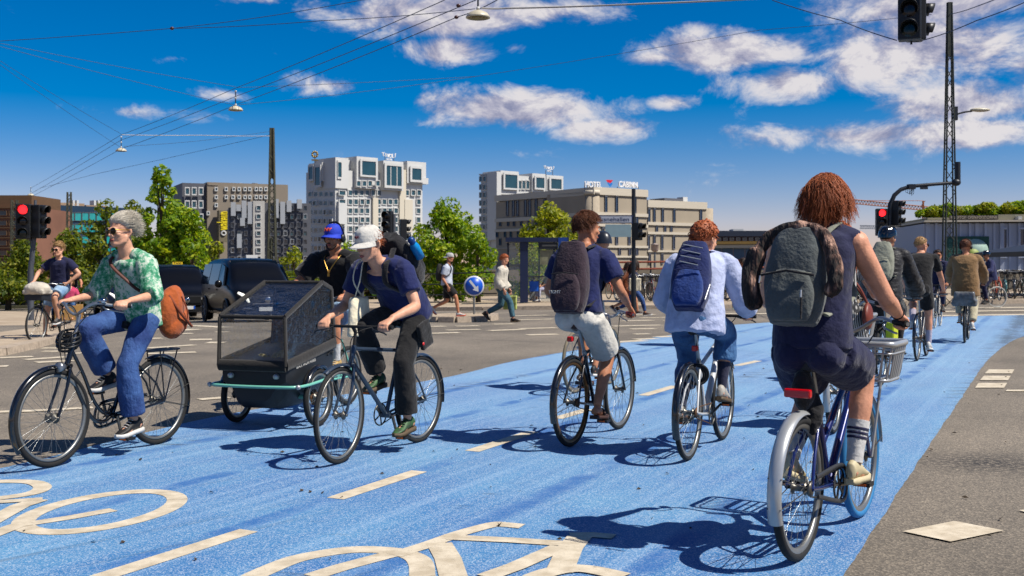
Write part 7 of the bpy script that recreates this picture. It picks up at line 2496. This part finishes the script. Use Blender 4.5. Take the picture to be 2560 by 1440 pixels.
MB().tube([q(.13, .215, -.19), q(0, .232, -.17), q(-.13, .215, -.19)], .007, 6).tube([q(-.08, .236, -.27), q(-.085, .238, -.40)], .006, 6).build('zip', BKB, bp)
MB().tube([q(-.08, .243, -.265), q(-.082, .248, -.30)], .005, 6).tube([q(.13, .22, -.195), q(.132, .225, -.23)], .005, 6).build('zip_pull', SILV, bp)
t = T('scarf_print', .9)
t.color(t.ramp(t.noise(22., t.mapping(0, (1, 1, .35)), 4, .6), (.42, lin(30, 22, 20, .6)), (.52, lin(96, 66, 54, .6)), (.62, lin(198, 156, 134, .6))))
t.bump(t.noise(26., t.mapping(0, (1, 1, .25)), 3), 1., .04)
mb = MB()
mb.tube(bpoly([q(.19, .10, -.34), q(.215, .12, -.20), q(.19, .11, -.06), q(.12, .10, .03), q(0, .10, .065), q(-.12, .10, .03), q(-.18, .12, -.08), q(-.205, .13, -.20), q(-.17, .12, -.27)], 6), [.022] + [.044] * 12 + [.030] * 24 + [.036] * 10 + [.020] * 2, 14)
tag(soft(mb, 'scarf', t.m, None, b.base, b.rz, .0075, 2, (.009, 14., .5, 3.)), 'brown patterned scarf draped over the grey backpack', 'scarf')
MB().ring(J['wr'][1] + (J['el'][1] - J['wr'][1]).normalized() * .02, (J['el'][1] - J['wr'][1]), .031, .004, 20, 5).build('wristband', BKB, o)
mb = MB()
mb.ell((.12, .02, .80), (V((.07, 0, .03)), V((0, .05, 0)), V((-.03, 0, .10))), 12, 8); mb.ell((.17, -.02, .68), (V((.04, 0, 0)), V((0, .04, 0)), V((.03, 0, .10))), 12, 8)
tag(soft(mb, 'saddle_bag', BKB, None, b.base, b.rz, .009, 2, (.012, 14., 1., 2.)), 'crumpled black bag strapped under the saddle of the blue hire bicycle', 'bag')
# the riders farther on
FAR = dict(vox=.012)
o, J, b = rider('E', 'helmeted rider partly hidden ahead of the aubergine backpack', (.35, -.06, 1.48), (.40, -.15, 1.675), dict(FAR, skin=SK2, bottom=(.9, .02, .02, cloth('charcoal', (64, 66, 76)), (.008, 9., 1., 3.)), top=(.6, .014, -.1, cloth('grey_top', (110, 112, 118)), (.008, 9., 1., 4.)), shoes=(BKS, WSH)), yaw=60)
helmet(o, J, pm('helmet_dark', lin(40, 44, 54, .6), .35), False); face(o, J, DKH)
o, J, b = rider('H', 'woman with long red hair in a black and white flower dress', (.27, 0, 1.47), (.315, 0, 1.665), dict(FAR, skin=SK1, vox=.010, w=.9, arm=.85, leg=.95, skirt=(FLOWER, (.008, 9., .8, 3.)), top=(.45, .010, .45, FLOWER, (.006, 9., 1., 4.)), shoes=(BKS, BKS)), yaw=-5, shw=.155, hs=.97)
hair(o, J, hair_mat('hair_copper', (130, 50, 20), (214, 112, 60)), (.030, .022), -.9, .40, 700, (.22, .34), lambda d: V((-.35, d.y * .25, -1.0)), .004, 1., .0050, .006, side=-.4)
sb = empty('shoulder_bag', b.base, b.rz, 'red brown shoulder bag of the woman in the flower dress', 'bag')
mb = MB(); mb.ell((.22, -.24, .98), (V((.13, 0, 0)), V((0, .045, 0)), V((0, 0, .12))), 14, 10)
soft(mb, 'pouch', pm('leather_red', lin(132, 56, 36, .6), .5, var=.15), sb, None, 0, .012, 2)
MB().tube(bpoly([V((.25, -.24, 1.08)), V((.20, -.16, 1.25)), V((.16, .0, 1.42)), V((.25, .10, 1.50)), V((.36, .06, 1.42)), V((.40, -.10, 1.25)), V((.28, -.25, 1.06))], 5), .012, 6, flat=.4).build('strap', MATS['leather_red'], sb)
o, J, b = rider('I', 'man in a black quilted jacket and shiny black helmet seen from behind', (.36, 0, 1.575), (.43, 0, 1.765), dict(FAR, skin=SK1, bottom=(1.9, .008, .0, BKC, (.005, 9., 1., 3.)), top=(1.93, .034, -.12, PUF, (.012, 5., 6., 8.), .01, .006), top_name='quilted_jacket', shoes=(BKS, BKS)), yaw=-25, shw=.19)
helmet(o, J, pm('helmet_black', lin(22, 22, 24, .6), .15, coat=.8)); hair(o, J, DKH, (.008, .008), -.6, .4)
backpack('pale grey rucksack on the man in the quilted jacket', b.base, b.rz, J, (.30, .46, .18), (OLV, OLV, OLV), 'pocket', -.03, 0, .03)
o, J, b = rider('J', 'man with cropped blond hair in a black T-shirt and black shorts', (.40, 0, 1.565), (.465, 0, 1.745), dict(FAR, skin=SK3, w=1.1, arm=1.05, leg=1.02, bottom=(.72, .02, .02, BKC, (.008, 9., 1., 3.)), top=(.6, .012, -.12, BKC, (.008, 9., 1., 5.)), shoes=(WSH, WSH), socks=(1.55, SOCL)), yaw=-35, shw=.20)
hair(o, J, BLD, (.014, .004), -.5, .48, 260, (.012, .02), None, .001, 1., .003, .002); glasses(o, J)
o, J, b = rider('K', 'man in a brown corduroy jacket with headphones seen from behind', (.27, 0, 1.595), (.31, 0, 1.79), dict(FAR, skin=SK2, w=1.12, bottom=(1.88, .02, .02, CREAM_T, (.008, 9., 1., 3.)), top=(1.93, .024, -.46, BRN, (.012, 6., 2., 6.), .03, .008), top_name='jacket', shoes=(WSH, WSH)), yaw=-8, shw=.20, elb=(0, 1., -.8))
hair(o, J, BRH, (.024, .010), -.5, .45, 300, (.02, .03), None, .001, 1., .003, .004); headphones(o, J)
o, J, b = rider('L', 'man in a dark blue blazer with helmet and sunglasses riding left', (.33, 0, 1.50), (.37, 0, 1.695), dict(FAR, skin=SK2, bottom=(1.9, .014, .01, NVY2, (.006, 9., 1., 3.)), top=(1.92, .022, -.30, BLZ, (.010, 7., 1., 6.), .014), top_name='blazer', shoes=(BKS, BKS)), yaw=15)
helmet(o, J, MATS['helmet_black']); glasses(o, J); face(o, J, DKH)
MB().hexa([J['spine'][2] + V(v) for v in ((.135, -.05, -.10), (.145, .05, -.10), (.16, .03, .12), (.16, -.03, .12), (.15, -.05, -.10), (.16, .05, -.10), (.175, .03, .12), (.175, -.03, .12))]).build('shirt_front', WSH, o)
o, J, b = rider('N', 'dark dressed man in sunglasses riding towards the camera at the right', (.42, 0, 1.50), (.50, 0, 1.68), dict(FAR, skin=SK2, bottom=(1.9, .012, .0, NVY2, (.006, 9., 1., 3.)), top=(1.92, .016, -.12, NVY2, (.008, 8., 1., 6.)), shoes=(BKS, BKS)), yaw=5)
hair(o, J, DKH, (.022, .008), -.5, .45, 200, (.02, .03), None, .001, 1., .003, .004); glasses(o, J); face(o, J, DKH)
o, J, b = rider('M', 'young man in a navy T-shirt and denim shorts waiting astride his bicycle', (.33, .03, 1.54), (.40, .035, 1.735), dict(FAR, skin=SK1, vox=.010, w=1.02, bottom=(.80, .03, .02, JEANL, (.008, 9., 1., 3.)), top=(.62, .014, -.16, NVY2, (.008, 9., 1., 9.), .008, .012), shoes=(BKS, WSH)), yaw=-4, pitch=-2,
    P_=(.27, 0, 1.045), hunch=.0, free={0: ((.40, .23, 1.10), (.5, -.6, -.5), (-.2, -1, .2))}, elb=(-.3, 1., -.2), feet={1: ((.36, -.26, .125), (.96, -.2, 0), (0, 0, 1))})
hair(o, J, BLD, (.036, .010), -.5, .42, 380, (.03, .05), lambda d: V((-.5, .5, .3)), .002, 1., .003, .005); glasses(o, J); face(o, J, BLD)
# ---------------------------------------------------------------- cargo trikes
MINT = pm('mint_frame', lin(126, 206, 184, .62), .35, .0, var=.05, coat=.4)
TUB = pm('tub_plastic', lin(34, 36, 40, .6), .5, var=.1, bump=.12, bs=120)
CNV = cloth('black_canvas', (46, 43, 40), bump=.3, bs=50)
t = T('clear_pvc', .06)
gl_ = t.n('ShaderNodeBsdfGlossy'); gl_.inputs['Roughness'].default_value = .07; gl_.inputs['Color'].default_value = (.95, .97, 1, 1)
tr_ = t.n('ShaderNodeBsdfTransparent'); tr_.inputs['Color'].default_value = (.90, .91, .91, 1)
lw = t.n('ShaderNodeFresnel'); lw.inputs['IOR'].default_value = 1.5
bp_ = t.n('ShaderNodeBump'); bp_.inputs['Strength'].default_value = .8; bp_.inputs['Distance'].default_value = .03
t.l(t.noise(9., t.mapping(0, (1, 1.6, .6)), 4, .6), bp_.inputs['Height']); t.l(bp_.outputs[0], gl_.inputs['Normal']); t.l(bp_.outputs[0], lw.inputs['Normal'])
mxs = t.n('ShaderNodeMixShader')
t.l(t.math('ADD', lw.outputs[0], .05, True), mxs.inputs[0]); t.l(tr_.outputs[0], mxs.inputs[1]); t.l(gl_.outputs[0], mxs.inputs[2])
t.l(mxs.outputs[0], t.t.nodes['Material Output'].inputs['Surface'])
PVC = t.m
def cargo(name, base, rz, label, style):
    b = Bike()
    r_ = empty(name, base, rz, label, 'cargo bike')
    b.root, b.base, b.rz, b.seat = r_, base, rz, (.09, .93)
    ax = 1.40
    lo = style == 'wood'
    put_wheel('rear_wheel', r_, (0, 0, .30), wheel_meshes(.30, .022, TYR, RIMD, 28, lo, .03))
    for s in (1, -1):
        put_wheel('front_wheel', r_, (ax, .405 * s, .255), wheel_meshes(.255, .024, TYR, RIMD, 24, lo, .035))
        mb = MB(); fender(mb, (ax, .405 * s, .255), .29, .034, R(20), R(150)); mb.build('front_mudguard', BIKEK, r_)
        MB().lathe((ax, .405 * s - .045 * s, .255), (0, 1, 0), [(0, -.003), (.07, -.003), (.07, .003), (0, .003)], 20).build('brake_disc', RUSTY, r_)
    BBp = V((.42, 0, .30))
    fm = MINT if style != 'wood' else BIKEK
    mb = MB()
    mb.tube(bpoly([V((.30, 0, .62)), V((.55, 0, .40)), V((.80, 0, .30)), V((1.0, 0, .24))], 5), .026, 10).cyl(BBp, V((.16, 0, .74)), .018, 10).tube([BBp, V((.7, 0, .34))], .02, 8)
    mb.cyl((ax, -.40, .255), (ax, .40, .255), .02, 10)
    for s in (1, -1):
        mb.tube([BBp + V((0, .03 * s, 0)), V((0, .06 * s, .30))], .011, 8).tube([V((.18, .02 * s, .68)), V((0, .06 * s, .30))], .009, 8)
        mb.tube([V((.86, 0, .28)), V((ax, .32 * s, .255))], .016, 8)
    mb.build('frame', fm, r_)
    MB().cyl((.16, 0, .72), (.10, 0, .90), .014, 8).build('seat_post', ALU, r_)
    mb = MB(); saddle_mesh(mb, .11, .93); mb.build('saddle', SADK, r_)
    mb = MB().tube(bpoly([V((.88, 0, .60)), V((.84, 0, 1.02))], 2), .016, 8)
    b.grips = []
    for s in (1, -1):
        mb.tube(bpoly([V((.85, 0, 1.04)), V((.88, .14 * s, 1.08)), V((.80, .25 * s, 1.11)), V((.67, .29 * s, 1.11))], 5), .012, 8)
    ho = mb.build('handlebar', BIKEK, r_)
    for s in (1, -1):
        a_ = V((-.93, .35 * s, 0)).normalized(); g = V((.72, .275 * s, 1.11))
        MB().cyl(g - a_ * .06, g + a_ * .06, .017, 10).build('grip', GRIPM, ho)
        b.grips.append((g, a_))
    cr_ = R(25)
    b.pedals = []
    mb = MB().ring(BBp + V((0, -.055, 0)), (0, 1, 0), .08, .007, 24, 6)
    for s in (1, -1):
        e = V((math.cos(cr_), 0, math.sin(cr_))) * (.165 * s)
        mb.tube([BBp + V((0, .05 * s, 0)), BBp + e + V((0, .085 * s, 0))], .010, 6)
        b.pedals.append(BBp + e + V((0, .135 * s, 0)))
    cs = mb.build('crankset', STEEL, r_)
    for p in b.pedals:
        MB().box(p, (.09, .085, .02)).build('pedal', BLK, cs)
    if style == 'wood':
        PLY = pm('plywood', lin(206, 158, 86, .6), .6, var=.15, vs=4)
        W_, zb, zt = .33, .22, .62
        for s in (1, -1):
            MB().hexa([V((.95, s * W_, zb)), V((1.82, s * W_, zb)), V((1.82, s * (W_ + .02), zb)), V((.95, s * (W_ + .02), zb)), V((.90, s * W_, zt)), V((1.88, s * W_, zt)), V((1.88, s * (W_ + .02), zt)), V((.90, s * (W_ + .02), zt))]).build('side_panel', PLY, r_)
        for x0, x1 in ((1.82, 1.88), (.95, .90)):
            MB().hexa([V((x0, -W_, zb)), V((x0 + .02, -W_, zb)), V((x0 + .02, W_, zb)), V((x0, W_, zb)), V((x1, -W_, zt)), V((x1 + .02, -W_, zt)), V((x1 + .02, W_, zt)), V((x1, W_, zt))]).build('end_panel', PLY, r_)
        MB().box((1.39, 0, zb), (.86, .64, .02)).build('floor', PLY, r_)
        MB().tube([V((1.92, -.30, .60)), V((1.94, -.30, .40))], .01, 5).build('trim', BLK, r_)
        return b
    # moulded tub with rim
    def sect(x, zb, wb, zt, wt):
        pts = []
        for s in (1, -1):
            seq = [(wb * .75, zb), (wb, zb + .03), (wb + (wt - wb) * .45, zb + (zt - zb) * .42), (wt * .985, zb + (zt - zb) * .5), (wt, zt)]
            pts += [(s * y, z) for y, z in (seq if s > 0 else seq[::-1])]
        return [V((x, y, z)) for y, z in pts]
    mb = MB()
    mb.loft([sect(.95, .22, .18, .72, .32), sect(1.0, .19, .19, .71, .325), sect(1.3, .17, .20, .66, .33), sect(1.62, .17, .20, .61, .33), sect(1.74, .19, .19, .59, .325), sect(1.80, .26, .16, .575, .31)])
    tub = mb.build('tub', TUB, r_, bev=.015)
    MB().tube(bpoly([V((.98, .40, .42)), V((1.55, .43, .39)), V((1.80, .41, .385)), V((1.86, .25, .385)), V((1.88, 0, .385)), V((1.86, -.25, .385)), V((1.80, -.41, .385)), V((1.55, -.43, .39)), V((.98, -.40, .42))], 5), .014, 8).build('bumper_bar', MINT, r_)
    for s in (1, -1):
        MB().ell((1.81, .43 * s, .385), (X0 * .022, Y0 * .022, Z0 * .022), 10, 6).build('end_cap', SILV, r_)
        MB().lathe((1.80, .22 * s, .47), (1, 0, 0), [(0, .03), (.022, .028), (.026, 0)], 14).build('lamp', SILV, r_)
    # hood frame and clear panels
    W_ = .325
    A_, B_, C_, D_, E_ = (1.83, .56), (1.83, .975), (1.12, 1.26), (.93, 1.20), (.93, .70)
    hood = empty('hood', (0, 0, 0)); hood.parent = r_
    bar_ = lambda pts, r0=.026: MB().tube(pts, r0, 8, flat=.45).build('hood_edge', CNV, hood)
    v3_ = lambda p, s, k=1.: V((p[0], s * W_ * k, p[1]))
    for s in (1, -1):
        k = .97
        bar_([v3_(A_, s), v3_(B_, s, k)]); bar_([v3_(B_, s, k), v3_(C_, s, .90)]); bar_([v3_(C_, s, .9), v3_(D_, s, .9)]); bar_([v3_(D_, s, .9), v3_(E_, s)]); bar_([v3_(E_, s), v3_(A_, s)], .05)
    for p, k in ((A_, 1.), (B_, .97), (C_, .9), (D_, .9)):
        bar_([v3_(p, 1, k), v3_(p, -1, k)], .05 if p == A_ else .018)
    def pane(name, q4, mat=PVC, nx=8):
        a, b2, c2, d2 = q4
        vs, fs = [], []
        nn = (b2 - a).cross(d2 - a).normalized()
        for i in range(nx + 1):
            for j in range(nx + 1):
                u_, w_ = i / nx, j / nx
                p = a.lerp(b2, u_).lerp(d2.lerp(c2, u_), w_)
                p = p + nn * (noise.noise(p * 9) * .012 * math.sin(math.pi * u_) * math.sin(math.pi * w_))
                vs.append(p)
        for i in range(nx):
            for j in range(nx):
                q0 = i * (nx + 1) + j
                fs.append((q0, q0 + nx + 1, q0 + nx + 2, q0 + 1))
        return MB().add(vs, fs, True).build(name, mat, hood)
    pane('front_pane', (v3_(A_, -1), v3_(A_, 1), v3_(B_, 1, .97), v3_(B_, -1, .97)))
    pane('top_pane', (v3_(B_, -1, .97), v3_(B_, 1, .97), v3_(C_, 1, .9), v3_(C_, -1, .9)))
    pane('roof_pane', (v3_(C_, -1, .9), v3_(C_, 1, .9), v3_(D_, 1, .9), v3_(D_, -1, .9)), CNV)
    for s in (1, -1):
        pane('side_pane', (v3_(A_, s), v3_((1.12, .66), s), v3_(C_, s, .9), v3_(B_, s, .97)))
        pane('side_pane', (v3_((1.12, .66), s), v3_(E_, s), v3_(D_, s, .9), v3_(C_, s, .9)))
    pane('back_pane', (v3_(E_, -1), v3_(E_, 1), v3_(D_, 1, .9), v3_(D_, -1, .9)), CNV)
    # child bench inside
    MB().box((1.15, 0, .52), (.30, .54, .06)).box((1.02, 0, .74), (.06, .54, .42), Matrix.Rotation(R(-12), 3, 'Y')).build('bench', cloth('seat_navy', (40, 48, 70)), r_)
    mb = MB(); mb.ell((1.52, -.08, .52), (X0 * .18, Y0 * .2, Z0 * .10), 14, 8); mb.ell((1.48, .12, .54), (X0 * .15, Y0 * .15, Z0 * .12), 14, 8)
    tag(soft(mb, 'blanket', pm('blanket', lin(150, 138, 96, .6), .9, var=.4, vs=9, bump=.6, bs=20), None, base, rz, .014, 2, (.03, 9., 1., 3.)), 'olive patterned blanket lying in the cargo trike tub', 'blanket')
    for s in ('BLACK', 'IRON', 'HORSE'):
        k = ('BLACK', 'IRON', 'HORSE').index(s)
        text_obj(s, 'side_lettering', .042, WSH, r_, basis((1.615 - .125 * k, .334 - .002 * k, .545 + .014 * k), (-1, 0, .10), (.10, 0, 1)), .0015, .105)
    text_obj('BLACK IRON HORSE', 'front_lettering', .04, pm('letter_dark', lin(20, 20, 22, .6), .3, var=0), r_, basis((1.795, 0, .49), (0, 1, 0), (.12, 0, 1)), .004, .34)
    MB().tube([V((1.09, .334, .60)), V((1.03, .334, .63)), V((1.0, .335, .60)), V((.98, .335, .63))], .007, 5).build('emblem', BLK, r_)
    return b
hB = R(-107.5)
bB = cargo('cargo_trike', V((-1.67, 10.97, .006)), hB, 'black and mint cargo trike with a clear rain hood over its tub', 'hood')
BIKES['B'] = bB
o, J, b = rider('B', 'man in a blue cap, black T-shirt and headphones on the cargo trike', (.265, 0, 1.515), (.30, 0, 1.705), dict(skin=SK2, vox=.008, w=1.12, d=1.05, arm=1.05, bottom=(.80, .03, .03, JEANL, (.008, 9., 1., 3.)), top=(.82, .022, -.22, BKC, (.010, 8., .8, 14.), .020, .026), shoes=(TANS, WSH, WSH), socks=(1.62, SOCW)), yaw=-6, pitch=-4, shw=.20, hunch=.02, elb=(-.1, 1., -.7))
hair(o, J, DKH, (.010, .008), -.55, .42)
cap(o, J, pm('cap_blue', lin(20, 60, 200, .62), .75, var=.08, bump=.2), ('NY', pm('cap_orange', lin(250, 100, 50, .7), .6, var=0)), .055)
headphones(o, J); face(o, J, DKH)
c, f, u, l, k = J['head'], J['hf'], J['hu'], J['hl'], J['hs']
q = lambda a, b_, e: c + f * a + l * b_ + u * e
MB().tube([q(.050, -.058, -.062), q(.078, -.030, -.100), q(.094, 0, -.112), q(.078, .030, -.100), q(.050, .058, -.062)], [.010, .013, .013, .013, .010], 8).tube([q(.102, -.022, -.050), q(.106, 0, -.046), q(.102, .022, -.050)], .0045, 6).build('beard', DKH, o)
nk = J['spine'][3]
MB().tube(bpoly([nk + V((-.03, .085, .04)), nk + V((.10, .075, -.03)), nk + V((.145, .02, -.13)), nk + V((.15, 0, -.17)), nk + V((.145, -.02, -.13)), nk + V((.10, -.075, -.03)), nk + V((-.03, -.085, .04))], 6), .006, 6).box(nk + V((.155, 0, -.19)), (.01, .02, .03)).build('necklace', GOLD, o)
MB().ring(J['wr'][0] + (J['el'][0] - J['wr'][0]).normalized() * .03, J['el'][0] - J['wr'][0], .032, .009, 18, 6).build('wristwatch', BKB, o)
# wooden cargo bike with the bald rider and a passenger
px, Y = 178, 31.0
bs = V(((px - 1280) * Y / F, Y, gz((px - 1280) * Y / F, Y) + .005))
hP = R(-70)
BIKES['P'] = cargo('cargo_trike', bs, hP, 'plywood box cargo trike ridden by the bald man at the far left', 'wood')
o, J, b = rider('P', 'bald man in a black T-shirt on the plywood cargo trike', (.30, 0, 1.50), (.36, 0, 1.69), dict(FAR, skin=SK2, w=1.1, bottom=(1.9, .014, .0, BKC, (.006, 9., 1., 3.)), top=(.6, .014, -.12, BKC, (.008, 9., 1., 5.)), shoes=(BKS, BKS)), yaw=-10, pitch=-10)
face(o, J, DKH)
def seated(label, base, rz, lk, h=.42, lean=.0, hs=.95, arms=.2):
    J = {}
    P_ = V((0, 0, h + .08)); N = V((lean, 0, h + .55))
    J['side'] = Y0.copy(); J['spine'] = [P_, P_.lerp(N, .36), P_.lerp(N, .7) + V((-.015, 0, 0)), N]; J['tl'] = (N - P_).length
    J['sh'] = [N + V((-.01, .165 * s, -.06)) for s in (1, -1)]; J['hip'] = [P_ + V((.02, .085 * s, -.02)) for s in (1, -1)]
    J['wr'] = [V((.30, .12 * s, h + .17)) for s in (1, -1)]
    J['el'] = [ik(J['sh'][i], J['wr'][i], .28, .25, V((-.3, 1 - 2 * i, -.6))) for i in (0, 1)]
    J['hand'] = [('free', V((1, 0, -.3)), V((0, 0, -1)))] * 2
    J['ankle'] = [V((.46, .10 * s, .105)) for s in (1, -1)]; J['toe'] = [X0.copy()] * 2; J['fup'] = [Z0.copy()] * 2
    J['kn'] = [ik(J['hip'][i], J['ankle'][i], .42, .40, V((1, 0, .8))) for i in (0, 1)]
    frame_head(J, N + V((.03, 0, .19)), 0, 0, 0, hs)
    return person(label, base, rz, J, lk), J
cs_, sn = math.cos(hP), math.sin(hP)
o, J = seated('passenger in sunglasses sitting in the plywood cargo box', bs + V((cs_ * 1.25, sn * 1.25, .24)), hP, dict(FAR, skin=SK1, w=.9, arm=.85, top=(.6, .012, -.1, cloth('pink_top', (206, 70, 110)), (.006, 9., 1., 3.)), bottom=(1.8, .01, 0, JEAN2, None)), .28)
hair(o, J, BLD, (.02, .014), -.8, .4, 200, (.08, .14), lambda d: V((-.2, d.y * .3, -1)), .003, 1., .004, .004); glasses(o, J); face(o, J, BLD)
# ---------------------------------------------------------------- people on foot
def walker(label, px, py, Y, heading, lk, pose, dz=0.):
    x = (px - 1280) * Y / F
    base = V((x, Y, gz(x, Y) + dz))
    J = walk_pose(**pose)
    o = person(label, base, heading, J, dict(lk, seated=False), 'people on foot')
    return o, J, base
o, J, bs = walker('walking man in a reversed grey cap, dark top and black shorts', 1117, 800, 28.8, R(-12), dict(FAR, skin=SK2, vox=.011, bottom=(.85, .03, .02, BKC, (.008, 9., 1., 3.)), top=(.7, .016, -.10, cloth('white_tee', (206, 214, 228)), (.006, 9., 1., 3.), .01, .014), shoes=(WSH, pm('sole_coral', lin(230, 110, 80, .65), .6))), dict(stride=.34, h=1.72, lead=1, arms=((-.10, 0), (.06, 0))), .13)
cap(o, J, cloth('cap_grey', (190, 188, 184)), back=True); hair(o, J, DKH, (.008, .008), -.6, .4)
backpack('dark grey daypack on the walking man in the reversed cap', bs, R(-12), J, (.30, .46, .20), (cloth('daypack', (56, 54, 50)), cloth('daypack', (56, 54, 50)), BKB), 'plain', .0)
o, J, bs = walker('red haired man in a pale denim jacket and teal jeans walking right', 1252, 806, 28.0, R(-18), dict(FAR, skin=SK3, vox=.011, w=1.05, bottom=(1.9, .020, .010, JEANT, (.008, 9., 1., 3.)), top=(1.9, .026, -.08, cloth('pale_jacket', (220, 212, 194), bump=.5), (.012, 8., .8, 3.), .02, .012), top_name='jacket', shoes=(BKS, GUM)), dict(stride=.36, h=1.78, lead=1, lean=.07, arms=((.10, 0), (.10, 0)), pitch=R(-8)))
hair(o, J, GNG, (.03, .014), -.6, .4, 300, (.03, .05), None, .002, 1., .003, .006)
tb = empty('carrier_bag', bs, R(-18), 'lime green carrier bag held by the man in the pale jacket', 'bag')
hw_ = J['wr'][0] + V((.0, .03, -.10))
mb = MB(); mb.box(hw_ + V((0, .02, -.26)), (.36, .08, .36))
soft(mb, 'pouch', cloth('lime', (196, 206, 110)), tb, None, 0, .014, 3, (.012, 8., .5, 3.))
MB().tube([hw_ + V((.08, .02, -.08)), hw_, hw_ + V((-.08, .02, -.08))], .006, 5).build('handle', MATS['cloth_lime'], tb)
o, J, bs = walker('long haired woman in navy carrying a canvas tote, walking right', 1582, 795, 31.5, R(-6), dict(FAR, skin=SK2, w=.88, arm=.82, bottom=(1.9, .010, .0, JEAN, (.006, 9., 1., 3.)), top=(.7, .014, -.14, NVY2, (.008, 9., 1., 3.)), shoes=(BRS, WSH)), dict(stride=.36, h=1.64, lead=0, arms=((.05, .04), (-.1, 0))))
hair(o, J, DKH, (.026, .02), -.95, .42, 500, (.22, .34), lambda d: V((-.25, d.y * .2, -1)), .003, 1., .0055, .004, side=-.3)
tb = empty('tote_bag', bs, R(-6), 'cream canvas tote on the shoulder of the long haired woman', 'bag')
mb = MB(); mb.box((.06, -.24, .92), (.34, .09, .36))
soft(mb, 'pouch', CANV, tb, None, 0, .014, 3, (.010, 8., .6, 3.))
for s in (1, -1):
    MB().tube(bpoly([V((.06 + .08 * s, -.24, 1.09)), V((.04 + .02 * s, -.20, 1.25)), J['sh'][1] + V((.0, .02, .075))], 4), .008, 5).build('handle', CANV, tb)
o, J, bs = walker('person in a rust skirt walking behind the woman with the tote', 1566, 793, 33.0, R(-6), dict(FAR, skin=SK2, w=.86, arm=.82, leg=.95, bottom=(.9, .03, .03, cloth('rust', (150, 84, 50)), None), top=(.7, .012, -.1, MATS['cloth_rust'], None), shoes=(BRS, WSH)), dict(stride=.34, h=1.60, lead=1))
hair(o, J, DKH, (.024, .016), -.8, .42, 200, (.1, .2), lambda d: V((-.25, d.y * .2, -1)), .003, 1., .005, .004)
o, J, bs = walker('person with dark hair and green shoes half hidden by the patterned scarf', 1862, 775, 35.0, R(170), dict(FAR, skin=SK2, w=.95, bottom=(.9, .02, .01, BKC, None), top=(.7, .02, -.12, BKC, None), shoes=(pm('shoe_lime', lin(150, 220, 60, .65), .6), WSH)), dict(stride=.2, h=1.7, lead=0))
hair(o, J, DKH, (.03, .02), -.9, .4, 200, (.12, .22), lambda d: V((-.25, d.y * .2, -1)), .003, 1., .005, .004)
sbp = P(1372, 700, 42.5)
o, J = seated('person in pale trousers sitting in the bus shelter', V((sbp.x, 43.45, gz(0, 43) + .12)), R(205), dict(FAR, skin=SK2, w=.95, bottom=(1.75, .02, .0, cloth('lilac_trouser', (196, 196, 220)), None), top=(.8, .02, -.1, cloth('pale_print', (190, 200, 180), var=.4), None, .01), shoes=(WSH, BRS)), .46, -.02)
hair(o, J, DKH, (.02, .014), -.7, .42); face(o, J, DKH)
bsb = V((P(1328, 700, 42.5).x, 42.9, gz(0, 43) + .12))
bb_ = empty('carrier_bag', bsb, 0, 'bright blue carrier bag on the seated passenger knees in the bus shelter', 'bag')
mb = MB(); mb.box((0.12, 0, .62), (.36, .16, .40))
soft(mb, 'pouch', pm('bag_blue', lin(20, 110, 230, .65), .5, var=.08), bb_, None, 0, .016, 3, (.012, 8., .6, 3.))
MB().tube([V((.02, 0, .80)), V((.12, 0, .92)), V((.22, 0, .80))], .008, 5).build('handle', MATS['bag_blue'], bb_)
bake_soft()
